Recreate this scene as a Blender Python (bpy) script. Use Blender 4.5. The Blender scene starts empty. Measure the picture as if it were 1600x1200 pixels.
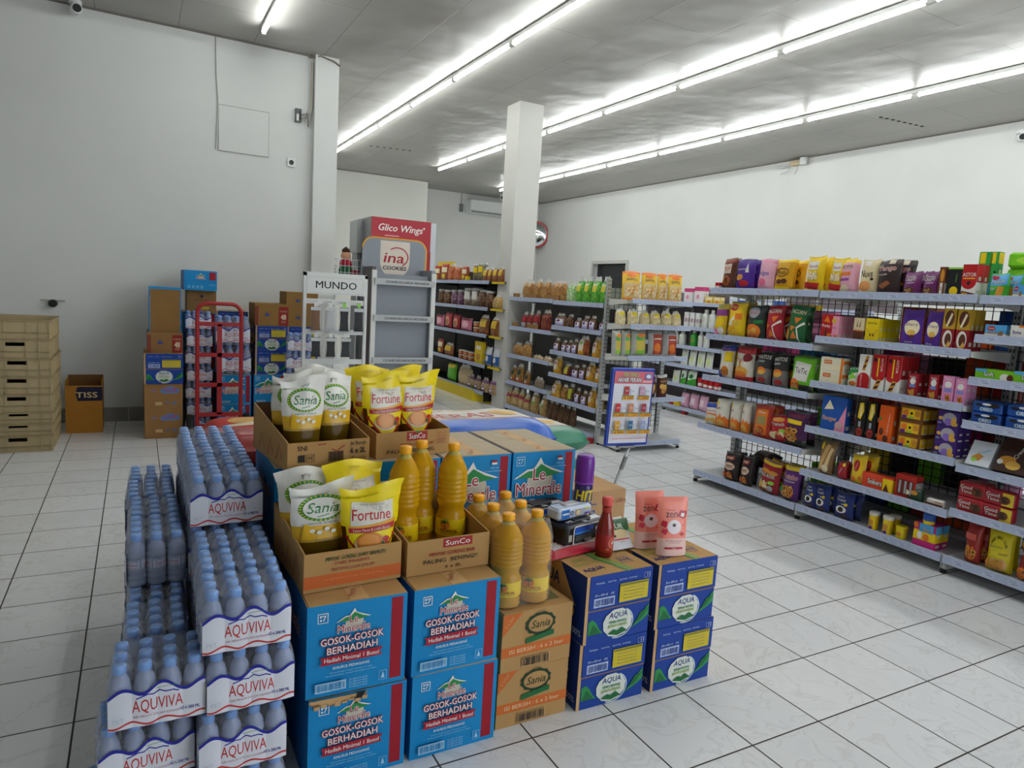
import bpy, math, random
from mathutils import Vector, Matrix
random.seed(7)
PI = math.pi
SC = bpy.context.scene
COL = SC.collection

# ---------------------------------------------------------------- camera
cam_data = bpy.data.cameras.new('camera')
cam = bpy.data.objects.new('camera', cam_data)
COL.objects.link(cam)
SC.camera = cam
cam_data.sensor_fit = 'HORIZONTAL'
cam_data.sensor_width = 36.0
cam_data.lens = 1073.05 / 1600 * 36
cam_data.clip_start = 0.05
cam_data.clip_end = 60


def camera_axes(yaw, pitch, roll):
    f = Vector((math.sin(yaw) * math.cos(pitch), math.cos(yaw) * math.cos(pitch), -math.sin(pitch)))
    r = Vector((math.cos(yaw), -math.sin(yaw), 0))
    u = r.cross(f)
    return (math.cos(roll) * r + math.sin(roll) * u), (-math.sin(roll) * r + math.cos(roll) * u), f


_r, _u, _f = camera_axes(.503543, .127164, .059543)
cam.matrix_world = Matrix(((_r.x, _u.x, -_f.x, -1.62785), (_r.y, _u.y, -_f.y, -1.909575), (_r.z, _u.z, -_f.z, 1.306062), (0, 0, 0, 1)))

# ---------------------------------------------------------------- world, exposure
world = bpy.data.worlds.new('world')
SC.world = world
world.use_nodes = True
bg = world.node_tree.nodes['Background']
bg.inputs[0].default_value = (.86, .93, 1, 1)
bg.inputs[1].default_value = 2.0
SC.view_settings.view_transform = 'Standard'
SC.view_settings.look = 'None'
SC.view_settings.gamma = 1
SC.view_settings.use_curve_mapping = False
SC.view_settings.exposure = 1.2
TUBE_STRENGTH = 22.0
SC.cycles.use_denoising = True
SC.cycles.max_bounces = 10
SC.cycles.diffuse_bounces = 4
SC.cycles.glossy_bounces = 3
SC.cycles.transmission_bounces = 6
SC.cycles.transparent_max_bounces = 24
SC.cycles.sample_clamp_indirect = 6
SC.cycles.caustics_reflective = False
SC.cycles.caustics_refractive = False


# ---------------------------------------------------------------- materials
def lin(h):
    h = h.lstrip('#')
    c = [int(h[i:i + 2], 16) / 255 for i in (0, 2, 4)]
    return tuple(x / 12.92 if x <= .04045 else ((x + .055) / 1.055) ** 2.4 for x in c) + (1,)


_M = {}


def new_mat(name):
    m = bpy.data.materials.new(name)
    m.use_nodes = True
    nt = m.node_tree
    return m, nt, nt.nodes, nt.links, nt.nodes['Principled BSDF']


def mat(hexc, rough=.5, spec=.4, metal=0, vary=.04, scale=14, bump=0):
    """opaque surface with a faint procedural variation"""
    key = (hexc, rough, spec, metal, vary, bump)
    if key in _M:
        return _M[key]
    m, nt, N, L, b = new_mat('surface_' + hexc.lstrip('#'))
    c = lin(hexc)
    no = N.new('ShaderNodeTexNoise'); no.inputs['Scale'].default_value = scale; no.inputs['Detail'].default_value = 3
    tc = N.new('ShaderNodeTexCoord'); L.new(tc.outputs['Object'], no.inputs['Vector'])
    mx = N.new('ShaderNodeMix'); mx.data_type = 'RGBA'
    mx.inputs['A'].default_value = tuple(x * (1 - vary) for x in c[:3]) + (1,)
    mx.inputs['B'].default_value = tuple(min(1, x * (1 + vary)) for x in c[:3]) + (1,)
    L.new(no.outputs[0], mx.inputs['Factor'])
    L.new(mx.outputs['Result'], b.inputs['Base Color'])
    b.inputs['Roughness'].default_value = rough
    b.inputs['Specular IOR Level'].default_value = spec
    b.inputs['Metallic'].default_value = metal
    if bump:
        bu = N.new('ShaderNodeBump'); bu.inputs['Strength'].default_value = bump; bu.inputs['Distance'].default_value = .004
        L.new(no.outputs[0], bu.inputs['Height']); L.new(bu.outputs[0], b.inputs['Normal'])
    _M[key] = m
    return m


def film(hexc):       # printed packaging film
    return mat(hexc, .32, .5, vary=.06, scale=30, bump=.25)


def card(hexc):       # printed carton
    return mat(hexc, .55, .3, vary=.04, scale=25)


def kraft(hexc='#B08C5E'):
    return mat(hexc, .8, .15, vary=.09, scale=9)


def mottled(name, c1, c2, c3, scale=60, rough=.35):
    """snacks seen through a clear bag"""
    key = ('mot', c1, c2, c3, scale)
    if key in _M:
        return _M[key]
    m, nt, N, L, b = new_mat(name)
    tc = N.new('ShaderNodeTexCoord')
    v = N.new('ShaderNodeTexVoronoi'); v.inputs['Scale'].default_value = scale
    L.new(tc.outputs['Object'], v.inputs['Vector'])
    r = N.new('ShaderNodeValToRGB')
    r.color_ramp.elements[0].color = lin(c1); r.color_ramp.elements[1].color = lin(c3)
    e = r.color_ramp.elements.new(.5); e.color = lin(c2)
    L.new(v.outputs['Color'], r.inputs[0]); L.new(r.outputs[0], b.inputs['Base Color'])
    bu = N.new('ShaderNodeBump'); bu.inputs['Strength'].default_value = .5; bu.inputs['Distance'].default_value = .006
    L.new(v.outputs['Distance'], bu.inputs['Height']); L.new(bu.outputs[0], b.inputs['Normal'])
    b.inputs['Roughness'].default_value = rough
    _M[key] = m
    return m


def clear_film(name, tint='#FFFFFF', opacity=.16, rough=.12):
    key = ('film', name)
    if key in _M:
        return _M[key]
    m, nt, N, L, b = new_mat(name)
    b.inputs['Base Color'].default_value = lin(tint)
    b.inputs['Roughness'].default_value = rough
    b.inputs['Specular IOR Level'].default_value = .6
    tr = N.new('ShaderNodeBsdfTransparent'); tr.inputs[0].default_value = lin(tint)
    lw = N.new('ShaderNodeLayerWeight'); lw.inputs['Blend'].default_value = .35
    no = N.new('ShaderNodeTexNoise'); no.inputs['Scale'].default_value = 30; no.inputs['Detail'].default_value = 4
    tc = N.new('ShaderNodeTexCoord'); L.new(tc.outputs['Object'], no.inputs['Vector'])
    bu = N.new('ShaderNodeBump'); bu.inputs['Strength'].default_value = 1; bu.inputs['Distance'].default_value = .01
    L.new(no.outputs[0], bu.inputs['Height']); L.new(bu.outputs[0], b.inputs['Normal'])
    ma = N.new('ShaderNodeMath'); ma.operation = 'MULTIPLY_ADD'
    L.new(lw.outputs['Facing'], ma.inputs[0]); ma.inputs[1].default_value = .24; ma.inputs[2].default_value = opacity
    ms = N.new('ShaderNodeMixShader')
    L.new(ma.outputs[0], ms.inputs[0]); L.new(tr.outputs[0], ms.inputs[1]); L.new(b.outputs[0], ms.inputs[2])
    L.new(ms.outputs[0], N['Material Output'].inputs['Surface'])
    _M[key] = m
    return m


def liquid(name, hexc, trans=.7, rough=.08, ior=1.2):
    key = ('liq', name)
    if key in _M:
        return _M[key]
    m, nt, N, L, b = new_mat(name)
    no = N.new('ShaderNodeTexNoise'); no.inputs['Scale'].default_value = 25
    tc = N.new('ShaderNodeTexCoord'); L.new(tc.outputs['Object'], no.inputs['Vector'])
    bu = N.new('ShaderNodeBump'); bu.inputs['Strength'].default_value = .25; bu.inputs['Distance'].default_value = .004
    L.new(no.outputs[0], bu.inputs['Height']); L.new(bu.outputs[0], b.inputs['Normal'])
    b.inputs['Base Color'].default_value = lin(hexc)
    b.inputs['Transmission Weight'].default_value = trans
    b.inputs['Roughness'].default_value = rough
    b.inputs['IOR'].default_value = ior
    _M[key] = m
    return m


STEEL = mat('#C9CDD2', .35, .5, .6)
WHITE_MET = mat('#D9DBD8', .45, .4, vary=.02)
RAIL = mat('#A9B4CE', .4, .4, vary=.03)
GREY_MET = mat('#8D8F8E', .45, .4, .3)
DARK = mat('#1C1B1C', .5, .3)
WIRE = mat('#3A3C40', .4, .5, .5)
RED_PAINT = mat('#A3161C', .35, .5)


# ---------------------------------------------------------------- mesh builder
class MB:
    def __init__(self):
        self.v, self.f, self.m, self.s, self.mats = [], [], [], [], []

    def mi(self, m):
        if m not in self.mats:
            self.mats.append(m)
        return self.mats.index(m)

    def add(self, verts, faces, m, smooth=False):
        o = len(self.v); self.v.extend(verts); k = self.mi(m)
        for f in faces:
            self.f.append(tuple(i + o for i in f)); self.m.append(k); self.s.append(smooth)
        return self

    def box(self, x0, y0, z0, x1, y1, z1, m, mtop=None, mfront=None, mleft=None):
        V = [(x0, y0, z0), (x1, y0, z0), (x1, y1, z0), (x0, y1, z0), (x0, y0, z1), (x1, y0, z1), (x1, y1, z1), (x0, y1, z1)]
        F = [(0, 3, 2, 1), (4, 5, 6, 7), (0, 1, 5, 4), (1, 2, 6, 5), (2, 3, 7, 6), (3, 0, 4, 7)]
        o = len(self.v); self.v.extend(V)
        for i, f in enumerate(F):
            mm = {1: mtop, 2: mfront, 5: mleft}.get(i) or m
            self.f.append(tuple(a + o for a in f)); self.m.append(self.mi(mm)); self.s.append(False)
        return self

    def rbox(self, x0, y0, z0, x1, y1, z1, r, m, n=3):
        """box with rounded vertical edges and softened rims"""
        pts = []
        for cx, cy, a0 in ((x1 - r, y0 + r, -90), (x1 - r, y1 - r, 0), (x0 + r, y1 - r, 90), (x0 + r, y0 + r, 180)):
            for i in range(n + 1):
                a = math.radians(a0 + 90 * i / n); pts.append((cx, cy, math.cos(a), math.sin(a)))
        k = len(pts); e = min(r * .5, (z1 - z0) * .3); rings = []
        for z, rr in ((z0, r - e), (z0 + e, r), (z1 - e, r), (z1, r - e)):
            rings.append([(cx + c * rr, cy + s * rr, z) for cx, cy, c, s in pts])
        V = [p for R in rings for p in R]
        F = [tuple(reversed(range(k))), tuple(range(3 * k, 4 * k))]
        for j in range(3):
            for i in range(k):
                F.append((j * k + i, j * k + (i + 1) % k, (j + 1) * k + (i + 1) % k, (j + 1) * k + i))
        return self.add(V, F, m)

    def cyl(self, p0, p1, r, m, n=10, r1=None, smooth=True, caps=True):
        p0, p1 = Vector(p0), Vector(p1); d = (p1 - p0).normalized(); r1 = r if r1 is None else r1
        a = d.orthogonal().normalized(); b = d.cross(a)
        V = []
        for p, q in ((p0, r), (p1, r1)):
            for i in range(n):
                t = 2 * PI * i / n; V.append(tuple(p + q * (math.cos(t) * a + math.sin(t) * b)))
        self.add(V, [(i, (i + 1) % n, n + (i + 1) % n, n + i) for i in range(n)], m, smooth)
        if caps:
            self.add(V, [tuple(reversed(range(n))), tuple(range(n, 2 * n))], m)
        return self

    def tube(self, pts, r, m, n=8):
        P = [Vector(p) for p in pts]; V = []; up = None
        for i, p in enumerate(P):
            d = (P[min(i + 1, len(P) - 1)] - P[max(i - 1, 0)]).normalized()
            a = d.orthogonal().normalized() if up is None else (up - d * up.dot(d)).normalized()
            up = a; b = d.cross(a)
            for k in range(n):
                t = 2 * PI * k / n; V.append(tuple(p + r * (math.cos(t) * a + math.sin(t) * b)))
        F = [(j * n + i, j * n + (i + 1) % n, (j + 1) * n + (i + 1) % n, (j + 1) * n + i) for j in range(len(P) - 1) for i in range(n)]
        self.add(V, F, m, True)
        return self.add(V, [tuple(reversed(range(n))), tuple(range(len(V) - n, len(V)))], m)

    def lathe(self, prof, m, n=14, c=(0, 0, 0), zone=None, smooth=True):
        V = [(c[0] + r * math.cos(2 * PI * i / n), c[1] + r * math.sin(2 * PI * i / n), c[2] + z) for r, z in prof for i in range(n)]
        for j in range(len(prof) - 1):
            F = [(j * n + i, j * n + (i + 1) % n, (j + 1) * n + (i + 1) % n, (j + 1) * n + i) for i in range(n)]
            o = len(self.v)
            if j == 0:
                self.v.extend(V); base = o
            k = self.mi(zone((prof[j][1] + prof[j + 1][1]) / 2) if zone else m)
            for f in F:
                self.f.append(tuple(a + base for a in f)); self.m.append(k); self.s.append(smooth)
        for j, rev in ((0, True), (len(prof) - 1, False)):
            if prof[j][0] > 1e-4:
                r = list(range(base + j * n, base + j * n + n))
                self.f.append(tuple(reversed(r)) if rev else tuple(r)); self.m.append(self.mi(zone(prof[j][1]) if zone else m)); self.s.append(False)
        return self

    def grid(self, fn, nu, nv, m, zone=None, smooth=True, flip=False):
        V = [fn(i / nu, j / nv) for j in range(nv + 1) for i in range(nu + 1)]
        o = len(self.v); self.v.extend(V)
        for j in range(nv):
            for i in range(nu):
                a = o + j * (nu + 1) + i; f = (a, a + 1, a + nu + 2, a + nu + 1)
                self.f.append(f[::-1] if flip else f)
                self.m.append(self.mi(zone((i + .5) / nu, (j + .5) / nv) if zone else m)); self.s.append(smooth)
        return self

    def data(self, name):
        me = bpy.data.meshes.new(name)
        me.from_pydata([tuple(p) for p in self.v], [], self.f)
        for m in self.mats:
            me.materials.append(m)
        me.polygons.foreach_set('material_index', self.m)
        me.polygons.foreach_set('use_smooth', self.s)
        me.update()
        return me

    def build(self, name, parent=None, loc=(0, 0, 0), rz=0):
        o = bpy.data.objects.new(name, self.data(name)); COL.objects.link(o)
        o.location = loc; o.rotation_euler = (0, 0, rz)
        if parent:
            o.parent = parent
        return o


def tag(o, label, cat, group=None):
    o['label'] = label; o['category'] = cat
    if group:
        o['group'] = group
    return o


def empty(name, label, cat, loc=(0, 0, 0), rz=0, group=None):
    o = bpy.data.objects.new(name, None); COL.objects.link(o)
    o.location = loc; o.rotation_euler = (0, 0, rz); o.empty_display_size = .05
    return tag(o, label, cat, group)


def struct(o):
    o['kind'] = 'structure'
    return o


def copy_tree(o, parent=None):
    c = o.copy(); COL.objects.link(c)
    if parent:
        c.parent = parent
    for ch in list(o.children):
        copy_tree(ch, c)
    return c


def put(name, me, label, cat, loc, rz=0, group=None, tilt=(0, 0)):
    o = bpy.data.objects.new(name, me); COL.objects.link(o)
    o.location = loc; o.rotation_euler = (tilt[0], tilt[1], rz)
    return tag(o, label, cat, group)


# ---------------------------------------------------------------- flat artwork that is wrapped on surfaces
_TXT = {}


def text_mesh(s, bold=0.0, shear=0.0, space=1.0):
    key = (s, shear, space)
    if key in _TXT:
        return _TXT[key]
    cu = bpy.data.curves.new('lettering', 'FONT')
    cu.body = s; cu.size = 1; cu.resolution_u = 2; cu.fill_mode = 'BOTH'
    cu.align_x = 'LEFT'; cu.shear = shear; cu.space_character = space
    ob = bpy.data.objects.new('lettering', cu); COL.objects.link(ob)
    dg = bpy.context.evaluated_depsgraph_get()
    me = bpy.data.meshes.new_from_object(ob.evaluated_get(dg))
    V = [(v.co.x, v.co.y) for v in me.vertices]; F = [tuple(p.vertices) for p in me.polygons]
    bpy.data.objects.remove(ob); bpy.data.meshes.remove(me); bpy.data.curves.remove(cu)
    if V:
        x0 = min(p[0] for p in V); x1 = max(p[0] for p in V); y0 = min(p[1] for p in V); y1 = max(p[1] for p in V)
        V = [((x - (x0 + x1) / 2) / (x1 - x0), (y - (y0 + y1) / 2) / (y1 - y0)) for x, y in V]
        asp = (x1 - x0) / (y1 - y0)
    else:
        asp = 1
    _TXT[key] = (V, F, asp)
    return _TXT[key]


class Art:
    def __init__(self):
        self.items = []

    def raw(self, V, F, m):
        self.items.append((V, F, m)); return self

    def rect(self, x0, y0, x1, y1, m, n=1):
        V = [(x0 + (x1 - x0) * i / n, y0 + (y1 - y0) * j / n) for j in range(n + 1) for i in range(n + 1)]
        return self.raw(V, [(j * (n + 1) + i, j * (n + 1) + i + 1, (j + 1) * (n + 1) + i + 1, (j + 1) * (n + 1) + i) for j in range(n) for i in range(n)], m)

    def poly(self, P, m):
        return self.raw(list(P), [tuple(range(len(P)))], m)

    def ell(self, cx, cy, rx, ry, m, n=20, jag=0):
        P = []
        for i in range(n):
            k = 1 + (jag if i % 2 else -jag); a = 2 * PI * i / n
            P.append((cx + rx * k * math.cos(a), cy + ry * k * math.sin(a)))
        return self.raw([(cx, cy)] + P, [(0, i + 1, (i + 1) % n + 1) for i in range(n)], m)

    def stroke(self, P, w, m):
        V = []
        for i, p in enumerate(P):
            a = P[max(i - 1, 0)]; b = P[min(i + 1, len(P) - 1)]
            dx, dy = b[0] - a[0], b[1] - a[1]; l = math.hypot(dx, dy) or 1
            V += [(p[0] - dy / l * w / 2, p[1] + dx / l * w / 2), (p[0] + dy / l * w / 2, p[1] - dx / l * w / 2)]
        return self.raw(V, [(2 * i + 1, 2 * i + 3, 2 * i + 2, 2 * i) for i in range(len(P) - 1)], m)

    def ring(self, cx, cy, rx, ry, w, m, a0=0, a1=360, n=24):
        return self.stroke([(cx + rx * math.cos(math.radians(a0 + (a1 - a0) * i / n)), cy + ry * math.sin(math.radians(a0 + (a1 - a0) * i / n))) for i in range(n + 1)], w, m)

    def band(self, x0, x1, lo, hi, m, n=12):
        V = []
        for i in range(n + 1):
            x = x0 + (x1 - x0) * i / n; V += [(x, lo(x)), (x, hi(x))]
        return self.raw(V, [(2 * i, 2 * i + 2, 2 * i + 3, 2 * i + 1) for i in range(n)], m)

    def text(self, s, cx, cy, h, m, w=None, bold=.0, shear=0, rot=0, out=None, outw=.03, space=1.0):
        V, F, asp = text_mesh(s, bold, shear, space)
        w = w or h * asp
        ca, sa = math.cos(rot), math.sin(rot)
        def at(dx, dy, mm):
            self.raw([(cx + dx + ca * x * w - sa * y * h, cy + dy + sa * x * w + ca * y * h) for x, y in V], F, mm)
        if out:      # a rim round the letters: the same glyphs shifted eight ways
            o = outw * h * 1.5
            for k in range(8):
                at(o * math.cos(k * PI / 4), o * math.sin(k * PI / 4), out)
        if bold > .005:
            b = bold * h * .8
            for dx, dy in ((-b, 0), (b, 0), (0, -b * .6), (0, b * .6)):
                at(dx, dy, m)
        at(0, 0, m)
        return self

    def bars(self, x0, y0, x1, y1, m, n=16, seed=1):
        rn = random.Random(seed); x = x0; w = (x1 - x0) / n
        for i in range(n):
            k = w * rn.uniform(.25, .75); self.rect(x, y0, x + k, y1, m); x += w
        return self

    def scatter(self, x0, y0, x1, y1, n, r, mats, seed=1, shade=None):
        rn = random.Random(seed)
        for i in range(n):
            x, y, a = rn.uniform(x0 + r, x1 - r), rn.uniform(y0 + r, y1 - r), rn.uniform(0, PI)
            for k, q in enumerate((1, .55)):
                P = []
                for j in range(8):
                    t = 2 * PI * j / 8; u, v = r * q * 1.15 * math.cos(t), r * q * .55 * math.sin(t)
                    P.append((x + u * math.cos(a) - v * math.sin(a), y + u * math.sin(a) + v * math.cos(a)))
                self.poly(P, mats[(i + k) % len(mats)] if k == 0 else (shade or mats[(i + 1) % len(mats)]))
        return self

    def onto(self, mb, fn, maxlen=None, step=.0004, off0=.0006):
        off, last = off0 - step, None
        for V, F, m in self.items:
            off += step if m is not last else min(step, 9e-5)
            last = m
            if maxlen:
                V = list(V); T = []
                for f in F:
                    T += [(f[0], f[i], f[i + 1]) for i in range(1, len(f) - 1)]
                for _ in range(6):
                    out, cache, again = [], {}, False
                    for a, b, c in T:
                        l = [(math.dist(V[p], V[q]), p, q, r) for p, q, r in ((a, b, c), (b, c, a), (c, a, b))]
                        d, p, q, r = max(l)
                        if d > maxlen:
                            key = (min(p, q), max(p, q))
                            if key not in cache:
                                cache[key] = len(V); V.append(((V[p][0] + V[q][0]) / 2, (V[p][1] + V[q][1]) / 2))
                            h = cache[key]; out += [(p, h, r), (h, q, r)]; again = True
                        else:
                            out.append((a, b, c))
                    T = out
                    if not again:
                        break
                F = T
            mb.add([fn(x, y, off) for x, y in V], F, m)
        return mb


def facing(w, d, h, side='front'):
    """(u, v, offset) on a box face -> local point; u runs to the viewer's right, v up"""
    if side == 'front':
        return lambda u, v, o: (u - w / 2, -d / 2 - o, v)
    if side == 'left':
        return lambda u, v, o: (-w / 2 - o, d / 2 - u, v)
    if side == 'right':
        return lambda u, v, o: (w / 2 + o, u - d / 2, v)
    return lambda u, v, o: (u - w / 2, v - d / 2, h + o)

# ================================================================ the room
def floor_mat():
    m, nt, N, L, b = new_mat('white_marble_tile')
    tc = N.new('ShaderNodeTexCoord')
    sc = N.new('ShaderNodeVectorMath'); sc.operation = 'SCALE'; sc.inputs['Scale'].default_value = 1 / .3
    L.new(tc.outputs['Object'], sc.inputs[0])
    fl = N.new('ShaderNodeVectorMath'); fl.operation = 'FLOOR'; L.new(sc.outputs[0], fl.inputs[0])
    fr = N.new('ShaderNodeVectorMath'); fr.operation = 'FRACTION'; L.new(sc.outputs[0], fr.inputs[0])
    sx = N.new('ShaderNodeSeparateXYZ'); L.new(fr.outputs[0], sx.inputs[0])
    ds = []
    for ax in ('X', 'Y'):
        s = N.new('ShaderNodeMath'); s.operation = 'SUBTRACT'; L.new(sx.outputs[ax], s.inputs[0]); s.inputs[1].default_value = .5
        a = N.new('ShaderNodeMath'); a.operation = 'ABSOLUTE'; L.new(s.outputs[0], a.inputs[0]); ds.append(a)
    mxm = N.new('ShaderNodeMath'); mxm.operation = 'MAXIMUM'; L.new(ds[0].outputs[0], mxm.inputs[0]); L.new(ds[1].outputs[0], mxm.inputs[1])
    g = N.new('ShaderNodeMapRange'); g.inputs['From Min'].default_value = .4885; g.inputs['From Max'].default_value = .4935
    L.new(mxm.outputs[0], g.inputs['Value'])
    wn = N.new('ShaderNodeTexWhiteNoise'); L.new(fl.outputs[0], wn.inputs['Vector'])
    off = N.new('ShaderNodeVectorMath'); off.operation = 'MULTIPLY_ADD'
    L.new(wn.outputs['Color'], off.inputs[0]); off.inputs[1].default_value = (9, 9, 9); L.new(sc.outputs[0], off.inputs[2])
    n1 = N.new('ShaderNodeTexNoise'); n1.inputs['Scale'].default_value = 1.6; n1.inputs['Detail'].default_value = 5; n1.inputs['Distortion'].default_value = 1.4
    L.new(off.outputs[0], n1.inputs['Vector'])
    r = N.new('ShaderNodeValToRGB'); el = r.color_ramp.elements
    el[0].position = .40; el[0].color = (.80, .81, .82, 1); el[1].position = .62; el[1].color = (.78, .79, .80, 1)
    e = el.new(.50); e.color = (.72, .72, .72, 1); e2 = el.new(.47); e2.color = (.80, .81, .82, 1); e3 = el.new(.53); e3.color = (.81, .82, .83, 1)
    L.new(n1.outputs[0], r.inputs[0])
    tv = N.new('ShaderNodeMapRange'); tv.inputs['To Min'].default_value = .93; tv.inputs['To Max'].default_value = 1.0; L.new(wn.outputs['Value'], tv.inputs['Value'])
    mu = N.new('ShaderNodeVectorMath'); mu.operation = 'SCALE'; L.new(r.outputs[0], mu.inputs[0]); L.new(tv.outputs[0], mu.inputs['Scale'])
    mx = N.new('ShaderNodeMix'); mx.data_type = 'RGBA'; mx.inputs['B'].default_value = (.035, .028, .022, 1)
    L.new(g.outputs[0], mx.inputs['Factor']); L.new(mu.outputs[0], mx.inputs['A']); L.new(mx.outputs['Result'], b.inputs['Base Color'])
    ro = N.new('ShaderNodeMapRange'); ro.inputs['To Min'].default_value = .2; ro.inputs['To Max'].default_value = .8
    L.new(g.outputs[0], ro.inputs['Value']); L.new(ro.outputs[0], b.inputs['Roughness'])
    bu = N.new('ShaderNodeBump'); bu.invert = True; bu.inputs['Strength'].default_value = .4; bu.inputs['Distance'].default_value = .002
    L.new(g.outputs[0], bu.inputs['Height'])
    n2 = N.new('ShaderNodeTexNoise'); n2.inputs['Scale'].default_value = 5; L.new(tc.outputs['Object'], n2.inputs['Vector'])
    b2 = N.new('ShaderNodeBump'); b2.inputs['Strength'].default_value = .05; b2.inputs['Distance'].default_value = .01
    L.new(n2.outputs[0], b2.inputs['Height']); L.new(bu.outputs[0], b2.inputs['Normal']); L.new(b2.outputs[0], b.inputs['Normal'])
    b.inputs['Specular IOR Level'].default_value = .5
    return m


def ceiling_mat():
    m, nt, N, L, b = new_mat('painted_ceiling_board')
    tc = N.new('ShaderNodeTexCoord'); sp = N.new('ShaderNodeSeparateXYZ'); cb = N.new('ShaderNodeCombineXYZ')
    L.new(tc.outputs['Object'], sp.inputs[0])
    ad = N.new('ShaderNodeMath'); ad.inputs[1].default_value = .075; L.new(sp.outputs['X'], ad.inputs[0])
    L.new(sp.outputs['Y'], cb.inputs['X']); L.new(ad.outputs[0], cb.inputs['Y'])
    br = N.new('ShaderNodeTexBrick'); L.new(cb.outputs[0], br.inputs['Vector'])
    br.inputs['Scale'].default_value = 1; br.inputs['Brick Width'].default_value = 1.22; br.inputs['Row Height'].default_value = .61
    br.inputs['Mortar Size'].default_value = .0035; br.inputs['Mortar Smooth'].default_value = .3
    br.inputs['Color1'].default_value = (.40, .39, .36, 1); br.inputs['Color2'].default_value = (.355, .345, .315, 1); br.inputs['Mortar'].default_value = (.2, .185, .16, 1)
    br.offset = .5
    no = N.new('ShaderNodeTexNoise'); no.inputs['Scale'].default_value = .9; no.inputs['Detail'].default_value = 4; L.new(tc.outputs['Object'], no.inputs['Vector'])
    rp = N.new('ShaderNodeMapRange'); rp.inputs['From Min'].default_value = .3; rp.inputs['From Max'].default_value = .7; rp.inputs['To Min'].default_value = .9; rp.inputs['To Max'].default_value = 1.06
    L.new(no.outputs[0], rp.inputs['Value'])
    mu = N.new('ShaderNodeVectorMath'); mu.operation = 'SCALE'; L.new(br.outputs['Color'], mu.inputs[0]); L.new(rp.outputs[0], mu.inputs['Scale'])
    L.new(mu.outputs[0], b.inputs['Base Color']); b.inputs['Roughness'].default_value = .42
    n2 = N.new('ShaderNodeTexNoise'); n2.inputs['Scale'].default_value = 1.7; n2.inputs['Detail'].default_value = 2; L.new(tc.outputs['Object'], n2.inputs['Vector'])
    bu = N.new('ShaderNodeBump'); bu.inputs['Strength'].default_value = .55; bu.inputs['Distance'].default_value = .05; L.new(n2.outputs[0], bu.inputs['Height'])
    b2 = N.new('ShaderNodeBump'); b2.inputs['Strength'].default_value = .5; b2.inputs['Distance'].default_value = .006; b2.invert = True
    L.new(br.outputs['Fac'], b2.inputs['Height']); L.new(bu.outputs[0], b2.inputs['Normal']); L.new(b2.outputs[0], b.inputs['Normal'])
    return m


def wall_mat(name, c):
    m, nt, N, L, b = new_mat(name)
    tc = N.new('ShaderNodeTexCoord')
    no = N.new('ShaderNodeTexNoise'); no.inputs['Scale'].default_value = 1.3; no.inputs['Detail'].default_value = 6; L.new(tc.outputs['Object'], no.inputs['Vector'])
    rp = N.new('ShaderNodeMapRange'); rp.inputs['From Min'].default_value = .3; rp.inputs['From Max'].default_value = .7; rp.inputs['To Min'].default_value = .95; rp.inputs['To Max'].default_value = 1.02
    L.new(no.outputs[0], rp.inputs['Value'])
    mu = N.new('ShaderNodeVectorMath'); mu.operation = 'SCALE'; mu.inputs[0].default_value = c; L.new(rp.outputs[0], mu.inputs['Scale'])
    L.new(mu.outputs[0], b.inputs['Base Color']); b.inputs['Roughness'].default_value = .7; b.inputs['Specular IOR Level'].default_value = .25
    n2 = N.new('ShaderNodeTexNoise'); n2.inputs['Scale'].default_value = 3; n2.inputs['Detail'].default_value = 6; L.new(tc.outputs['Object'], n2.inputs['Vector'])
    bu = N.new('ShaderNodeBump'); bu.inputs['Strength'].default_value = .15; bu.inputs['Distance'].default_value = .02; L.new(n2.outputs[0], bu.inputs['Height']); L.new(bu.outputs[0], b.inputs['Normal'])
    return m


H = 3.425
PAINT = wall_mat('white_wall_paint', (.655, .66, .635))
PAINT2 = wall_mat('cream_wall_paint', (.72, .715, .66))
FLOORM, CEILM = floor_mat(), ceiling_mat()


def slab(name, a, b, m):
    return struct(MB().box(*a, *b, m).build(name))


slab('floor', (-5.1, -6.15, -.1), (6.6, 12.2, 0), FLOORM)
slab('ceiling', (-5.1, -5.3, H), (6.6, 12.2, H + .1), CEILM)
slab('wall_left', (-5.1, 5.006, 0), (.07, 5.12, H), PAINT)
slab('wall_inner', (-.03, 5.12, 0), (.07, 11.08, H), PAINT)
slab('wall_back_left', (.07, 11.08, 0), (3.39, 12.1, H), PAINT2)
slab('wall_back', (3.39, 11.95, 0), (6.45, 12.1, H), PAINT)
slab('wall_side', (-5.2, -5.3, 0), (-5.1, 5.12, H), PAINT)
w = MB()
w.box(-5.1, -5.3, 0, .3, -5.2, H, PAINT).box(5.5, -5.3, 0, 6.45, -5.2, H, PAINT).box(.3, -5.3, 2.7, 5.5, -5.2, H, PAINT).box(.3, -5.3, 0, 5.5, -5.2, .1, PAINT)
struct(w.build('wall_front'))
w = MB(); fm = mat('#C9CBCB', .4, .5, .4)
for k in range(5):
    w.box(.3 + 1.285 * k, -5.28, .1, .36 + 1.285 * k, -5.22, 2.7, fm)
struct(w.build('window_2'))
slab('pavement', (-5.2, -12, -.12), (6.6, -6.15, -.02), mat('#A5A49E', .8))
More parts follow.
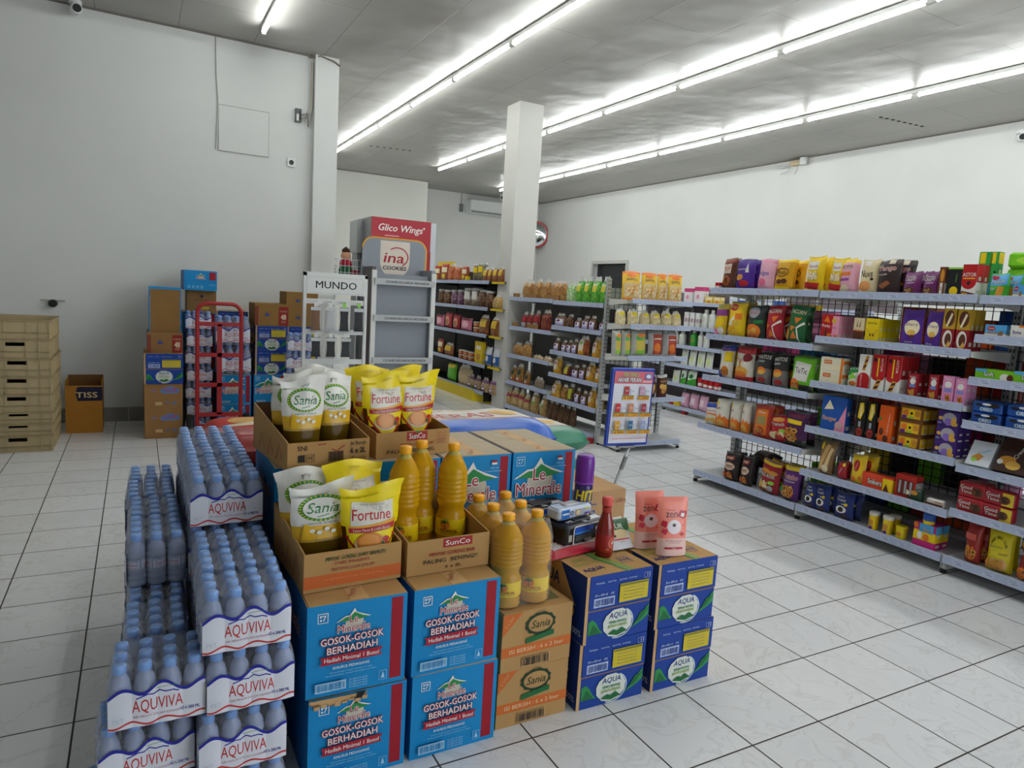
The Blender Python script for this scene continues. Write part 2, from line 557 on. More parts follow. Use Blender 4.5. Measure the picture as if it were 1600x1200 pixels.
# right wall with the dark window opening
w = MB()
w.box(6.45, -5.3, 0, 6.6, 8.56, H, PAINT).box(6.45, 9.66, 0, 6.6, 12.1, H, PAINT)
w.box(6.45, 8.56, 2.06, 6.6, 9.66, H, PAINT).box(6.45, 8.56, 0, 6.6, 9.66, 1.2, PAINT)
struct(w.build('wall_right'))
w = MB()
w.box(6.56, 8.5, 1.15, 6.58, 9.7, 2.1, mat('#23262A', .15, .5))
fm = mat('#B9BAB4', .5)
for a, b_ in (((8.52, 2.04), (9.70, 2.10)), ((8.52, 1.16), (9.70, 1.22))):
    w.box(6.425, a[0], a[1], 6.47, b_[0], b_[1], fm)
for y in (8.52, 9.64):
    w.box(6.425, y, 1.22, 6.47, y + .06, 2.04, fm)
struct(w.build('window_1'))
slab('column_left', (-.145, 4.93, 0), (.075, 5.1, H), PAINT)
slab('column_middle', (2.07, 4.99, 0), (2.37, 5.29, H), wall_mat('column_paint', (.58, .575, .535)))
bm_ = mat('#8C8A84', .35, .4, vary=.12, scale=6)
b = MB()
x = -5.0
while x < -.2:
    b.box(x + .003, 4.994, 0, min(x + .297, -.15), 5.006, .125, bm_); x += .3
struct(b.build('baseboard_left'))
for nm, a in (('trim_1', (-5.1, 4.985, H - .012, -.145, 5.006, H)), ('trim_2', (.07, 11.06, H - .012, 3.39, 11.08, H)), ('trim_3', (6.43, -5.2, H - .012, 6.45, 11.95, H))):
    struct(MB().box(*a, mat('#77716A', .7)).build(nm))

# ---------------------------------------------------------------- fluorescent tubes
gm, nt, N, L, b_ = new_mat('lit_fluorescent_tube')
em = N.new('ShaderNodeEmission'); em.inputs[0].default_value = (.95, .985, .975, 1); em.inputs[1].default_value = TUBE_STRENGTH
L.new(em.outputs[0], N['Material Output'].inputs['Surface'])
tube_me = MB().cyl((0, -.575, 0), (0, .575, 0), .0165, gm, 10).data('tube')
batten = MB().box(-.018, -.6, .014, .018, .6, .045, mat('#E4E5E2', .4)).data('batten')
holder = MB().box(-.016, -.018, -.02, .016, .018, .03, mat('#C9C9C4', .4)).data('lamp_holder')
rows = ((-.675, .6, 1, 'near the left wall row'), (-.675, -2.1, 1, 'ahead of the left wall row'), (-.675, 3.3, 1, 'ceiling row over the left wall'), (1.12, -2.58, 10, 'row between the two columns'), (2.93, -2.58, 10, 'row past the middle column'), (4.73, -2.58, 11, 'row nearest the right wall'))  # the nearer left-row tubes are added out of view to brighten the left wall
ORD = ['first', 'second', 'third', 'fourth', 'fifth', 'sixth', 'seventh', 'eighth', 'ninth', 'tenth', 'eleventh', 'twelfth', 'thirteenth', 'fourteenth', 'fifteenth', 'sixteenth']
for rx, y0, n, what in rows:
    for i in range(n):
        e = empty('fluorescent_light', '%s lit white tube from the far end, %s' % (ORD[n - 1 - i].capitalize(), what), 'light', (rx, y0 + .6 + 1.2 * i, 3.372), 0, 'fluorescent tubes on the ceiling')
        if n == 1:
            e['label'] = 'Single lit white tube on its own above the left wall'
        for nm, me, y in (('tube', tube_me, 0), ('batten', batten, 0), ('lamp_holder', holder, -.582), ('lamp_holder', holder, .582)):
            o = bpy.data.objects.new(nm, me); COL.objects.link(o); o.parent = e; o.location = (0, y, 0)

# ---------------------------------------------------------------- things on the walls and ceiling
WPL = mat('#DADCDA', .4)
e = empty('air_conditioner', 'White wall-mounted air conditioner high on the back wall', 'air conditioner', (5.15, 11.95, 3.0))
MB().rbox(-.53, -.24, .02, .53, -.0, .31, .05, WPL).build('casing', e)
MB().box(-.5, -.247, .035, .5, -.2, .07, DARK).build('air_outlet', e)
MB().box(-.49, -.262, .05, .49, -.245, .062, WPL).build('louver', e)
MB().box(-.55, -.06, .02, -.53, -.0, .31, WPL).tube([(-.55, -.03, .1), (-.58, -.03, .07), (-.59, -.03, .2)], .008, WPL, 6).build('pipe', e)
tag(MB().rbox(4.46, 11.91, 3.03, 4.54, 11.95, 3.2, .01, mat('#6E716F', .5)).tube([(4.5, 11.93, 3.2), (4.5, 11.93, H)], .007, mat('#8A8A86'), 6).build('switch_box'), 'Grey switch box with a cable beside the air conditioner', 'switch box')


def cctv(label, loc, rz=0):
    e = empty('security_camera', label, 'camera', loc, rz)
    MB().cyl((0, 0, 0), (0, 0, -.03), .045, WPL, 16).build('mount', e)
    MB().cyl((0, .05, -.06), (0, -.07, -.075), .04, WPL, 16).build('housing', e)
    MB().cyl((0, -.068, -.0748), (0, -.082, -.0765), .03, DARK, 16).build('lens', e)


cctv('White security camera under the ceiling above the left wall', (-2.035, 4.9, H), .2)
cctv('White security camera under the ceiling in front of the air conditioner', (5.19, 11.4, H), -.4)
cctv('Beige dome camera high on the right wall at the frame edge', (6.38, 2.1, 3.3), -.9)
e = empty('convex_mirror', 'Round convex mirror with a red rim in the back corner', 'mirror', (6.26, 11.72, 2.70), -.75)
MB().lathe([(.29, 0), (.30, .012), (.285, .03)], RED_PAINT, 32).build('rim', e).rotation_euler = (PI / 2, 0, 0)
mm = mat('#DCE3E6', .04, .5, 1, vary=0)
o = MB().lathe([(.285, .012), (.24, .04), (.17, .062), (.09, .075), (.0005, .08)], mm, 32).build('mirror_glass', e); o.rotation_euler = (PI / 2, 0, 0)
MB().tube([(0, .02, 0), (0, .12, .02), (.1, .2, .02)], .015, GREY_MET).build('bracket', e)
e = empty('sensor_bracket', 'White sensor cluster with loose wires high on the right wall', 'sensor', (6.45, 4.93, 3.36))
MB().cyl((-.07, -.16, -.04), (-.07, -.16, .05), .05, WPL, 16).build('sensor_head', e)
MB().box(-.09, -.1, -.03, 0, .05, .02, mat('#CDB893', .6)).build('bracket_plate', e)
cb = MB()
for a in ([(-.05, .05, 0), (-.09, .12, -.03), (-.1, .26, -.03)], [(-.05, .03, -.02), (-.08, .08, -.1), (-.1, .18, -.13)], [(-.05, -.05, -.02), (-.07, -.07, -.1), (-.08, -.04, -.16)]):
    cb.tube(a, .008, mat('#B9BBBA'), 6)
cb.build('loose_wires', e)
# left wall bits
g = mat('#595650', .7)
e = MB()
e.box(-.97, 4.998, 2.45, -.543, 5.006, 2.845, PAINT)
for a in ((-.972, 2.843, -.541, 2.848), (-.972, 2.447, -.541, 2.452), (-.974, 2.45, -.969, 2.846), (-.544, 2.45, -.54, 2.846)):
    e.box(a[0], 4.9965, a[1], a[2], 5.0, a[3], mat('#9A9892', .7))
tag(e.build('access_panel'), 'Square painted-over access panel high on the left wall', 'panel')
tag(MB().tube([(-.995, 5.0, 3.41), (-.99, 5.0, 3.1), (-.975, 5.0, 2.86), (-.985, 5.0, 2.6), (-.99, 5.0, 2.46)], .006, mat('#BDBEBA'), 6).build('wall_cable'), 'Thin white cable running down to the square wall panel', 'cable')
e = empty('power_socket', 'White power socket on the left wall beside the column', 'socket', (-.337, 5.006, 2.43))
MB().rbox(-.038, -.014, -.04, .038, 0, .04, .006, WPL).build('plate', e)
o = MB().lathe([(.022, 0), (.022, .004), (.018, .001), (.0005, .001)], mat('#3B3A38'), 16).build('socket_hole', e); o.rotation_euler = (PI / 2, 0, 0); o.location = (0, -.014, 0)
e = empty('fuse_box', 'Small open electrical box with loose cables beside the left column', 'electrical box', (-.25, 5.006, 2.865))
MB().box(-.06, -.03, -.06, -.005, 0, .06, mat('#5C5F5E', .5)).build('box_body', e)
MB().box(-.05, -.034, -.05, -.03, -.03, .01, mat('#D8D8D2')).box(-.028, -.034, -.045, -.012, -.03, .04, mat('#2E2E2E')).build('breaker', e)
cb = MB()
for k in range(4):
    cb.tube([(.0, -.02, -.05 + .02 * k), (.04 + .01 * k, -.03, .03), (.055, -.03, -.03 - .02 * k), (.075 + .008 * k, -.02, .1), (.075 + .008 * k, -.015, .5)], .005, mat(['#C8C8C4', '#A89878', '#DADAD6', '#77756F'][k]), 6)
cb.build('loose_cables', e)
e = empty('wall_valve', 'Dark round tap stub on a pipe low on the left wall', 'valve', (-2.242, 5.006, 1.02))
MB().cyl((0, -.05, 0), (0, 0, 0), .032, DARK, 14).build('knob', e)
MB().box(-.09, -.006, .015, .085, 0, .03, mat('#A5A49E')).build('bracket', e)
cb = MB()
for k, x in enumerate((-.10, -.085, -.06)):
    cb.tube([(x, 4.99, 3.42), (x, 4.985, 3.1)], .006, mat('#B8B7B1'), 6)
cb.tube([(-.2, 4.98, 3.4), (-.1, 4.92, 3.415), (.02, 4.92, 3.39), (.08, 4.92, 3.36)], .007, mat('#7B6E5E'), 6)
tag(cb.build('column_cables'), 'Cables clipped at the top of the left column', 'cable')
sl = mat('#2A2622', .8)
for lab, (x0, y0, x1, y1), n in (('Row of small dark slots in the ceiling near the right wall', (5.35, 2.977, 5.98, 2.913), 8), ('Row of small dark slots in the ceiling before the back wall', (1.5, 8.61, 2.07, 8.49), 7)):
    mb = MB()
    for k in range(n):
        t = k / (n - 1); x, y = x0 + (x1 - x0) * t, y0 + (y1 - y0) * t
        mb.box(x - .02, y - .012, H - .004, x + .02, y + .012, H, sl)
    tag(mb.build('vent_slots'), lab, 'vent')

# ================================================================ cartons
def carton_data(name, w, d, h, side, art=None, top=None, arts=(), left=None, front=None, seam=True):
    """a closed box with its four upright sides, flaps on top with a seam, and printing on its faces; origin at the base centre"""
    mb = MB()
    e = .004
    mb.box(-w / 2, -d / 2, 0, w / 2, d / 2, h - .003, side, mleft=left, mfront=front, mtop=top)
    t = top or side
    if seam:   # top flaps meeting along the middle, a hair proud of the sides
        mb.box(-w / 2 + e, -d / 2 + .001, h - .003, w / 2 - e, -.001, h, t).box(-w / 2 + e, .001, h - .003, w / 2 - e, d / 2 - .001, h, t)
    for fc, A in arts:
        A.onto(mb, facing(w, d, h, fc))
    return mb.data(name)


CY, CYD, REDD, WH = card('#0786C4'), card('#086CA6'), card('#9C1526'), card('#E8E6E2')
KR, KRD, KRL = kraft('#B48E5C'), kraft('#93714A'), kraft('#C6A070')
GRN, GRND, NAVY = card('#2F8A4A'), card('#1D6638'), card('#12307E')
MIN_R = card('#A81C30')


def minerale_logo(A, cx, cy, s, big=False):
    A.ell(cx + .03 * s, cy - .1 * s, .32 * s, .3 * s, card('#C9C2B2'), 24)
    A.poly([(cx - .62 * s, cy - .02 * s), (cx - .3 * s, cy + .17 * s), (cx - .14 * s, cy + .18 * s), (cx + .02 * s, cy + .42 * s), (cx + .1 * s, cy + .27 * s), (cx + .3 * s, cy + .18 * s), (cx + .62 * s, cy + .06 * s), (cx + .2 * s, cy + .05 * s)], WH)
    A.poly([(cx - .55 * s, cy - .01 * s), (cx - .28 * s, cy + .13 * s), (cx - .12 * s, cy + .14 * s), (cx + .03 * s, cy + .28 * s), (cx + .3 * s, cy + .13 * s), (cx + .55 * s, cy + .05 * s), (cx + .1 * s, cy - .02 * s)], GRN)
    A.text('Le', cx, cy + .05 * s, .26 * s, MIN_R, w=.3 * s, out=WH, outw=.045)
    A.text('Minerale', cx, cy - .26 * s, .28 * s, MIN_R, w=1.12 * s, out=WH, outw=.045)


def code_marks(A, x, y, s, m):
    A.ring(x, y, s / 2, s / 2, s * .07, m, 45, 405, 4)
    A.rect(x - s * .22, y + s * .06, x - s * .08, y + s * .22, m); A.rect(x - s * .22, y - s * .2, x - s * .08, y - s * .06, m)
    A.text('7', x + s * .1, y, s * .42, m, bold=.03)


def lem_art(w, h, promo=True):
    A = Art()
    A.rect(w * .835, h * .05, w * .955, h * .96, REDD)
    if promo:
        code_marks(A, w * .15, h * .85, .035, WH)
        minerale_logo(A, w * .45, h * .79, .075)
        A.text('GOSOK-GOSOK', w * .44, h * .605, h * .075, WH, w=w * .62, bold=.015, out=MIN_R, outw=.06, rot=.02)
        A.text('BERHADIAH', w * .44, h * .505, h * .072, WH, w=w * .5, bold=.015, out=MIN_R, outw=.06, rot=.02)
        A.poly([(w * .12, h * .355), (w * .74, h * .365), (w * .715, h * .41), (w * .75, h * .455), (w * .12, h * .445), (w * .145, h * .40)], MIN_R)
        A.text('Hadiah Minimal 1 Botol', w * .435, h * .405, h * .045, WH, w=w * .54, bold=.02)
        A.text('KHUSUS PEDAGANG', w * .43, h * .315, h * .03, WH, w=w * .36, bold=.02)
        for k, ww in enumerate((.42, .5)):
            A.text('Promo berlaku sampai kemasan ini habis', w * .43, h * (.265 - .03 * k), h * .016, card('#A9CDE2'), w=w * ww)
        A.rect(w * .08, h * .07, w * .38, h * .17, card('#A9CDE2')); A.bars(w * .09, h * .085, w * .37, h * .16, CY, 22)
        for k in range(4):
            A.text('24 x 600 mL air mineral', w * .5, h * (.165 - .028 * k), h * .018, card('#A9CDE2'), w=w * .18)
        A.ring(w * .75, h * .14, w * .055, h * .07, .001, card('#A9CDE2'), 45, 405, 4); A.poly([(w * .73, h * .11), (w * .77, h * .11), (w * .75, h * .18)], card('#A9CDE2'))
    else:
        code_marks(A, w * .12, h * .86, .045, card('#A9CDE2'))
        minerale_logo(A, w * .42, h * .62, .17)
        A.rect(w * .70, h * .885, w * .78, h * .915, REDD); A.rect(w * .70, h * .855, w * .78, h * .885, WH)
        A.text('100% asli', w * .74, h * .81, h * .025, card('#A9CDE2')); A.text('air mineral Indonesia', w * .72, h * .765, h * .022, card('#A9CDE2'), w=w * .25)
        A.rect(w * .08, h * .05, w * .36, h * .12, card('#A9CDE2')); A.bars(w * .09, h * .06, w * .35, h * .11, CY, 20)
    return A


def tape_art(w, d):
    A = Art(); P = card('#A0553F')
    A.rect(w * .42, 0, w * .60, d, card('#C39E6C'))
    for k in range(3):
        A.text('Minerale', w * (.47 + .05 * (k % 2)), d * (.12 + .34 * k), .02, P, w=.05, rot=1.2)
        A.stroke([(w * .43, d * (.2 + .3 * k)), (w * .5, d * (.23 + .3 * k)), (w * .58, d * (.18 + .3 * k))], .003, P)
    return A


LW, LD, LH = .264, .376, .252
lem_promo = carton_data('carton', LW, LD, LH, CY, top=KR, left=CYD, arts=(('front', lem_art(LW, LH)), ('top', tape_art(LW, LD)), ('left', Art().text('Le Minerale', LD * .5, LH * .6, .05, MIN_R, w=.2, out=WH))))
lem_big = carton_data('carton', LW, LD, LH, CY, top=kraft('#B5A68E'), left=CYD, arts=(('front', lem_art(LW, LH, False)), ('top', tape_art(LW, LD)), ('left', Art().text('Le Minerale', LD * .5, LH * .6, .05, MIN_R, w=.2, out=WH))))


def aqua_data(w=.264, d=.385, h=.226, flapgap=True):
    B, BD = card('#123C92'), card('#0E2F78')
    mb = MB(); A = Art()
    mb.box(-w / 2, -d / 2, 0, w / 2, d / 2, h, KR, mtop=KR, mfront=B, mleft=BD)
    fl = h * .5
    # upper flap: a separate board layer overlapping the lower half
    mb.box(-w / 2 + .012, -d / 2 - .003, fl, w / 2, -d / 2, h - .001, B)
    A.rect(0, 0, .012, h, KRL)
    A.rect(.012, fl - .005, w, fl, KRD)
    # green hills and badge
    A.poly([(.016, .03), (.016, .075), (.03, .082), (.045, .07), (.06, .045), (.075, .03)], GRN)
    A.poly([(.02, .03), (.035, .066), (.05, .05), (.065, .03)], GRND)
    A.poly([(w * .72, .025), (w * .84, .06), (w - .004, .098), (w - .004, .06), (w * .9, .045)], GRN)
    A.poly([(w * .78, .04), (w * .86, .075), (w - .004, .085), (w * .88, .052)], GRND)
    mb2 = Art(); cx, cy, W_ = w * .5, h * .245, card('#D3D8CF')
    mb2.ring(cx + .003, cy - .002, .06, .05, .004, card('#BFD0DA'), -110, 60)
    mb2.poly([(cx + .06 * math.cos(a), cy + .049 * math.sin(a)) for a in (.2, .75, 1.3, 1.9, 2.5, 2.95, 3.5, 4.1, 4.7, 5.3, 5.9)], W_)
    mb2.text('AQUA', cx, cy + .026, .022, NAVY, w=.074, bold=.02, shear=.15)
    mb2.text('TEMAN PENTING', cx, cy + .005, .009, GRN, w=.072, bold=.02)
    mb2.text('#UNTUKBAIK', cx, cy - .008, .011, card('#8FAE3A'), w=.08, bold=.02)
    mb2.poly([(cx - .04, cy - .032), (cx - .015, cy - .02), (cx, cy - .026), (cx + .018, cy - .016), (cx + .04, cy - .032), (cx, cy - .042)], GRND)
    # flap prints
    F = Art(); LB = card('#B9C6E0'); YE = card('#CBB62A')
    F.rect(.03, fl + .008, .112, fl + .038, LB); F.bars(.034, fl + .012, .108, fl + .034, B, 20, 3)
    F.text('24 x 600 ml', .055, fl + .05, .008, LB, w=.05, bold=.02); F.text('HK', .1, fl + .05, .008, LB)
    F.rect(.128, fl + .012, w - .018, fl + .075, YE)
    F.rect(.13, fl + .066, w - .02, fl + .073, card('#7E7A2E'))
    for k in range(4):
        F.text('Simpan di tempat bersih dan sejuk', .185, fl + .057 - .011 * k, .0045, B, w=.08)
    for k, x in enumerate((.035, .08, .125, .165)):
        F.text(('Perhatian', 'Jangan banting', 'Jaga kering', 'Lindungi')[k], x + .012, h - .022, .007, LB, w=.032)
    F.text('11', w - .022, h - .022, .012, LB, bold=.02); F.ring(w - .028, h - .022, .016, .012, .0012, LB, 45, 405, 4)
    f = facing(w, d, h)
    A.onto(mb, f); mb2.onto(mb, f, off0=.0026)
    F.onto(mb, lambda u, v, o: f(u, v, o + .003))
    L_ = Art()
    L_.poly([(0, h), (d * .62, h), (d * .86, h * .5), (d * .62, h * .16), (0, h * .16)], KRL)
    L_.text('AQUA', d * .42, h * .72, .05, NAVY, w=.15, bold=.03); L_.text('TOLONG', d * .45, h * .38, .03, DARK, w=.12, bold=.03)
    L_.ell(d * .8, h * .4, .022, .022, YE); L_.text('100%', d * .9, h * .15, .02, LB)
    L_.onto(mb, facing(w, d, h, 'left'))
    T = Art()
    T.stroke([(w * .66, 0), (w * .6, d * .15), (w * .5, d * .3), (w * .47, d * .5), (w * .55, d * .75), (w * .5, d)], .035, card('#7C8E3F')).stroke([(w * .6, 0), (w * .54, d * .15), (w * .44, d * .3), (w * .41, d * .5), (w * .49, d * .75), (w * .44, d)], .012, card('#3F7A3E'))
    T.text('AQUA', w * .22, d * .12, .026, NAVY, w=.085, bold=.03, rot=.1); T.text('#UNTUK', w * .22, d * .24, .022, card('#7C9A3A'), w=.09, rot=.1); T.text('BAIK', w * .22, d * .33, .022, card('#7C9A3A'), w=.06, rot=.1)
    T.ring(w * .78, d * .2, .03, .03, .003, NAVY, 45, 405, 4); T.text('WK', w * .78, d * .2, .02, NAVY)
    T.onto(mb, facing(w, d, h, 'top'))
    return mb.data('carton')


aqua_me = aqua_data()


def sania_data(w=.25, d=.36, h=.186):
    A = Art(); OR, INK = card('#C9682A'), card('#1F3A22')
    A.rect(0, h * .255, w, h * .42, OR)
    A.text('ISI BERSIH : 6 x 2 liter', w * .5, h * .335, h * .07, card('#E3C79C'), w=w * .78, bold=.01)
    A.poly([(0, h * .62), (w * .27, h * .985), (0, h * .985)], OR); A.text('2 Liter', w * .09, h * .86, h * .06, KRL, rot=.95)
    cx, cy = w * .53, h * .74
    A.ell(cx, cy, w * .215, h * .19, INK, 24, .05); A.ell(cx, cy, w * .175, h * .145, KR, 24)
    A.text('Sania', cx, cy, h * .13, INK, w=w * .27, shear=.25, bold=.01)
    A.band(cx - w * .2, cx + w * .2, lambda x: h * .47 + h * .035 * math.sin((x - cx) * 24), lambda x: h * .56 + h * .035 * math.sin((x - cx) * 24), GRND)
    A.text('SAWIT', cx, h * .955, h * .03, INK)
    A.rect(w * .29, h * .05, w * .69, h * .2, KRL); A.bars(w * .3, h * .06, w * .68, h * .195, DARK, 24, 5)
    T = Art(); T.rect(w * .3, d * .1, w * .9, d * .45, kraft('#6F6A45')); T.text('Sania', w * .6, d * .27, .04, KR, shear=.2)
    return carton_data('carton', w, d, h, KR, arts=(('front', A), ('top', T)))


sania_me = sania_data()


def plain_data(w, d, h, kr='#A9855A', arts=(), side=None):
    return carton_data('carton', w, d, h, kraft(kr), arts=arts)


# ---- torn lower-left box of the front row
def torn_data():
    me_art = lem_art(LW, LH)
    mb = MB()
    mb.box(-LW / 2, -LD / 2, 0, LW / 2, LD / 2, LH - .004, CY, mleft=CYD, mtop=KR)
    me_art.onto(mb, facing(LW, LD, LH))
    T = Art(); P = [(0, LH - .004)]
    for i in range(15):
        P.append((LW * .58 * (14 - i) / 14, LH - .006 - .022 * (1 - abs(i - 8) / 9) * (1 if i % 2 else .75)))
    T.poly(P, KRL); T.stroke(P[1:], .004, KRD)
    T.poly([(LW * .56, LH - .004), (LW * .5, LH - .03), (LW * .45, LH - .035), (LW * .47, LH - .004)], DARK)
    T.onto(mb, lambda u, v, o: (u - LW / 2, -LD / 2 - .005 - o, v))
    # curled shreds of board along the tear
    for i in range(8):
        x = -LW / 2 + .012 + i * .018
        mb.box(x, -LD / 2 - .007, LH - .03 + .004 * (i % 3), x + .014, -LD / 2 - .001, LH - .021 + .004 * (i % 2), KRL)
    return mb.data('carton')


torn_me = torn_data()


# ================================================================ the mound of cartons in front
def carton(me, label, x, yf, z, d, rz=0, group=None):
    """x = centre, yf = front face, z = base"""
    return put('carton', me, label, 'box', (x, yf + d / 2, z), rz, group)


carton(lem_promo, 'Blue mineral water carton with red stripe, lower of the right-hand pair', -.838, -.25, 0, LD)
carton(lem_promo, 'Blue mineral water carton under the sunflower oil tray, red stripe at right', -.846, -.25, LH, LD, .012)
carton(torn_me, 'Torn blue mineral water carton at the bottom of the front row', -1.119, -.25, 0, LD)
carton(lem_promo, 'Blue mineral water carton under the orange-striped tray, on the torn box', -1.125, -.25, LH, LD, -.012)
carton(sania_me, 'Brown cooking oil carton with orange band standing on the floor', -.562, -.225, 0, .36)
carton(sania_me, 'Brown cooking oil carton with orange band under the yellow oil bottles', -.566, -.23, .186, .36, .025)
carton(aqua_me, 'Dark blue water carton on the floor beside the brown oil cartons', -.272, -.243, 0, .385, -.012)
carton(aqua_me, 'Dark blue water carton under the red sauce bottle', -.276, -.247, .226, .385, .02)
carton(aqua_me, 'Dark blue water carton on the floor at the mound corner', .022, -.25, 0, .385)
carton(aqua_me, 'Dark blue water carton under the two pink pouches', .012, -.25, .226, .385, .012)
n = 0
for i, x in enumerate((-1.138, -.868, -.598, -.324)):
    where = ('at the left end of the rear row', 'second from the left in the rear row', 'third from the left in the rear row', 'at the right end of the rear row')[i]
    for k in range(3):
        carton(lem_big, 'Blue mineral water carton %s, %s layer' % (where, ('bottom', 'middle', 'top')[k]), x, .172 + .003 * ((i + k) % 2), k * LH, LD)
UB = Art(); UB.text('UL', .07, .1, .07, card('#2C4F8C'), w=.09, bold=.04); UB.rect(.03, .16, .1, .165, card('#2C4F8C')); UB.text('Ultra', .17, .17, .02, card('#A4574A')); UB.text('Ultra', .24, .17, .02, card('#A4574A'))
ub = carton_data('carton', .265, .38, .222, kraft('#B9936A'), arts=(('front', UB),))
carton(ub, 'Plain brown milk carton on the floor behind the purple spray can', .245, .565, 0, .38)
carton(ub, 'Plain brown milk carton stacked behind the purple spray can', .245, .565, .222, .38, .01)


# ---- open trays
def tray(label, loc, w, d, h, hb, arts, rz, inner='#8E6B42', cutl=None):
    """an open carton tray: four walls of board and a floor; the side walls rise to the back"""
    mb = MB(); t = .004
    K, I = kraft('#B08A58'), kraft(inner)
    mb.box(-w / 2, -d / 2, 0, w / 2, d / 2, .004, K)
    mb.box(-w / 2, -d / 2, .004, w / 2, -d / 2 + t, h, K)
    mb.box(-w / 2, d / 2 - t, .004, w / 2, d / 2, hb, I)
    for s in (-1, 1):
        x0, x1 = (s * w / 2, s * (w / 2 - t))
        V = [(x, y, z) for x in (x0, x1) for y, z in ((-d / 2 + t, .004), (d / 2 - t, .004), (d / 2 - t, hb), (-d / 2 + t, h + .002))]
        F = [(0, 3, 2, 1), (4, 5, 6, 7), (3, 7, 6, 2), (0, 1, 5, 4), (1, 2, 6, 5), (0, 4, 7, 3)]
        mb.add(V, F if s < 0 else [f[::-1] for f in F], K)
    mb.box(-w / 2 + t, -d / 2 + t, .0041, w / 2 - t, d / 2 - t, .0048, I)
    for fc, A in arts:
        A.onto(mb, facing(w, d, h, fc))
    o = mb.build('carton_tray', None, loc, rz)
    return tag(o, label, 'tray')


RI, BI = card('#9E2A22'), card('#211A14')


def rough_left(d, h):
    A = Art()
    for k in range(3):
        A.stroke([(d * (.2 + .25 * k), h * .2), (d * (.28 + .25 * k), h * .8), (d * (.36 + .25 * k), h * .3)], .006, RI)
    return A


w, d, h = .27, .33, .105
A = Art(); A.rect(0, h * .1, w, h * .42, card('#C4622B'))
A.text('MINYAK GORENG SAWIT BERMUTU', w * .52, h * .93 - .012, h * .1, card('#24492B'), w=w * .62, shear=.2, bold=.02)
A.text('STABIL PANASNYA', w * .48, h * .68, h * .085, RI, w=w * .36); A.text('MATANG LUAR DALAM', w * .49, h * .53, h * .085, RI, w=w * .44)
A.text('ISI BERSIH 6 x 2 liter minyak goreng', w * .5, h * .28, h * .07, card('#D98A55'), w=w * .6)
tray('Open brown tray with orange stripe holding white and yellow oil pouches', (-1.13, -.005, .506), w, d, h, .15, (('front', A), ('left', rough_left(d, h))), .06)
w, d, h = .26, .33, .1
A = Art(); A.rect(w * .42, h * .72, w * .78, h * .98, RI); A.text('SunCo', w * .6, h * .85, h * .15, WH, w=w * .3, bold=.02)
A.poly([(w * .56, h * .985), (w * .6, h * 1.0), (w * .64, h * .985)], GRN)
A.text('MINYAK GORENG BAIK', w * .54, h * .56, h * .11, RI, w=w * .56, bold=.02); A.text('PALING  BENING!!', w * .52, h * .36, h * .12, card('#1E2B20'), w=w * .66, bold=.02, space=1.1)
A.text('6 x 2L', w * .55, h * .16, h * .09, BI, w=w * .2, bold=.03)
sunco = A
tray('Open brown tray with red logo holding three tall oil bottles', (-.845, .0, .506), w, d, h, .14, (('front', A), ('left', rough_left(d, h))), .03)
w, d, h = .255, .36, .085
A = Art()
A.text('SNI', w * .17, h * .8, h * .17, BI, bold=.03); A.rect(w * .12, h * .32, w * .2, h * .55, BI); A.ring(w * .17, h * .43, w * .06, h * .18, .0015, BI, 45, 405, 4); A.ring(w * .27, h * .43, w * .06, h * .18, .0015, BI, 45, 405, 4); A.text('PE', w * .27, h * .43, h * .12, BI)
A.rect(w * .48, h * .25, w * .67, h * .62, card('#7A5A36')); A.bars(w * .49, h * .28, w * .66, h * .6, BI, 16)
A.stroke([(w * .35, h * .9), (w * .45, h * .92)], .003, RI); A.stroke([(w * .52, h * .72), (w * .58, h * .62), (w * .68, h * .82)], .003, RI)
A.text('Isi Bersih', w * .85, h * .87, h * .14, BI, w=w * .19, bold=.02); A.text('6 x 2L', w * .85, h * .6, h * .2, BI, w=w * .19, bold=.05); A.text('(Pouch)', w * .85, h * .3, h * .18, BI, w=w * .2)
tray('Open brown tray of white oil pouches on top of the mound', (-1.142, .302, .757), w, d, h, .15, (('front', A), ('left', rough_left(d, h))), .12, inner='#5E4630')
w, d, h = .275, .33, .085
A = Art(); A.items = []
A.rect(w * .4, h * .62, w * .68, h * .97, RI); A.text('SunCo', w * .54, h * .8, h * .22, WH, w=w * .22, bold=.02); A.ell(w * .54, h * 1.0 - .003, .008, .003, GRN, 8)
A.text('MINYAK GORENG BAIK', w * .54, h * .48, h * .11, RI, w=w * .46, bold=.02); A.text('PALING  BENING', w * .46, h * .24, h * .15, card('#1E2B20'), w=w * .64, bold=.02, space=1.1)
for k in range(4):
    A.text('MINYAK', w * .88, h * (.85 - .13 * k), h * .09, card('#A8584A'), w=w * .13)
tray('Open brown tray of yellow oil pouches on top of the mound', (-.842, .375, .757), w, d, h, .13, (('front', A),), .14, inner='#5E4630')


# ================================================================ oil pouches
OIL_D, OIL_B = liquid('dark_oil', '#6E5410', .35, .15), liquid('brown_oil', '#6B3A12', .3, .15)
POUW, POUY = film('#DAD9D2'), film('#EFD60A')


def pouch_surface(w, h, d, seed=0):
    rn = random.Random(seed); ph = rn.uniform(0, 6)

    def half(v):
        return w / 2 * (.74 + .24 * min(1, v / .62) ** 1.5 + (.14 * ((v - .74) / .26) ** 2 if v > .74 else 0))

    def f(u, v, o=0, s=-1):
        x = (2 * u - 1); t = d / 2 * (1 - v ** 1.6) ** .75 * max(0, 1 - abs(x) ** 2.6) ** .6
        if v > .75:
            t += .004 * math.sin(u * 9 + ph) * s
        lift = .012 * max(0, abs(x) - .55) * 2 * max(0, v - .8) * 5
        bend = .03 * (v ** 3) * math.sin(ph)
        return (x * half(v), s * (t + o) + bend, max(.0, v * h + lift * .4 - .012 * (v > .9) * math.cos(u * 5 + ph)))
    return f


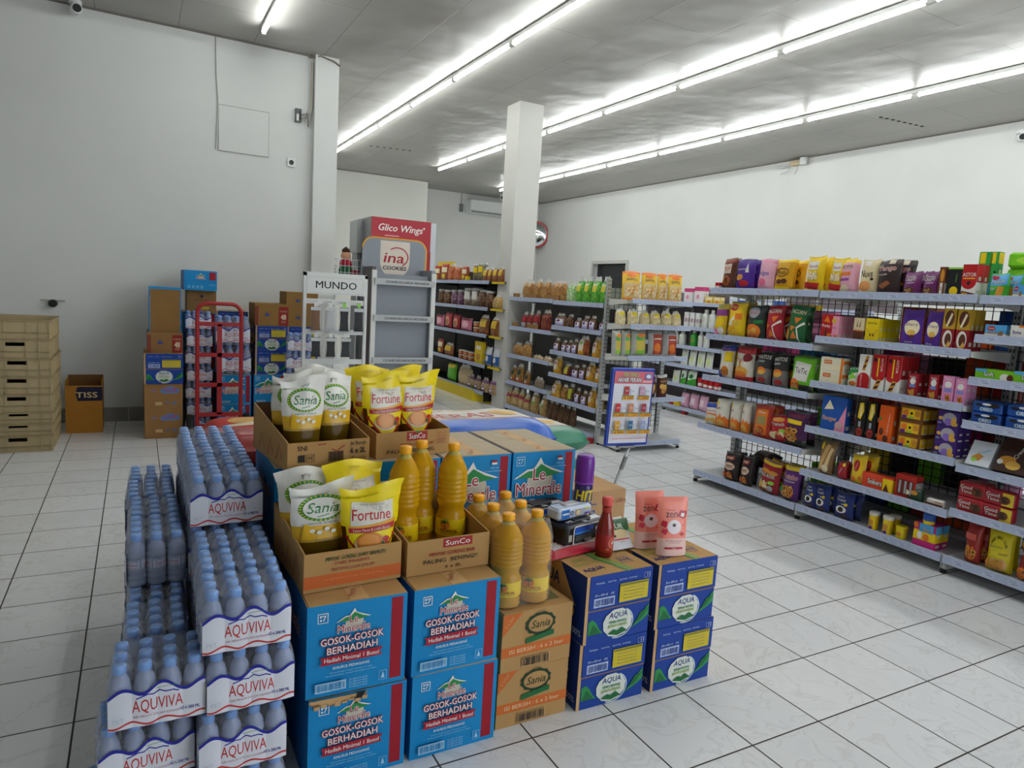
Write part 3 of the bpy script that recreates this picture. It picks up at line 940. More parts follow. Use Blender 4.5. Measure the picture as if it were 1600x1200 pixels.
def pouch_data(kind, w=.175, h=.255, d=.08, seed=0):
    f = pouch_surface(w, h, d, seed); mb = MB()
    if kind == 'sania':
        zone = lambda u, v: OIL_D if v < .382 else (film('#B59437') if v < .412 else (film('#D8AA18') if v < .56 else POUW))
        back = lambda u, v: OIL_D if v < .4 else POUW
    else:
        zone = lambda u, v: OIL_B if v < .32 + .25 * (abs(2 * u - 1) > .9) else POUY
        back = lambda u, v: OIL_B if v < .3 else POUY
    mb.grid(lambda u, v: f(u, v), 16, 34, None, zone); mb.grid(lambda u, v: f(u, v, 0, 1), 16, 34, None, back, flip=True)
    A = Art()
    if kind == 'sania':
        YG = film('#C9C41C')
        A.ell(.5, .745, .40, .145, film('#1F8A3C'), 32)
        for i in range(30):
            a = 2 * PI * i / 30
            A.poly([(.5 + .395 * math.cos(a - .06), .745 + .14 * math.sin(a - .06)), (.5 + .395 * math.cos(a + .06), .745 + .14 * math.sin(a + .06)), (.5 + .33 * math.cos(a), .745 + .115 * math.sin(a))], YG)
        A.ell(.5, .745, .335, .114, POUW, 30)
        A.text('Sania', .5, .75, .11, film('#157A36'), w=.54, shear=.25, bold=.01)
        A.stroke([(.4, .655), (.5, .662), (.6, .676)], .009, film('#157A36'))
        A.text('MINYAK GORENG', .5, .585, .022, film('#24492B'), w=.5); A.text('wilmar', .5, .915, .03, film('#5B5B57'), w=.18)
        A.poly([(.10, .42), (.18, .59), (.3, .56), (.22, .42)], film('#D8AA18'))
        for x, y in ((.3, .51), (.42, .49), (.56, .52), (.68, .49)):
            A.ell(x, y, .05, .02, POUW, 10)
        A.text('Cooking Oil', .58, .397, .03, film('#6B3B16'), w=.5)
    else:
        RD, PW = film('#B01E22'), film('#DDD8CC')
        A.band(.04, .96, lambda x: .15 + .33 * abs(2 * x - 1) ** 1.7, lambda x: .46, RD, 16)
        A.band(.09, .91, lambda x: .19 + .33 * abs(2 * x - 1) ** 1.7, lambda x: .5, POUY, 16)
        A.poly([(.14, .52), (.88, .56), (.86, .84), (.5, .81), (.16, .83)], PW)
        A.text('Fortune', .5, .685, .12, film('#C3241F'), w=.66, bold=.01)
        A.band(.1, .92, lambda x: .49 + .08 * (x - .3) ** 2, lambda x: .545 + .09 * (x - .2) ** 2, RD, 12)
        A.band(.1, .92, lambda x: .545 + .09 * (x - .2) ** 2, lambda x: .565 + .13 * (x - .2) ** 2, film('#E0A019'), 12)
        A.text('Tahan Panas & Lebih Bersih', .5, .525, .03, PW, w=.68, shear=.2, rot=.03)
        A.ell(.48, .375, .30, .1, PW, 24); A.ell(.47, .39, .27, .1, film('#C9782C'), 24); A.ell(.45, .39, .2, .09, film('#D98F3C'), 18)
        A.ell(.78, .41, .07, .03, RD, 14); A.ell(.80, .35, .06, .035, film('#B8502A'), 10); A.ell(.72, .36, .03, .03, GRND, 8)
        A.text('MINYAK GORENG SAWIT', .5, .80, .02, film('#77736A'), w=.4); A.ell(.5, .92, .1, .012, film('#C6B200'), 12)
    A.onto(mb, lambda u, v, o: f(u, v, o), .05, .0005, .0008)
    # top seal and bottom gusset seams
    return mb.data('oil_pouch')


pm = {k: [pouch_data(k, seed=s) for s in range(3)] for k in ('sania', 'fortune')}
PG = 'cooking oil pouches in the open trays'
for k, s, x, y, z, rz, tl, lab, sx in (
        ('sania', 0, -1.19, -.07, .515, .08, -.06, 'White oil pouch with green oval, front of the orange-striped tray', .95),
        ('fortune', 0, -1.066, -.118, .515, -.05, -.05, 'Yellow oil pouch with red lettering, front of the orange-striped tray', .94),
        ('sania', 1, -1.2, .055, .515, .1, -.04, 'White oil pouch at the back of the orange-striped tray', .9),
        ('fortune', 1, -1.06, .045, .53, .08, -.04, 'Yellow oil pouch at the back of the orange-striped tray', .97),
        ('sania', 2, -1.185, .205, .766, .12, -.04, 'White oil pouch standing front and centre in the top tray', .76),
        ('sania', 1, -1.072, .27, .766, .2, -.05, 'White oil pouch at the right of the top white-pouch tray', .74),
        ('sania', 0, -1.205, .32, .766, .3, -.03, 'White oil pouch at the left of the top white-pouch tray', .72),
        ('sania', 2, -1.15, .385, .77, .12, 0, 'White oil pouch in the third rank of the top tray', .72),
        ('sania', 1, -1.092, .44, .77, .12, 0, 'White oil pouch in the rear corner of the top tray', .72),
        ('fortune', 2, -.9, .30, .766, .14, -.04, 'Yellow oil pouch front left in the top yellow-pouch tray', .9),
        ('fortune', 0, -.777, .325, .766, .16, -.05, 'Yellow oil pouch front right in the top yellow-pouch tray', .9),
        ('fortune', 1, -.912, .43, .77, .1, 0, 'Yellow oil pouch rear left in the top yellow-pouch tray', .86),
        ('fortune', 2, -.795, .45, .772, .12, 0, 'Yellow oil pouch rear right in the top yellow-pouch tray', .86)):
    put('oil_pouch', pm[k][s], lab, 'pouch', (x, y, z), rz, PG, (tl, 0)).scale = (sx, 1, 1)

# ================================================================ bottles
def around(r, z0=0, a0=-PI / 2):
    """(u, v, offset) -> point on a cylinder, u measured along the arc from the middle of the side that faces -Y"""
    return lambda u, v, o: ((r + o) * math.cos(a0 + u / r), (r + o) * math.sin(a0 + u / r), z0 + v)


OILY = liquid('golden_oil', '#FFBE1A', .48, .03, 1.3)
OILP = liquid('pale_empty_neck', '#E6CF74', .4, .05, 1.08)
CAPY = mat('#F2A90C', .35, .5)
LABY = film('#E8C713')


def oil_bottle_parts(r, h, fill=1.0):
    s = h / .33
    P = [(r * .7, 0), (r * .97, .006), (r, .012 * s), (r * .92, .02 * s), (r, .028 * s), (r * .92, .036 * s), (r, .045 * s), (r, .10 * s), (r * .93, .108 * s), (r * .84, .118 * s), (r * .84, .13 * s), (r * .92, .142 * s)]
    z = .15
    while z < .235:
        P += [(r, (z + .002) * s), (r * .99, (z + .008) * s), (r * .925, (z + .0115) * s)]
        z += .0145
    P += [(r * .98, .242 * s), (r * .88, .256 * s), (r * .66, .278 * s), (r * .44, .295 * s), (r * .33, .303 * s), (r * .32, .312 * s)]
    body = MB().lathe(P, OILY, 20, zone=lambda z: OILY if z < fill * h * .9 else OILP).data('body')
    cap = MB().lathe([(r * .37, .308 * s), (r * .39, .31 * s), (r * .39, .326 * s), (r * .36, .33 * s), (.001, .3302 * s)], CAPY, 20).data('cap')
    A = Art(); R2, G2 = film('#A82A1A'), film('#24582C')
    for k in (-1, 1):
        c = k * r * .95
        A.ell(c - .012, .034 * s, .017, .013 * s, film('#D97A1A'), 16)
        for a in range(7):
            t = math.radians(-20 + a * 36.7); q = (c - .012 + .02 * math.cos(t), .044 * s + .014 * s * math.sin(t))
            A.poly([(c - .012 - .003 * math.sin(t), .042 * s + .003 * math.cos(t)), q, (c - .012 + .003 * math.sin(t), .042 * s - .003 * math.cos(t))], G2)
        A.rect(c - .0135, .022 * s, c - .0105, .042 * s, G2)
        A.text('TROPICAL', c, .017 * s, .010 * s, R2, w=.058, bold=.04); A.text('MINYAK GORENG', c, .008 * s, .004 * s, G2, w=.05)
    mb = MB().lathe([(r + .0006, .046 * s), (r + .0008, .048 * s), (r + .0008, .096 * s), (r + .0006, .098 * s)], LABY, 20)
    mb.f = mb.f[:-2]; mb.m = mb.m[:-2]; mb.s = mb.s[:-2]
    A.onto(mb, lambda u, v, o: around(r + .0008, .046 * s)(u, v, o), .012, .0001, .0004)
    return body, cap, mb.data('label')


def part(name, me, parent, loc=(0, 0, 0), rz=0):
    o = bpy.data.objects.new(name, me); COL.objects.link(o); o.parent = parent
    o.location = loc; o.rotation_euler = (0, 0, rz)
    return o


tall = oil_bottle_parts(.0475, .33)
for i, (x, lab) in enumerate(((-.925, 'Tall golden oil bottle at the left in the red-logo tray'), (-.85, 'Tall golden oil bottle in the middle of the red-logo tray'), (-.765, 'Tall golden oil bottle at the right in the red-logo tray'))):
    e = empty('oil_bottle', lab, 'bottle', (x, (.0, .06, .005)[i], .513), (.62, .58, .4)[i], 'golden oil bottles in the tray')
    for nm, me in zip(('body', 'cap', 'label'), tall):
        part(nm, me, e)
short = oil_bottle_parts(.05, .285, .97)
e = empty('oil_bottle_pack', 'Shrink-wrapped pack of golden oil bottles on the brown oil cartons', 'bottle pack', (-.6, -.06, .3725), .02)
for j in range(3):
    for i in range(2):
        b = part('bottle', short[0], e, (-.0505 + .101 * i, -.101 + .101 * j, 0), .5 - .15 * i)
        part('cap', short[1], b); part('label', short[2], b)


def scallop_film(nx, ny, p, r, h, hs, name, m, neck):
    """shrink film hugging a pack of nx by ny bottles: scalloped sides, drawn in at the shoulders and sagging between the caps"""
    W, D = (nx - 1) * p / 2, (ny - 1) * p / 2; out = []
    K = 5
    for side in range(4):
        n = nx if side % 2 == 0 else ny
        for i in range(n):
            for k in range(K):
                a = (k + .5) / K - .5
                if (i == 0 and a < -.2) or (i == n - 1 and a > .2):
                    continue
                s = -((n - 1) * p / 2) + i * p + a * p; q = r * (1 - .13 * (2 * a) ** 2) + .001
                out.append([(s, -D - q), (W + q, s), (-s, D + q), (-W - q, -s)][side])
    n = len(out); mb = MB(); rings = []
    for z, k in ((.002, .94), (.008, 1), (hs, 1), (hs + (h - hs) * .45, .96), (h - .002, .885)):
        rings += [(x * k, y * k, z) for x, y in out]
    mb.add(rings, [(j * n + i, j * n + (i + 1) % n, (j + 1) * n + (i + 1) % n, (j + 1) * n + i) for j in range(4) for i in range(n)], m, True)

    def top(u, v):
        x, y = (2 * u - 1) * (W + r * .55), (2 * v - 1) * (D + r * .55)
        fx, fy = (x + W) / p, (y + D) / p
        k = max(abs(fx - round(fx)), abs(fy - round(fy)))
        return (x, y, h + .0015 - .018 * max(0, k - .22) / .28)
    mb.grid(top, nx * 4, ny * 4, m)
    return mb.data(name)


FILM = clear_film('clear_shrink_film', '#F4F6FA', .05, .1)
part('shrink_wrap', scallop_film(2, 3, .101, .052, .262, .2, 'shrink_wrap', clear_film('thin_shrink_film', '#FBFBF8', .015, .08), .02), e)

# ---- water packs
PET = liquid('pale_blue_water_bottle', '#CBD7F6', .45, .03, 1.3)
CAPB = mat('#7FA9E4', .4, .5)
WHF = film('#DADCE6'); BLU = film('#141E96'); REDA = film('#C02A26')
BH, BP = .147, .0505
r = .0245
prof = [(r * .8, 0), (r, .004), (r, .014), (r * .9, .018), (r, .022), (r, .03), (r * .9, .034), (r, .038), (r, .046), (r * .93, .05), (r * .93, .078), (r, .083), (r * 1.0, .092), (r * .9, .097), (r * .93, .102), (r * .78, .114), (r * .52, .124), (r * .46, .131)]
mb = MB().lathe(prof, PET, 14)
A = Art()
for k in range(3):
    c = (k - 1) * 2 * PI * r / 3
    A.rect(c - .024, .051, c + .024, .077, film('#CDD3E4'), 3); A.text('AQUVIVA', c, .063, .009, REDA, w=.036); A.stroke([(c - .02, .072), (c - .008, .075), (c, .072), (c + .01, .0755), (c + .02, .072)], .0012, BLU); A.stroke([(c - .02, .054), (c, .0555), (c + .02, .054)], .001, REDA)
A.onto(mb, around(r * .945), .01, .0001, .0003)
wb = mb.data('bottle')
wc = MB().lathe([(.0135, .128), (.0142, .129), (.0142, .143), (.0128, BH), (.001, BH + .0002)], CAPB, 14).data('cap')
wcd = MB().lathe([(.0135, .128), (.0142, .129), (.0142, .143), (.0128, BH), (.001, BH + .0002)], mat('#2A3FA0', .4), 14).data('cap')


def pack_band(nx, ny, p, r, z0, hb, words='AQUVIVA', extra=None):
    D = (ny - 1) * p / 2; w = nx * p - .006
    A = Art()
    top = lambda x: hb * (.80 + .10 * math.sin(x * 2 * PI / (w * .42) + .6) + .10 * math.exp(-((x) / (w * .28)) ** 2))
    lo = lambda x: hb * (.06 + .05 * math.sin(x * 2 * PI / (w * .36)))
    A.band(-w / 2, w / 2, lambda x: 0, top, WHF, 40)
    A.band(-w / 2, w / 2, lambda x: top(x) - hb * .05, lambda x: top(x) + hb * .03, BLU, 40)
    A.band(-w / 2, w / 2, lambda x: lo(x), lambda x: lo(x) + hb * .045, REDA, 40)
    A.stroke([(-w * .22, hb * .66), (-w * .1, hb * .74), (-w * .04, hb * .72), (w * .02, hb * .79), (w * .08, hb * .74), (w * .16, hb * .75), (w * .22, hb * .7)], hb * .03, BLU)
    A.stroke([(-w * .02, hb * .84), (w * .1, hb * .87), (w * .2, hb * .86)], hb * .012, GRN)
    A.text(words, .0, hb * .46, hb * .34, REDA, w=w * .52, bold=.0)
    A.text('AIR MINUM DALAM KEMASAN', 0, hb * .235, hb * .055, film('#B9808C'), w=w * .5)
    A.text(extra or '12 x 200 ML', w * .34, hb * .25, hb * .075, BLU, w=w * .2, bold=.02)
    A.text('PET', -w * .4, hb * .22, hb * .1, film('#B9C9D8'))

    def fn(u, v, o):
        s = (u + (nx - 1) * p / 2) / p; a = s - round(s)
        return (u, -D - (r * (1 - .12 * (2 * a) ** 2) + .0018) - o, z0 + v)
    return A.onto(MB(), fn, .012, .0001, .0002).data('printed_band')


band12 = pack_band(4, 3, BP, r, .006, .1)
wrap12 = scallop_film(4, 3, BP, r, BH, .1, 'shrink_wrap', FILM, .02)


def water_pack(label, loc, rz=0, group='shrink-wrapped water packs in the front mound', blue=None):
    e = empty('water_bottle_pack', label, 'bottle pack', loc, rz, group)
    for j in range(3):
        for i in range(4):
            b = part('bottle', wb, e, (-1.5 * BP + BP * i, -BP + BP * j, 0), (i * 7 + j * 3) % 6 * 1.05)
            part('cap', wcd if blue == (i, j) else wc, b)
    part('shrink_wrap', wrap12, e)
    part('printed_band', band12, e)
    return e


rn = random.Random(3)
LAY = ['bottom', 'second', 'third', 'fourth', 'top']
RXC, PD, PH = -1.403, .1545, .1485
for k in range(4):        # right column, front part
    for j in range(3):
        lab = 'Water bottle pack %s of the right column, %s layer' % (('at the front', 'second from the front', 'third from the front')[j], LAY[k] if k < 3 else 'uppermost front')
        dx, dy, rz = rn.uniform(-.006, .006), rn.uniform(-.01, 0) if j == 0 else 0, rn.uniform(-.02, .02) if j == 0 else 0
        water_pack(lab, (RXC + dx - (.006 if k < 2 else 0), -.22 + dy + PD * j, PH * k), rz)
for k in range(5):        # right column, rear part
    for j in range(5):
        if 0 < k < 3 and 0 < j < 4:
            continue      # enclosed on every side
        lab = 'Water bottle pack in the rear right column, %s layer, %s from the front' % (LAY[k], ORD[j])
        water_pack(lab, (RXC + rn.uniform(-.004, .004), .247 + PD * j, PH * k), rn.uniform(-.015, .015))
for k in range(3):        # left column front
    water_pack('Water bottle pack at the front of the left column, %s layer' % ('bottom', 'middle', 'top')[k], (-1.592 - .028 * (2 - k), -.21 + .02 * (k == 1), PH * k), (.05, .07, -.03)[k])
for k in range(3):        # left column, packs turned sideways
    for j in range(5):
        water_pack('Sideways water bottle pack in the left column, %s layer, %s from the front' % (LAY[k], ORD[j]), (-1.59 + rn.uniform(-.004, .004), -.015 + .2045 * j, PH * k), -PI / 2)
for j in range(4):
    water_pack('Sideways water bottle pack on top of the left column, %s from the front' % ORD[j], (-1.588 + rn.uniform(-.005, .005), .255 + .2045 * j, PH * 3), -PI / 2)

# ================================================================ small goods on the dark blue cartons
ZT = .4535
e = empty('spray_can', 'Purple insect spray can standing behind the wet wipe packs', 'spray can', (-.235, .045, ZT))
PU, PUD, YEL = mat('#6A1F92', .3, .5), mat('#2B1F63', .25, .6), film('#E9D21A')
mb = MB().lathe([(.030, 0), (.0325, .004), (.0325, .20), (.030, .212)], PUD, 24)
A = Art(); A.text('HIT', -.012, .17, .036, YEL, w=.07, bold=.06, shear=.15); A.rect(-.03, .146, .03, .148, WH)
A.poly([(-.01, .1), (.004, .13), (.0, .11), (.012, .112), (-.006, .07), (.0, .097)], YEL)
for k in range(3):
    A.stroke([(-.02 + .012 * k, .03), (-.005 + .012 * k, .07), (.002 + .012 * k, .03)], .003, film('#3E5FB0'))
A.onto(mb, around(.0325), .012)
mb.build('can_body', e)
MB().lathe([(.0325, .212), (.0335, .214), (.0335, .285), (.031, .305), (.026, .312), (.001, .313)], PU, 24).build('cap', e)
MB().lathe([(.0328, .208), (.0345, .21), (.0345, .216), (.0328, .218)], mat('#7F3AA8', .3), 24).build('cap_ring', e)
e = empty('sauce_bottle', 'Red chilli sauce bottle standing on the dark blue carton', 'bottle', (-.243, -.11, ZT))
SA = mat('#7E1712', .12, .6)
mb = MB().lathe([(.024, 0), (.0275, .004), (.0275, .075), (.025, .095), (.016, .125), (.0135, .14), (.0135, .158)], SA, 22)
mb.build('bottle_glass', e)
MB().lathe([(.0155, .156), (.0165, .158), (.0165, .178), (.0145, .181), (.001, .1815)], mat('#D9524E', .4), 18).build('cap', e)
mb = MB().lathe([(.0279, .018), (.0281, .02), (.0281, .068), (.0279, .07)], film('#9E1E1B'), 22); mb.f = mb.f[:-2]; mb.m = mb.m[:-2]; mb.s = mb.s[:-2]
A = Art(); A.ell(.014, .045, .019, .017, film('#E9A77A'), 20); A.ell(.014, .045, .017, .015, film('#C2201B'), 20); A.text('ABC', .015, .047, .011, WH, w=.024, bold=.04, shear=.15); A.text('SAMBAL', .015, .037, .004, WH); A.text('asli', -.008, .028, .006, film('#E9A77A'))
A.onto(mb, around(.0281), .012, .0001, .0003); mb.build('label', e)
MB().lathe([(.0142, .128), (.0142, .15), (.0139, .152)], film('#B23A30'), 18).build('neck_label', e)
e.scale = (1.1, 1.1, 1.12)


def cushion(w, d, h, m, arts=None, n=10, edge=None):
    """a soft sealed pack lying flat: puffed top, flat underside, crimped ends"""
    def f(u, v, o=0):
        x, y = 2 * u - 1, 2 * v - 1
        k = (max(0, 1 - abs(x) ** 5) ** .45) * (max(0, 1 - abs(y) ** 4) ** .45)
        return (x * w / 2, y * d / 2, .004 + (h - .004) * k + o)
    mb = MB().grid(lambda u, v: f(u, v), n * 2, n, m)
    mb.grid(lambda u, v: (f(u, v)[0], f(u, v)[1], .0005 if f(u, v)[2] > .006 else .003), n * 2, n, m, flip=True)
    if arts:
        arts.onto(mb, lambda u, v, o: f(u, v, o), .08)
    return mb


def wipes(label, loc, rz, w=.225, d=.115, h=.07, c='#15161A', kind='black'):
    mb = MB()
    mb.rbox(-w / 2, -d / 2, 0, w / 2, d / 2, h, .018, film(c), 4)
    A, T = Art(), Art()
    if kind == 'black':
        A.rect(w * .02 + .01, h * .2, w * .14, h * .55, film('#B5B3A6')); A.rect(w * .2, h * .62, w * .62, h * .86, film('#2457C5')); A.rect(w * .2, h * .5, w * .55, h * .62, film('#3F8DD8'))
        for k in range(3):
            A.rect(w * .22, h * (.2 + .09 * k), w * .58, h * (.24 + .09 * k), film('#77797E'))
        A.text('NEW', w * .72, h * .6, h * .28, WH, w=w * .1, bold=.02); A.text('STYLE', w * .72, h * .3, h * .2, WH, w=w * .1); A.rect(w * .42, h * .1, w * .58, h * .22, film('#8F9196'))
        A.stroke([(w * .16, h * .05), (w * .165, h * .8), (w * .19, h * .95), (w * .95, h * .97)], .004, WH)
        T.rect(.02, d * .55, w * .6, d * .8, film('#2457C5')); T.rect(w * .65, d * .2, w - .02, d * .5, film('#D6D8DC')); T.rect(w * .45, d * .05, w * .55, d * .95, film('#AEB2B8')); T.text('MEN', w * .3, d * .35, .02, WH, bold=.03)
    else:
        A.rect(.012, h * .15, w * .3, h * .9, film('#2B6FC0')); A.ell(w * .55, h * .5, w * .09, h * .3, film('#D9A63A'), 18); A.ell(w * .55, h * .5, w * .065, h * .22, film('#F0EADC'), 18)
        A.rect(w * .03 + .01, h * .5, w * .28, h * .62, WH); A.text('O', w * .36, h * .55, h * .35, NAVY, bold=.04); A.rect(w * .72, h * .25, w * .9, h * .42, film('#7A5EA8')); A.rect(w * .7, h * .7, w * .88, h * .82, film('#E7D54A'))
        T.ell(w * .5, d * .5, w * .25, d * .25, film('#C9A0A8'), 18); T.text('KIDS', w * .5, d * .5, .02, film('#B0303A'), bold=.04)
    A.onto(mb, facing(w, d, h)); T.onto(mb, facing(w, d, h, 'top'))
    mb.rbox(-w * .2, -d * .25, h - .001, w * .2, d * .25, h + .006, .008, film('#C9CBD0' if kind != 'black' else '#2A2C33'))
    return put('wipes_pack', mb.data('wipes_pack'), label, 'wipes', loc, rz)


A = Art(); A.rect(.1, .15, .9, .5, film('#D6D2D4'), 4); A.text('SOFT', .5, .3, .25, film('#B01830'), w=.5)
put('soap_refill', cushion(.24, .13, .032, film('#B01830'), A).data('soap_refill'), 'Red and white flat refill packet under the black wipe pack', 'refill pack', (-.335, -.02, ZT), .15)
wipes('Black wet wipe pack with blue stripe lying on the red packet', (-.285, -.005, ZT + .0325), .22, .215, .1, .066)
wipes('White and blue wet wipe pack on top of the black one', (-.31, .015, ZT + .105), .2, .165, .07, .042, '#C4D2E6', 'white')
wipes('Black wet wipe pack lying behind, against the blue carton', (-.36, .11, ZT), .1, .22, .09, .06)
wipes('Uppermost black wet wipe pack at the back beside the spray can', (-.375, .115, ZT + .0665), .12, .22, .1, .06)


def standpouch(w, h, d, zone, arts, name, seed=0):
    def f(u, v, o=0, s=-1):
        x = 2 * u - 1
        t = d / 2 * max(0, 1 - v ** 1.5) ** .6 * max(0, 1 - abs(x) ** 3) ** .6
        return (x * w / 2 * (1 - .06 * math.sin(PI * min(1, v * 1.1))), s * (t + o) + .05 * h * v * v, v * h)
    mb = MB().grid(lambda u, v: f(u, v), 10, 20, None, zone).grid(lambda u, v: f(u, v, 0, 1), 10, 20, None, zone, flip=True)
    arts.onto(mb, lambda u, v, o: f(u, v, o), .07, .0002)
    return mb.data(name)


PK, PKL, FR = film('#F08A78'), film('#E9C4BC'), film('#B5122E')
A = Art(); A.text('zen', .42, .70, .085, film('#3A2A30'), w=.4); A.ell(.8, .71, .17, .075, FR, 9, .12); A.ell(.8, .70, .08, .035, WH, 9, .15); A.text('SHOKUBUTSU', .4, .78, .02, film('#5A3438'), w=.3)
A.ell(.5, .5, .24, .12, film('#E6D8DE'), 20); A.ell(.5, .53, .07, .03, film('#3A2A2A'), 9, .2); A.ell(.17, .55, .1, .06, FR, 9, .15); A.ell(.18, .42, .1, .05, film('#CC2A44'), 9, .15); A.ell(.78, .38, .07, .03, FR, 9, .15); A.ell(.82, .53, .025, .01, FR, 7)
A.text('ANTIBACTERIAL', .5, .265, .022, film('#A8404C'), w=.56); A.text('BODY WASH', .5, .23, .014, film('#A8404C'), w=.4); A.rect(.2, .12, .8, .155, FR, 4); A.text('HYGIENE', .5, .1375, .018, WH)
zen = standpouch(.112, .2, .045, lambda u, v: PKL if v < .3 else PK, A, 'soap_pouch')
put('soap_pouch', zen, 'Pink body wash pouch in front, on the corner dark blue carton', 'pouch', (-.012, -.185, ZT), -.3, 'pink body wash pouches', (-.05, 0))
put('soap_pouch', zen, 'Pink body wash pouch behind the other pink one', 'pouch', (-.045, -.1, ZT), -.2, 'pink body wash pouches', (-.03, 0))
A = Art(); A.poly([(0, .7), (1, .55), (1, 1), (0, 1)], film('#1D5C33')); A.text('DEUR', .42, .78, .17, film('#D8DDD0'), w=.62, bold=.03, rot=-.12); A.ell(.55, .5, .3, .16, film('#C9B88C'), 16); A.ell(.28, .45, .08, .05, film('#4A342A'), 10); A.rect(.25, .3, .85, .34, film('#C23A3A'), 4); A.text('sachet', .55, .24, .05, film('#B35A5A'))
sm = standpouch(.12, .105, .03, lambda u, v: film('#C8CDD2'), A, 'sachet')
put('sachet', sm, 'Silver and green sachet leaning beside the red sauce bottle', 'sachet', (-.155, -.09, ZT), .05, None, (-.45, 0))
put('sachet', standpouch(.1, .09, .03, lambda u, v: film('#D9D9D2'), Art().poly([(0, .6), (1, .8), (1, 1), (0, 1)], film('#CFD3CF')), 'sachet'), 'Plain white sachet behind the silver and green one', 'sachet', (-.12, -.03, ZT), .1, None, (-.5, 0))

# ================================================================ rice sacks
def sack(label, loc, w, d, h, base, edge, accent, rz=0, words='BERAS', red=False):
    EB = film(edge)
    BA = mat(base, .55, .3, vary=.08, scale=40, bump=.3)

    def f(u, v, o=0):
        x, y = 2 * u - 1, 2 * v - 1
        k = max(0, 1 - abs(x) ** 9) ** .4 * max(0, 1 - abs(y) ** 4) ** .4
        k *= 1 + .04 * math.sin(u * 17) * math.sin(v * 9)
        pin = 1 - .07 * abs(x) ** 7
        return (x * w / 2, y * d / 2 * pin, h / 2 + (h / 2 - .004) * k + o)
    z = lambda u, v: EB if v < .27 or v > .92 else BA
    mb = MB().grid(lambda u, v: f(u, v), 28, 18, None, z)
    mb.grid(lambda u, v: (f(u, v)[0], f(u, v)[1], max(0.0, h - f(u, v)[2])), 28, 18, None, z, flip=True)
    A = Art(); AC, YC = film(accent), film('#D9A53A')
    A.band(.03, .97, lambda x: .29, lambda x: .315, AC, 20)
    A.text(words, .5, .45, .2, AC if not red else YC, w=.4, bold=.03); A.ell(.22, .6, .1, .14, YC, 16); A.ell(.8, .55, .09, .12, YC, 16)
    A.text('CAP RAJA', .5, .7, .1, YC, w=.3)
    if red:
        A.band(.1, .95, lambda x: .3 + .2 * x, lambda x: .42 + .2 * x, film('#D9C9A8'), 16)
        A.scatter(.3, .2, .9, .4, 16, .04, [YC, film('#3A1A10'), film('#E3C25A')], 5)
    A.onto(mb, lambda u, v, o: f(u, v, o), .05)
    return put('rice_sack', mb.data('rice_sack'), label, 'sack', loc, rz, 'rice sacks behind the mound')


sack('White rice sack with blue edge lying behind the blue cartons', (-.39, .83, .61), .8, .46, .165, '#D2CEC4', '#1558B8', '#B5322A')
for k in range(4):
    sack('White rice sack with green edge, %s of the pile by the milk cartons' % ('bottom', 'second', 'third', 'uppermost')[k], (.10 + .008 * k, 1.32 - .01 * k, .157 * k), .8, .46, .155, '#CFCBC0', '#1F7A5C', '#B8443A', .03 * (k % 2), 'PADI')
for k in range(4):
    top = k == 3
    sack('Red rice sack lying on top behind the water bottles' if top else 'Red and white rice sack under the top red one, %s layer' % ('bottom', 'second', 'third')[k], (-1.0 + .01 * k, 1.38, .168 * k), .78, .52, .165, '#B8281E' if top else '#C9C2B8', '#8E1A14', '#C92A20', -.05 * (k % 2) + .1 * top, 'BERAS', True)

# ================================================================ promotion sign on a pole
e = empty('promotion_sign', 'Blue framed price poster on a leaning metal pole', 'sign', (.81, 1.25, 0))
e2 = (.085, .05, 0)
fw, fh, zc = .305, .452, .488
sg = MB(); SB = mat('#1B3FA6', .35, .5)
sg.rbox(-fw / 2, -.012, 0, fw / 2, .012, fh, .012, SB)
o = sg.build('sign_frame', e, (.042, -.06, zc)); o.rotation_euler = (.02, .02, -.02)
A = Art(); m_ = .018; iw, ih = fw - 2 * m_, fh - 2 * m_
RO, YEL2, GR_ = card('#D9707A'), card('#E8B23A'), card('#3F6B3A')
A.rect(0, 0, iw, ih, card('#DCDDE6'))
A.rect(0, ih * .83, iw, ih, RO); A.text('PROMO', iw * .42, ih * .955, .024, card('#C9C48A'), w=iw * .4, bold=.04, out=card('#5D6B52'), outw=.06)
A.text('AKHIR PEKAN', iw * .38, ih * .885, .024, WH, w=iw * .62, bold=.04, shear=.15, out=card('#3D5A78'), outw=.06)
A.ell(iw * .87, ih * .935, .026, .018, card('#5B86C8'), 16); A.ell(iw * .87, ih * .935, .017, .011, WH, 14); A.rect(iw * .72, ih * .85, iw * .98, ih * .88, card('#E3B5BC'))
PR = (('4.900', None, '12.800'), ('15.800', '3.250', '5.000'), ('6.900', '14.600', '11.900'))
for rr in range(3):
    y = ih * (.61 - .235 * rr)
    for cc in range(3):
        if PR[rr][cc] is None:
            continue
        x = iw * (.04 + .33 * cc)
        if rr == 0:
            x = iw * (.24 if cc == 0 else .64)
        A.rect(x, y, x + iw * .29, y + .02, YEL2); A.rect(x, y + .02, x + iw * .29, y + .0245, GR_)
        A.text(PR[rr][cc], x + iw * .145, y + .01, .014, card('#B5561E'), w=iw * .24, bold=.05)
        col = [card('#B94A4A'), card('#5A93A8'), card('#C9A0B8'), card('#C23A3A'), card('#D08A6A'), card('#A84452'), card('#D9A23A'), card('#3D6E96'), card('#9AA8CC')][rr * 3 + cc]
        A.rect(x + .006, y + .028, x + iw * .15, y + ih * .185, col); A.rect(x + .014, y + .05, x + iw * .13, y + ih * .13, card('#E2D6CE')); A.rect(x + iw * .155, y + .028, x + iw * .2, y + ih * .15, card('#B9BED0')); A.text('HEMAT', x + iw * .245, y + .05, .007, card('#6A6E80'), w=iw * .07)
A.rect(0, ih * .075, iw, ih * .083, RO)
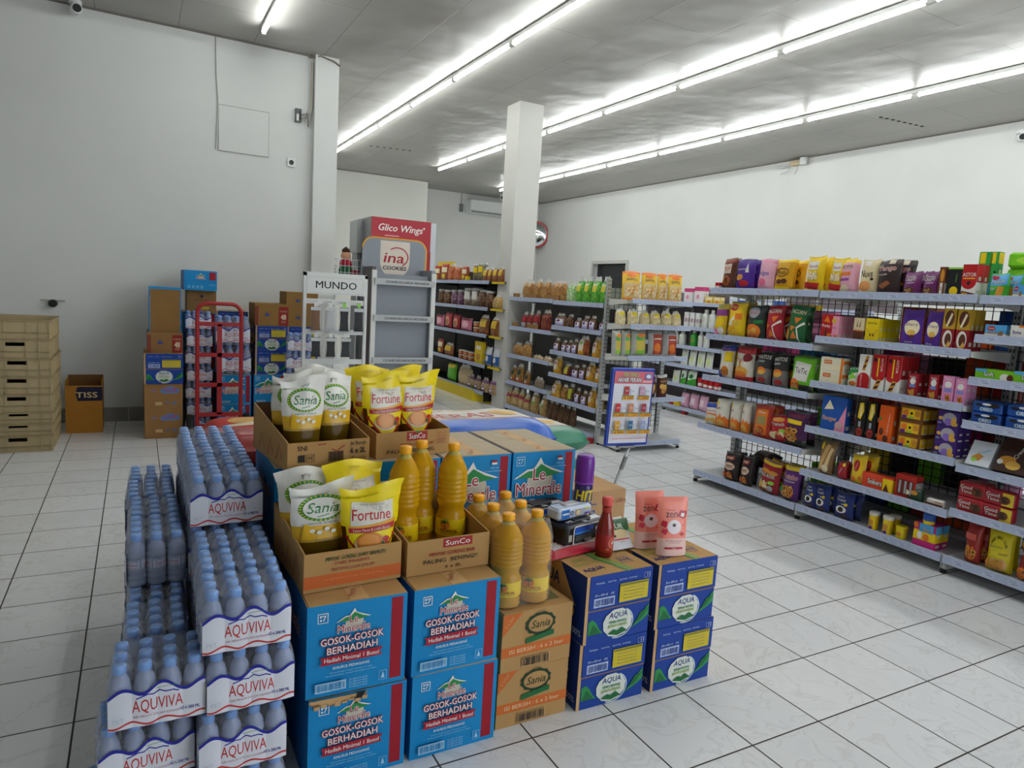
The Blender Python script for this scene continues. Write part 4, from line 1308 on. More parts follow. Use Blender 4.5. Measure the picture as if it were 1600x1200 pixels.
mb = MB().box(0, -.0005, 0, iw, .0005, ih, card('#DCDDE6')); A.onto(mb, lambda u, v, o: (u, -.0006 - o, v))
p = mb.build('poster', o, (-iw / 2, -.0135, m_))
MB().box(-.06, -.016, -.012, .06, .01, .0, GREY_MET).build('clip_rail', o)
MB().tube([(.075, -.06, .478), (.06, -.068, .455), (.034, -.085, .44), (.03, -.082, .4)], .008, STEEL).cyl((.0315, -.088, .43), (.023, -.065, .35), .013, GREY_MET, 12).build('bracket', e)
MB().cyl((.026, -.073, .38), (0, 0, .14), .011, STEEL, 12).build('pole', e)
MB().cyl((0, 0, .012), (0, 0, .15), .014, WHITE_MET, 12).lathe([(.15, 0), (.15, .01), (.02, .016)], WHITE_MET, 28).build('base', e)

# ================================================================ plastic crates by the left wall
CR = mat('#B5A37E', .6, .3, vary=.12, scale=5)
CRD = mat('#9C8A66', .6, .3, vary=.12, scale=5)


def crate_data(w, d, h, hole, txt=None):
    mb = MB(); t = .008
    hx, hz0, hz1 = .055, h * .62, h * .62 + .026
    for s in (-1, 1):            # the two walls across the depth, with the hand hole cut out
        y0, y1 = (-d / 2, -d / 2 + t) if s < 0 else (d / 2 - t, d / 2)
        if hole:
            mb.box(-w / 2, y0, 0, -hx, y1, h, CR).box(hx, y0, 0, w / 2, y1, h, CR).box(-hx, y0, 0, hx, y1, hz0, CR).box(-hx, y0, hz1, hx, y1, h, CR)
        else:
            mb.box(-w / 2, y0, 0, w / 2, y1, h, CR)
        yy = -d / 2 - .007 if s < 0 else d / 2
        for x in (-w / 2, -w * .36, -.068, .06, w * .33, w / 2 - .008):
            mb.box(x, yy, .004, x + .009, yy + .007, h, CR)
        mb.box(-w / 2 - .004, yy - .003, h - .014, w / 2 + .004, yy + .010, h, CRD).box(-w / 2, yy, h * .3, w / 2, yy + .005, h * .3 + .006, CRD)
    for s in (-1, 1):
        x0 = -w / 2 if s < 0 else w / 2 - t
        mb.box(x0, -d / 2 + t, 0, x0 + t, d / 2 - t, h, CR)
        xx = -w / 2 - .007 if s < 0 else w / 2
        for k in range(6):
            y = -d / 2 + .02 + k * (d - .05) / 5
            mb.box(xx, y, .004, xx + .007, y + .009, h, CR)
        mb.box(xx - .003, -d / 2, h - .014, xx + .010, d / 2, h, CRD)
    mb.box(-w / 2 + t, -d / 2 + t, .002, w / 2 - t, d / 2 - t, .01, CRD)
    if txt:
        A = Art(); A.text(txt, w * .12, h * .55, .028, card('#33406B'), bold=.04); A.onto(mb, facing(w, d + .014, h))
    return mb.data('crate')


cz = [0, .123, .207, .291, .419, .546, .674, .808, .942]
variants = {}
for i in range(8):
    h = cz[i + 1] - cz[i]
    txt = {0: 'KU', 4: 'KU', 5: 'KU', 6: 'RO'}.get(i)
    key = (round(h, 3), txt, i == 7)
    if key not in variants:
        variants[key] = crate_data(.405, .6, h, i != 7, txt)
    name = ('lowest', 'second', 'third', 'fourth', 'fifth', 'sixth', 'seventh', 'topmost')[i]
    put('plastic_crate', variants[key], 'Beige plastic crate against the left wall, %s%s of the stack' % (name, '' if i in (0, 7) else ' from the bottom'), 'crate', (-2.372 + .004 * (i % 3 - 1), 4.225, cz[i]), 0, 'stacked plastic crates')

# open carton with the dark printed band
w, d, h, t = .255, .3, .44, .005
mb = MB(); K = kraft('#A8742F'); KI = kraft('#7B5732')
mb.box(-w / 2, -d / 2, 0, w / 2, -d / 2 + t, h * .88, K).box(-w / 2, d / 2 - t, 0, w / 2, d / 2, h, KI)
mb.box(-w / 2, -d / 2 + t, 0, -w / 2 + t, d / 2 - t, h * .97, K).box(w / 2 - t, -d / 2 + t, 0, w / 2, d / 2 - t, h * .97, K).box(-w / 2 + t, -d / 2 + t, .002, w / 2 - t, d / 2 - t, .008, KI)
A = Art(); A.rect(w * .2, h * .6, w, h * .86, card('#171B38')); A.poly([(w * .2, h * .6), (w * .33, h * .6), (w * .28, h * .73), (w * .33, h * .86), (w * .2, h * .86)], K)
A.text('TISS', w * .58, h * .71, h * .1, card('#D9B98A'), w=w * .58, bold=.04); A.ring(w * .62, h * .42, .05, .035, .0015, card('#6E4A1C'), 45, 405, 4)
A.onto(mb, facing(w, d, h))
tag(mb.build('open_carton', None, (-2.01, 4.68, 0)), 'Open brown carton with a dark blue band beside the beige crates', 'box')

# ================================================================ goods stacked along the left wall
def bl_art(w, h, tag48=False, cloud=False, pale='#8C8FA0'):
    A = Art(); BLc = card('#3B4E86')
    if cloud:
        for dx, dy, r in ((0, 0, .045), (-.035, -.008, .035), (.035, -.006, .035)):
            A.ell(w * .66 + dx, h * .78 + dy, r, r * .65, card('#5E7FB8'), 14)
        A.text('CLUB', w * .66, h * .78, .03, card('#B0445C'), w=.09, bold=.03, shear=.15)
        A.ell(w * .25, h * .76, .02, .012, card('#8E6C88'), 10); A.rect(w * .28, h * .22, w * .46, h * .34, card('#C6A878')); A.ell(w * .6, h * .3, .016, .014, card('#7A6C80'), 10); A.ell(w * .78, h * .3, .016, .014, card('#6C7396'), 10)
    else:
        A.ell(w * .36, h * .5, .02, .013, BLc, 12); A.poly([(w * .36 - .024, h * .48), (w * .36 - .008, h * .62), (w * .36 + .008, h * .55), (w * .36 + .024, h * .48)], BLc)
    if tag48:
        A.rect(w * .70, 0.005, w * .985, h * .88, card('#8F2420')); A.text('ISI BERSIH', w * .84, h * .68, .014, KRL, w=w * .22, bold=.02); A.text('48', w * .84, h * .42, .045, card('#E3CDB0'), w=w * .15, bold=.05); A.text('CUP', w * .84, h * .2, .02, KRL, w=w * .13, bold=.03)
        A.rect(0, 0.005, w * .1, h * .88, card('#7F3A2C'))
    return A


def kb(w, d, h, c='#96734A', **k):
    return carton_data('carton', w, d, h, kraft(c), arts=(('front', bl_art(w, h, **k)),))


WS = 'goods stacked along the left wall'
club = kb(.275, .4, .222, '#9A7448', cloud=True); cup48 = kb(.255, .36, .165, '#8E6A42', tag48=True); cup48b = kb(.28, .36, .19, '#94703F', tag48=True)


def wall_box(me, label, x, yf, z, d, rz=0):
    carton(me, label, x, yf, z, d, rz, WS)


wall_box(club, 'Brown carton with blue cloud logo on the floor, left end of the wall stacks', -1.443, 4.2, 0, .4)
wall_box(club, 'Brown carton with blue cloud logo, second up in the leftmost wall stack', -1.446, 4.2, .222, .4, .01)
aq2 = aqua_data(.28, .4, .243)
wall_box(aq2, 'Dark blue water carton in the leftmost wall stack above two brown cartons', -1.443, 4.19, .444, .4)
wall_box(cup48, 'Brown carton with red corner label below the tall upright board carton', -1.43, 4.25, .687, .36)
mb = MB(); w, d, h = .228, .3, .36
mb.box(-w / 2, -d / 2, 0, w / 2, d / 2, h, CY, mtop=CY, mfront=kraft('#8A673C'), mleft=CYD)
A = Art(); A.rect(0, h - .016, w, h, CY); A.rect(0, 0, .006, h, CY); A.rect(w - .006, 0, w, h, CY); A.onto(mb, facing(w, d, h))
wall_box(mb.data('carton'), 'Tall brown carton with blue edges on top of the leftmost wall stack', -1.428, 4.28, .852, .3)
# second stack: hidden base cartons, then a brown one and a small blue one on top
for k in range(4):
    wall_box(lem_big, 'Blue mineral water carton behind the narrow water pack column, %s layer' % LAY[k], -1.15, 4.62, k * LH, LD)
bird = Art(); bird.ell(.11, .14, .014, .012, DARK, 10); bird.text('CAP BURUNG', .11, .11, .014, card('#7A3A2A')); bird.rect(.08, .03, .17, .055, card('#B59A3A'))
wall_box(carton_data('carton', .225, .3, .19, kraft('#8C6A42'), arts=(('front', bird),)), 'Brown carton with a small black bird above the water packs', -1.143, 4.5, 1.008, .3)
w, d, h = .252, .36, .165
A = Art(); minerale_logo(A, w * .5, h * .72, .06); A.rect(w * .77, h * .55, w * .96, h * .93, REDD); A.rect(0, h * .46, w, h * .475, CYD); A.text('600 ml', w * .86, h * .3, .012, card('#7FC0DE'))
for k in range(4):
    A.rect(w * (.1 + .13 * k), h * .1, w * (.18 + .13 * k), h * .25, card('#58AAD2'))
wall_box(carton_data('carton', w, d, h, CY, top=CY, left=CYD, arts=(('front', A),)), 'Small blue mineral water carton topping the whole wall stack', -1.16, 4.44, 1.198, .36, .02)
# narrow column of small water packs
for k in range(7):
    water_pack('Small water bottle pack in the narrow wall column, %s from the floor' % ORD[k], (-1.176 + .008 * (k % 2), 4.46, PH * k * .985), .02 * (k % 2), 'water packs in the narrow wall column', (2, 0) if k == 6 else None)
# larger bottles on blue cartons
r7, p7, h7 = .034, .0685, .245
prof = [(r7 * .8, 0), (r7, .006), (r7, .04), (r7 * .94, .045), (r7, .05), (r7, .15), (r7 * .95, .156), (r7, .165), (r7 * .85, .19), (r7 * .5, .215), (r7 * .42, .226)]
wb7 = MB().lathe(prof, PET, 14).data('bottle'); wc7 = MB().lathe([(.0155, .22), (.016, .222), (.016, .24), (.0145, h7), (.001, h7 + .0003)], CAPB, 14).data('cap')
wrap7 = scallop_film(4, 3, p7, r7, h7, .17, 'shrink_wrap', FILM, .02); band7 = pack_band(4, 3, p7, r7, .03, .13, 'AQUVIVA', '1.1 x 700 ML')


def big_pack(label, loc, rz=0):
    e = empty('water_bottle_pack', label, 'bottle pack', loc, rz, WS)
    for j in range(3):
        for i in range(4):
            b = part('bottle', wb7, e, (-1.5 * p7 + p7 * i, -p7 + p7 * j, 0)); part('cap', wc7, b)
    part('shrink_wrap', wrap7, e); part('printed_band', band7, e)


for k in range(2):
    wall_box(lem_big, 'Blue mineral water carton behind the red hand truck, %s one' % ('lower', 'upper')[k], -.9, 4.3, k * LH, LD)
    wall_box(lem_big, 'Blue mineral water carton right of the hand truck, %s one' % ('lower', 'upper')[k], -.615, 4.3, k * LH, LD)
    wall_box(lem_big, 'Blue mineral water carton behind the sock stand, %s one' % ('lower', 'upper')[k], -.33, 4.3, k * LH, LD)
    big_pack('Large water bottle pack behind the hand truck, %s one' % ('lower', 'upper')[k], (-.905 - .01 * k, 4.41, .5045 + .2465 * k), .01)
aq3 = aqua_data(.265, .36, .21)
for k in range(2):
    wall_box(aq3, 'Dark blue water carton right of the large water packs, %s one' % ('lower', 'upper')[k], -.605, 4.3, .5045 + .211 * k, .36)
    wall_box(aq3, 'Dark blue water carton beside the sock stand post, %s one' % ('lower', 'upper')[k], -.335, 4.34, .5045 + .211 * k, .36)
wall_box(cup48b, 'Brown carton with red 48 label on the dark blue cartons', -.605, 4.3, .9265, .36)
aq5 = aqua_data(.262, .30, .2555)
for k in range(4):
    wall_box(aq5, 'Dark blue water carton at the wall behind the large packs, %s layer' % LAY[k], -.88, 4.69, .2558 * k, .30)
brown = kb(.27, .34, .15, '#93703F', tag48=False)
wall_box(brown, 'Brown carton beside the sock stand post, lower of two', -.335, 4.36, .9265, .34)
wall_box(brown, 'Brown carton at the top beside the sock stand post', -.34, 4.36, 1.0765, .34)
for k in range(6):
    water_pack('Small water bottle pack partly behind the sock stand, %s from the floor' % ORD[k], (-.43 + .008 * (k % 2), 4.05, PH * k), -.1, 'water packs behind the sock stand')

# ================================================================ red hand truck
e = empty('hand_truck', 'Red two-wheeled hand truck standing in front of the water packs', 'hand truck', (-1.04, 4.12, 0))
mb = MB(); pts = []
for s, rng in ((-1, range(0, 7)), (1, range(6, -1, -1))):
    for i in rng:
        a = math.radians(90 * i / 6) if s < 0 else math.radians(90 * i / 6)
        pts.append((s * (.165 - .08 + .08 * math.cos(a)), 0, 1.03 + .075 * math.sin(a)))
mb.tube([(-.165, 0, .1)] + pts + [(.165, 0, .1)], .0165, RED_PAINT, 10)
mb.build('frame', e)
for z in (.2, .445, .69, .94):
    MB().box(-.165, -.012, z - .016, .165, .012, z + .016, RED_PAINT).build('cross_bar', e)
MB().box(-.018, -.012, .2, .018, .012, .94, RED_PAINT).build('centre_bar', e)
MB().box(-.17, -.17, .035, .17, .01, .043, RED_PAINT).box(-.17, 0.0, .04, .17, .01, .12, RED_PAINT).build('toe_plate', e)
for s in (-1, 1):
    wh = MB().lathe([(.05, -.03), (.085, -.028), (.095, -.015), (.095, .015), (.085, .028), (.05, .03)], DARK, 24).build('wheel', e, (s * .215, .06, .0955)); wh.rotation_euler = (0, PI / 2, 0)
    MB().lathe([(.02, -.034), (.045, -.03), (.045, .03), (.02, .034)], mat('#B9B9B4', .4), 16).build('hub', wh)
MB().cyl((-.235, .06, .0955), (.235, .06, .0955), .01, GREY_MET, 10).build('axle', e)

# ================================================================ sock stand
e = empty('sock_stand', 'White sock display stand with black lettering on its header', 'display stand', (-.374, 3.06, 0))
W2 = .228
mb = MB()
for s in (-1, 1):
    mb.box(s * W2 - .021 * (s > 0) * 1 - .021 * (s < 0) * 0, -.012, .03, s * W2 + .021 * (s < 0) + .0, .018, 1.39, WHITE_MET)
mb.box(-W2, -.012, 1.365, W2, .018, 1.392, WHITE_MET)
mb.build('frame', e)
for s in (-1, 1):
    MB().box(s * W2 - .02, -.22, 0, s * W2 + .02, .22, .03, WHITE_MET).build('foot', e)
mb = MB().box(-W2 + .021, -.016, 1.24, W2 - .021, .01, 1.365, WHITE_MET)
A = Art(); A.text('MUNDO', 0, 1.307, .05, card('#141414'), w=.29, bold=.02, space=1.02); A.ring(0, 1.304, .275, .078, .0015, card('#9A9C9B'), 45, 405, 4)
A.onto(mb, lambda u, v, o: (u, -.016 - o, v)); mb.build('header_board', e)
for z in (1.19, .975, .76):
    MB().box(-W2 + .02, -.004, z - .02, W2 - .02, .006, z + .016, WHITE_MET).build('hook_rail', e)
hk = mat('#C8CACC', .3, .5, .6)
socks = [(0, -.155, '#8A5F3A', 'brown socks'), (0, -.055, '#D6D4D2', 'white socks'), (0, .045, '#15151A', 'black socks'), (0, .15, '#1B1C22', 'black socks in a printed bag'), (1, -.15, '#1C1C1E', 'black ankle socks'), (1, -.045, '#222224', 'dark ankle socks'), (1, .06, '#23262A', 'dark socks with a green label')]
for row, x, c, what in socks:
    z = (1.19, .975)[row]; hcol = mat(c, .85, .2, vary=.15, scale=60)
    MB().tube([(x, 0, z), (x, -.1, z - .004), (x, -.105, z + .008)], .0025, hk, 6).build('hook', e)
    so = empty('sock_pack', 'Pack of %s on the %s hooks of the sock stand' % (what, ('upper', 'lower')[row]), 'socks', (-.374 + x, 3.06 - .075, z - .005), 0, 'sock packs on the sock stand')
    L_ = .17 if row == 0 else .14

    def fs(u, v, o=0, s=-1):
        xx = 2 * u - 1
        wd = (.034 - .006 * math.sin(v * 3)) if c != '#D6D4D2' else .03 + .012 * (1 - v)
        return (xx * wd, s * (.010 * max(0, 1 - xx ** 4) ** .5 * max(0, 1 - (2 * v - 1) ** 6) ** .5 + o), -.03 - L_ + L_ * v)
    MB().grid(lambda u, v: fs(u, v), 8, 12, hcol).grid(lambda u, v: fs(u, v, 0, 1), 8, 12, hcol, flip=True).build('socks', so)
    MB().box(-.036, -.0125, -.058, .036, -.010, -.034, film('#D9DAD6')).box(-.012, -.0015, -.034, .012, .0015, .004, film('#7FC52A' if row == 0 and x > 0 else '#D9DAD6')).build('header_card', so)
    MB().box(-.044, -.014, -.04 - L_, .044, -.0138, -.03, clear_film('sock_bag', '#F6F7F8', .02)).build('clear_bag', so)

# ================================================================ cookie rack with back board
e = empty('cookie_rack', 'Tall empty grey cookie rack with three lettered rails', 'display rack', (.227, 3.3, 0))
GB = mat('#8E949B', .5, .4, vary=.03); POST = mat('#D5D6D2', .45); BR_ = mat('#5B5350', .5)
for s in (-1, 1):
    mb = MB().box(s * .245 - .018, 0, 0, s * .245 + .018, .02, 1.445, POST).box(s * .245 - .016, .02, 0, s * .245 + .016, .26, 1.47, BR_ if s < 0 else GB)
    mb.build('side_panel', e)
P = [(-.27, 1.0), (.27, 1.0)] + [(.27 - .09 + .09 * math.cos(math.radians(9 * i)), 1.62 + .09 * math.sin(math.radians(9 * i))) for i in range(11)] + [(-.27 + .09 - .09 * math.sin(math.radians(9 * i)), 1.62 + .09 * math.cos(math.radians(9 * i))) for i in range(11)]
k = len(P); mb = MB().add([(x, .262, z) for x, z in P] + [(x, .275, z) for x, z in P], [tuple(range(k)), tuple(reversed(range(k, 2 * k)))] + [(i, i + k, (i + 1) % k + k, (i + 1) % k) for i in range(k)], GB)
A = Art(); A.stroke(P[1:], .012, card('#E0A432'))
PEN = card('#E0D3C6'); A.poly([(-.125, 1.69), (-.125, 1.52)] + [(.125 * math.cos(math.radians(180 + 15 * i)), 1.52 + .125 * math.sin(math.radians(180 + 15 * i))) for i in range(13)] + [(.125, 1.69)], PEN)
RL = card('#B02430'); A.text('ina', -.01, 1.555, .075, RL, w=.17, bold=.03, shear=.15); A.ring(.02, 1.565, .09, .075, .009, RL, -60, 130, 20); A.text('COOKIES', .0, 1.475, .03, card('#141414'), w=.2, bold=.04); A.text('since 1992', 0, 1.375, .018, WH, w=.2, bold=.03)
A.onto(mb, lambda u, v, o: (u, .262 - o, v)); mb.build('back_board', e)
MB().box(-.23, .06, .05, .23, .07, 1.42, GB).build('back_panel', e)
for z in (1.36, 1.077, .745, .4, .1):
    mb = MB().box(-.245, -.012, z - .024, .25, -.002, z + .024, mat('#B4B6B6', .45))
    A = Art(); A.text('COOKIES KELUARGA INDONESIA', .02, z, .018, card('#2A2E3A'), w=.36, bold=.03); A.onto(mb, lambda u, v, o: (u, -.012 - o, v)); mb.build('shelf_rail', e)
    MB().box(-.229, 0, z - .024, .229, .059, z - .014, GB).build('shelf_board', e)

# ================================================================ freezer
e = empty('upright_freezer', 'Tall grey upright freezer with a red header behind the cookie rack', 'freezer', (.9, 5.72, 0))
FG = mat('#7C7F80', .4, .4, .2)
mb = MB().rbox(-.335, -.35, .08, .335, .37, 2.06, .012, FG); mb.build('cabinet', e)
mb = MB().box(-.335, -.37, 1.74, .335, -.35, 2.055, mat('#A81D2C', .4))
A = Art(); A.text('Glico Wings', -.01, 1.945, .095, WH, w=.5, shear=.25, bold=.02); A.rect(-.19, 1.865, -.03, 1.878, card('#D9909A')); A.poly([(.235, 1.985), (.27, 1.99), (.255, 1.965)], WH)
A.onto(mb, lambda u, v, o: (u, -.37 - o, v)); mb.build('header_sign', e)
mb = MB().box(-.335, -.385, .12, .335, -.35, 1.735, mat('#9A1A28', .4)); mb.box(-.27, -.388, .2, .27, -.384, 1.68, mat('#20262B', .15)); mb.build('door', e)
MB().tube([(-.33, -.39, 1.3), (-.33, -.42, 1.32), (-.33, -.42, 1.6), (-.33, -.39, 1.62)], .01, STEEL).build('handle', e)
MB().box(-.40, -.05, 1.68, -.335, .25, 2.03, mat('#9FA2A2', .45)).box(-.38, .0, .2, -.335, .2, 1.68, FG).build('service_housing', e)
MB().box(.335, -.36, .1, .40, -.25, 2.05, mat('#C5CBD0', .4)).build('side_post', e)
for sx in (-.27, .27):
    for sy in (-.28, .28):
        MB().cyl((sx, sy, 0), (sx, sy, .085), .022, DARK, 10).build('foot', e)

# wire basket with plush toys behind the left column
e = empty('wire_basket_stand', 'Wire basket stand beside the freezer holding red and green toys', 'stand', (.36, 5.55, 0))
mb = MB()
for s in (-1, 1):
    mb.tube([(s * .12, 0, 0), (s * .12, 0, 1.5)], .008, STEEL, 6)
for z in (1.38, 1.45, 1.52, 1.59):
    mb.tube([(-.13, -.11, z), (.13, -.11, z), (.13, .11, z), (-.13, .11, z), (-.13, -.11, z)], .003, STEEL, 5)
for i in range(7):
    x = -.13 + .26 * i / 6; mb.tube([(x, -.11, 1.38), (x, -.11, 1.59)], .0025, STEEL, 5).tube([(x, .11, 1.38), (x, .11, 1.59)], .0025, STEEL, 5)
mb.box(-.13, -.11, 1.376, .13, .11, 1.38, STEEL); mb.box(-.15, -.12, 0, .15, .12, .012, STEEL); mb.build('wire_frame', e)
t = empty('plush_toy', 'Plush toy in red and green clothes sitting in the wire basket', 'toy', (.35, 5.545, 1.382))
MB().lathe([(.03, 0), (.07, .02), (.075, .08), (.055, .16), (.03, .2)], mat('#1E5A32', .9), 16).build('body', t)
MB().lathe([(.058, .13), (.066, .15), (.06, .19), (.03, .215)], mat('#A3182A', .9), 16).build('scarf', t)
MB().lathe([(.01, .2), (.05, .215), (.055, .25), (.04, .29), (.01, .305)], mat('#C49070', .9), 16).build('head', t)
MB().lathe([(.045, .285), (.04, .315), (.002, .345)], mat('#3A2218', .9), 14).build('hair', t)
tag(MB().rbox(-.05, -.05, 0, .05, .05, .1, .02, mat('#7E1A22', .8)).build('toy_parcel', None, (.435, 5.53, 1.382)), 'Small dark red parcel beside the plush toy in the basket', 'parcel')

# ================================================================ shelving
def rail_data(L, yellow=False):
    mb = MB(); m = mat('#D3BE1E', .45) if yellow else RAIL
    V = []
    mb.box(0, -.004, -.043, L, .004, 0, m)
    mb.box(.003, -.0055, -.004, L - .003, -.003, -.001, mat('#C3CBDD', .35)).box(.003, -.0055, -.042, L - .003, -.003, -.039, mat('#C3CBDD', .35))
    if not yellow:
        A = Art(); rn = random.Random(int(L * 1000)); x = .05; T = card('#B7C0D6'); G = card('#8590AE')
        while x < L - .09:
            A.rect(x, -.036, x + .055, -.008, T); A.rect(x + .006, -.018, x + .04, -.0145, G); A.rect(x + .02, -.028, x + .047, -.023, G); x += rn.uniform(.085, .17)
        A.onto(mb, lambda u, v, o: (u, -.004 - o, v))
    return mb.data('price_rail')


def gondola(label, loc, rz, bays, depth, post_h, back='wire', yellow=False, base_feet=True, back_h=None, group=None, name='gondola_shelf', skip_base=()):
    """local frame: x runs to the viewer's right, the front edge is y = 0, shelves reach back to y = depth"""
    e = empty(name, label, 'shelf', loc, rz, group)
    PC = DARK if yellow else mat('#A6A9A8', .45, .4, .2); DK = DARK if yellow else mat('#B9BCBF', .45, .4, vary=.03)
    L = bays[-1][1]
    xs = [bays[0][0]] + [b[1] for b in bays]
    slot = mat('#2B2C2E', .6)
    for x in xs:
        mb = MB().box(x - .02, depth, 0, x + .02, depth + .03, post_h, PC)
        z = .15
        while z < post_h - .02:
            mb.box(x - .012, depth - .001, z, x - .006, depth, z + .018, slot).box(x + .006, depth - .001, z, x + .012, depth, z + .018, slot); z += .035
        mb.build('upright', e)
    for k, (x0, x1, zs) in enumerate(bays):
        if back == 'wire':
            mb = MB(); z0, z1 = .15, post_h - .02
            n = int((x1 - x0 - .04) / .05)
            for i in range(n + 1):
                x = x0 + .025 + (x1 - x0 - .05) * i / n; mb.box(x - .002, depth + .012, z0, x + .002, depth + .016, z1, WIRE if not yellow else DARK)
            n = int((z1 - z0) / .05)
            for i in range(n + 1):
                z = z0 + (z1 - z0) * i / n; mb.box(x0 + .02, depth + .010, z - .002, x1 - .02, depth + .014, z + .002, WIRE)
            mb.build('wire_back', e)
        elif back:
            mb = MB().box(x0 + .02, depth + .010, .1, x1 - .02, depth + .018, post_h - .02, mat(back, .6)); mb.build('back_panel', e)
        for i, z in enumerate(zs):
            d0 = .0
            sh = MB().box(x0 + .006, d0 + .006, z - .036, x1 - .006, depth, z - .011, DK).build('shelf_board', e)
            r_ = rail_data(x1 - x0 - .012, yellow and i > 99)
            o = part('price_rail', r_, sh, (x0 + .006, d0 + .002, z)); o.rotation_euler = (-.12, 0, 0)
            for xx in (x0 + .004, x1 - .007):
                mb = MB(); zt = z - .0115; zb = (z - .07) if i else .02
                mb.add([(xx, .008, z - .04 if i else .03), (xx, .008, zt), (xx, depth, zt), (xx, depth, zb), (xx + .003, .008, z - .04 if i else .03), (xx + .003, .008, zt), (xx + .003, depth, zt), (xx + .003, depth, zb)],
                       [(0, 1, 2, 3), (7, 6, 5, 4), (0, 4, 5, 1), (1, 5, 6, 2), (2, 6, 7, 3), (3, 7, 4, 0)], mat('#D8D8D2', .5) if not yellow else DARK)
                mb.build('shelf_bracket', sh)
    if base_feet:
        for x in xs:
            for yy in (.03, depth):
                MB().cyl((x, yy, 0), (x, yy, .02), .016, DARK, 10).build('foot', e)
            MB().box(x - .012, .03, .02, x + .012, depth, .04, mat('#C9CAC6', .5)).build('base_bar', e)
    return e


ZA = {'L': [.10, .46, .82, 1.122, 1.454], 'M': [.105, .34, .616, .90, 1.176, 1.45], 'R': [.106, .36, .594, .821, 1.042, 1.255, 1.448]}
ZB = {'F': [.08, .36, .662, .975, 1.30], 'N': [.075, .32, .56, .79, 1.04, 1.29]}
ZE = [.09, .484, .855, 1.129, 1.347]
ZY = [.15, .475, .838, 1.157, 1.47]
ZC = [.09, .37, .605, .84, 1.07, 1.36]
XL = -PI / 2
gondola('White snack gondola with pale blue rails along the right side', (2.05, 1.855, 0), XL, [(0, .925, ZA['L']), (.925, 1.842, ZA['M']), (1.842, 2.76, ZA['R']), (2.76, 3.68, ZA['M'])], .385, 1.5)
gondola('White cracker gondola with grey back in front of the middle column', (2.08, 4.975, 0), XL, [(0, .912, ZB['F']), (.912, 1.785, ZB['N'])], .33, 1.46, back='#84857F')
gondola('White end rack facing the entrance beside the cracker gondola', (2.085, 2.80, 0), 0, [(0, .69, ZE)], .33, 1.515, back='wire')
gondola('White rear aisle gondola stocked with bottles and tissue packs', (4.2, 5.6, 0), XL, [(.9 * k, .9 * k + .9, ZC) for k in range(4)], .36, 1.5, back='#6E6468')
ye = gondola('Black shelving with a yellow kick board left of the middle column', (2.0, 8.05, 0), XL, [(0, .9, ZY), (.9, 1.78, ZY), (1.78, 2.67, ZY)], .38, 1.62, back='#2A2624', yellow=True, base_feet=False)
YP = mat('#D9BE0C', .45, .4, vary=.05)
MB().box(0, -.02, 0, 2.4, -.006, .13, YP).add([(2.4, -.02, 0), (2.4, -.02, .135), (2.73, .16, .135), (2.73, .16, 0), (2.4, 0, 0), (2.4, 0, .135), (2.73, .18, .135), (2.73, .18, 0)], [(0, 1, 2, 3), (7, 6, 5, 4), (1, 5, 6, 2), (3, 2, 6, 7), (0, 4, 5, 1), (0, 3, 7, 4)], YP).build('kick_board', ye)
for z in ZY[1:]:
    MB().box(2.68, .03, z - .036, 2.98, .045, z - .012, YP).box(2.68, .045, z - .022, 2.98, .38, z - .0125, DARK).build('corner_shelf', ye)
MB().box(2.66, .382, .1, 3.02, .398, 1.6, mat('#2A2624', .6)).build('corner_back', ye)
MB().box(.35, .3, 1.5, .95, .315, 1.74, YP).build('top_sign', ye)
for i, x in enumerate((.0, .68)):
    pass
for lab, loc in (('Red foot block at the near end of the cracker gondola', (2.03, 3.2, 0)), ('Red foot block under the rear aisle gondola', (4.24, 4.33, 0))):
    tag(MB().rbox(-.035, -.03, 0, .035, .03, .05, .008, RED_PAINT).build('foot_block', None, loc), lab, 'foot block')

# ================================================================ packaged goods: what each kind looks like
C = {'k': '#1C1714', 'w': '#E4E1DA', 'r': '#B3161D', 'y': '#EBC80F', 'g': '#1E7A36', 'b': '#1E3F9E', 'o': '#E0761C', 'p': '#5B2A86', 'n': '#5A2E1C', 't': '#CDA469', 'i': '#E58FB0', 'c': '#E9DDB8', 'l': '#8CC63E', 'd': '#163A22', 'm': '#7A1220', 's': '#9AA0A6', 'u': '#4FA3D8', 'v': '#A79BD6', 'e': '#C98A2B', 'a': '#D9A94A'}


def K_(c):
    return C.get(c, c)


CH = ('s', .08, .05, .92, .38, 16, .1, 'eao')
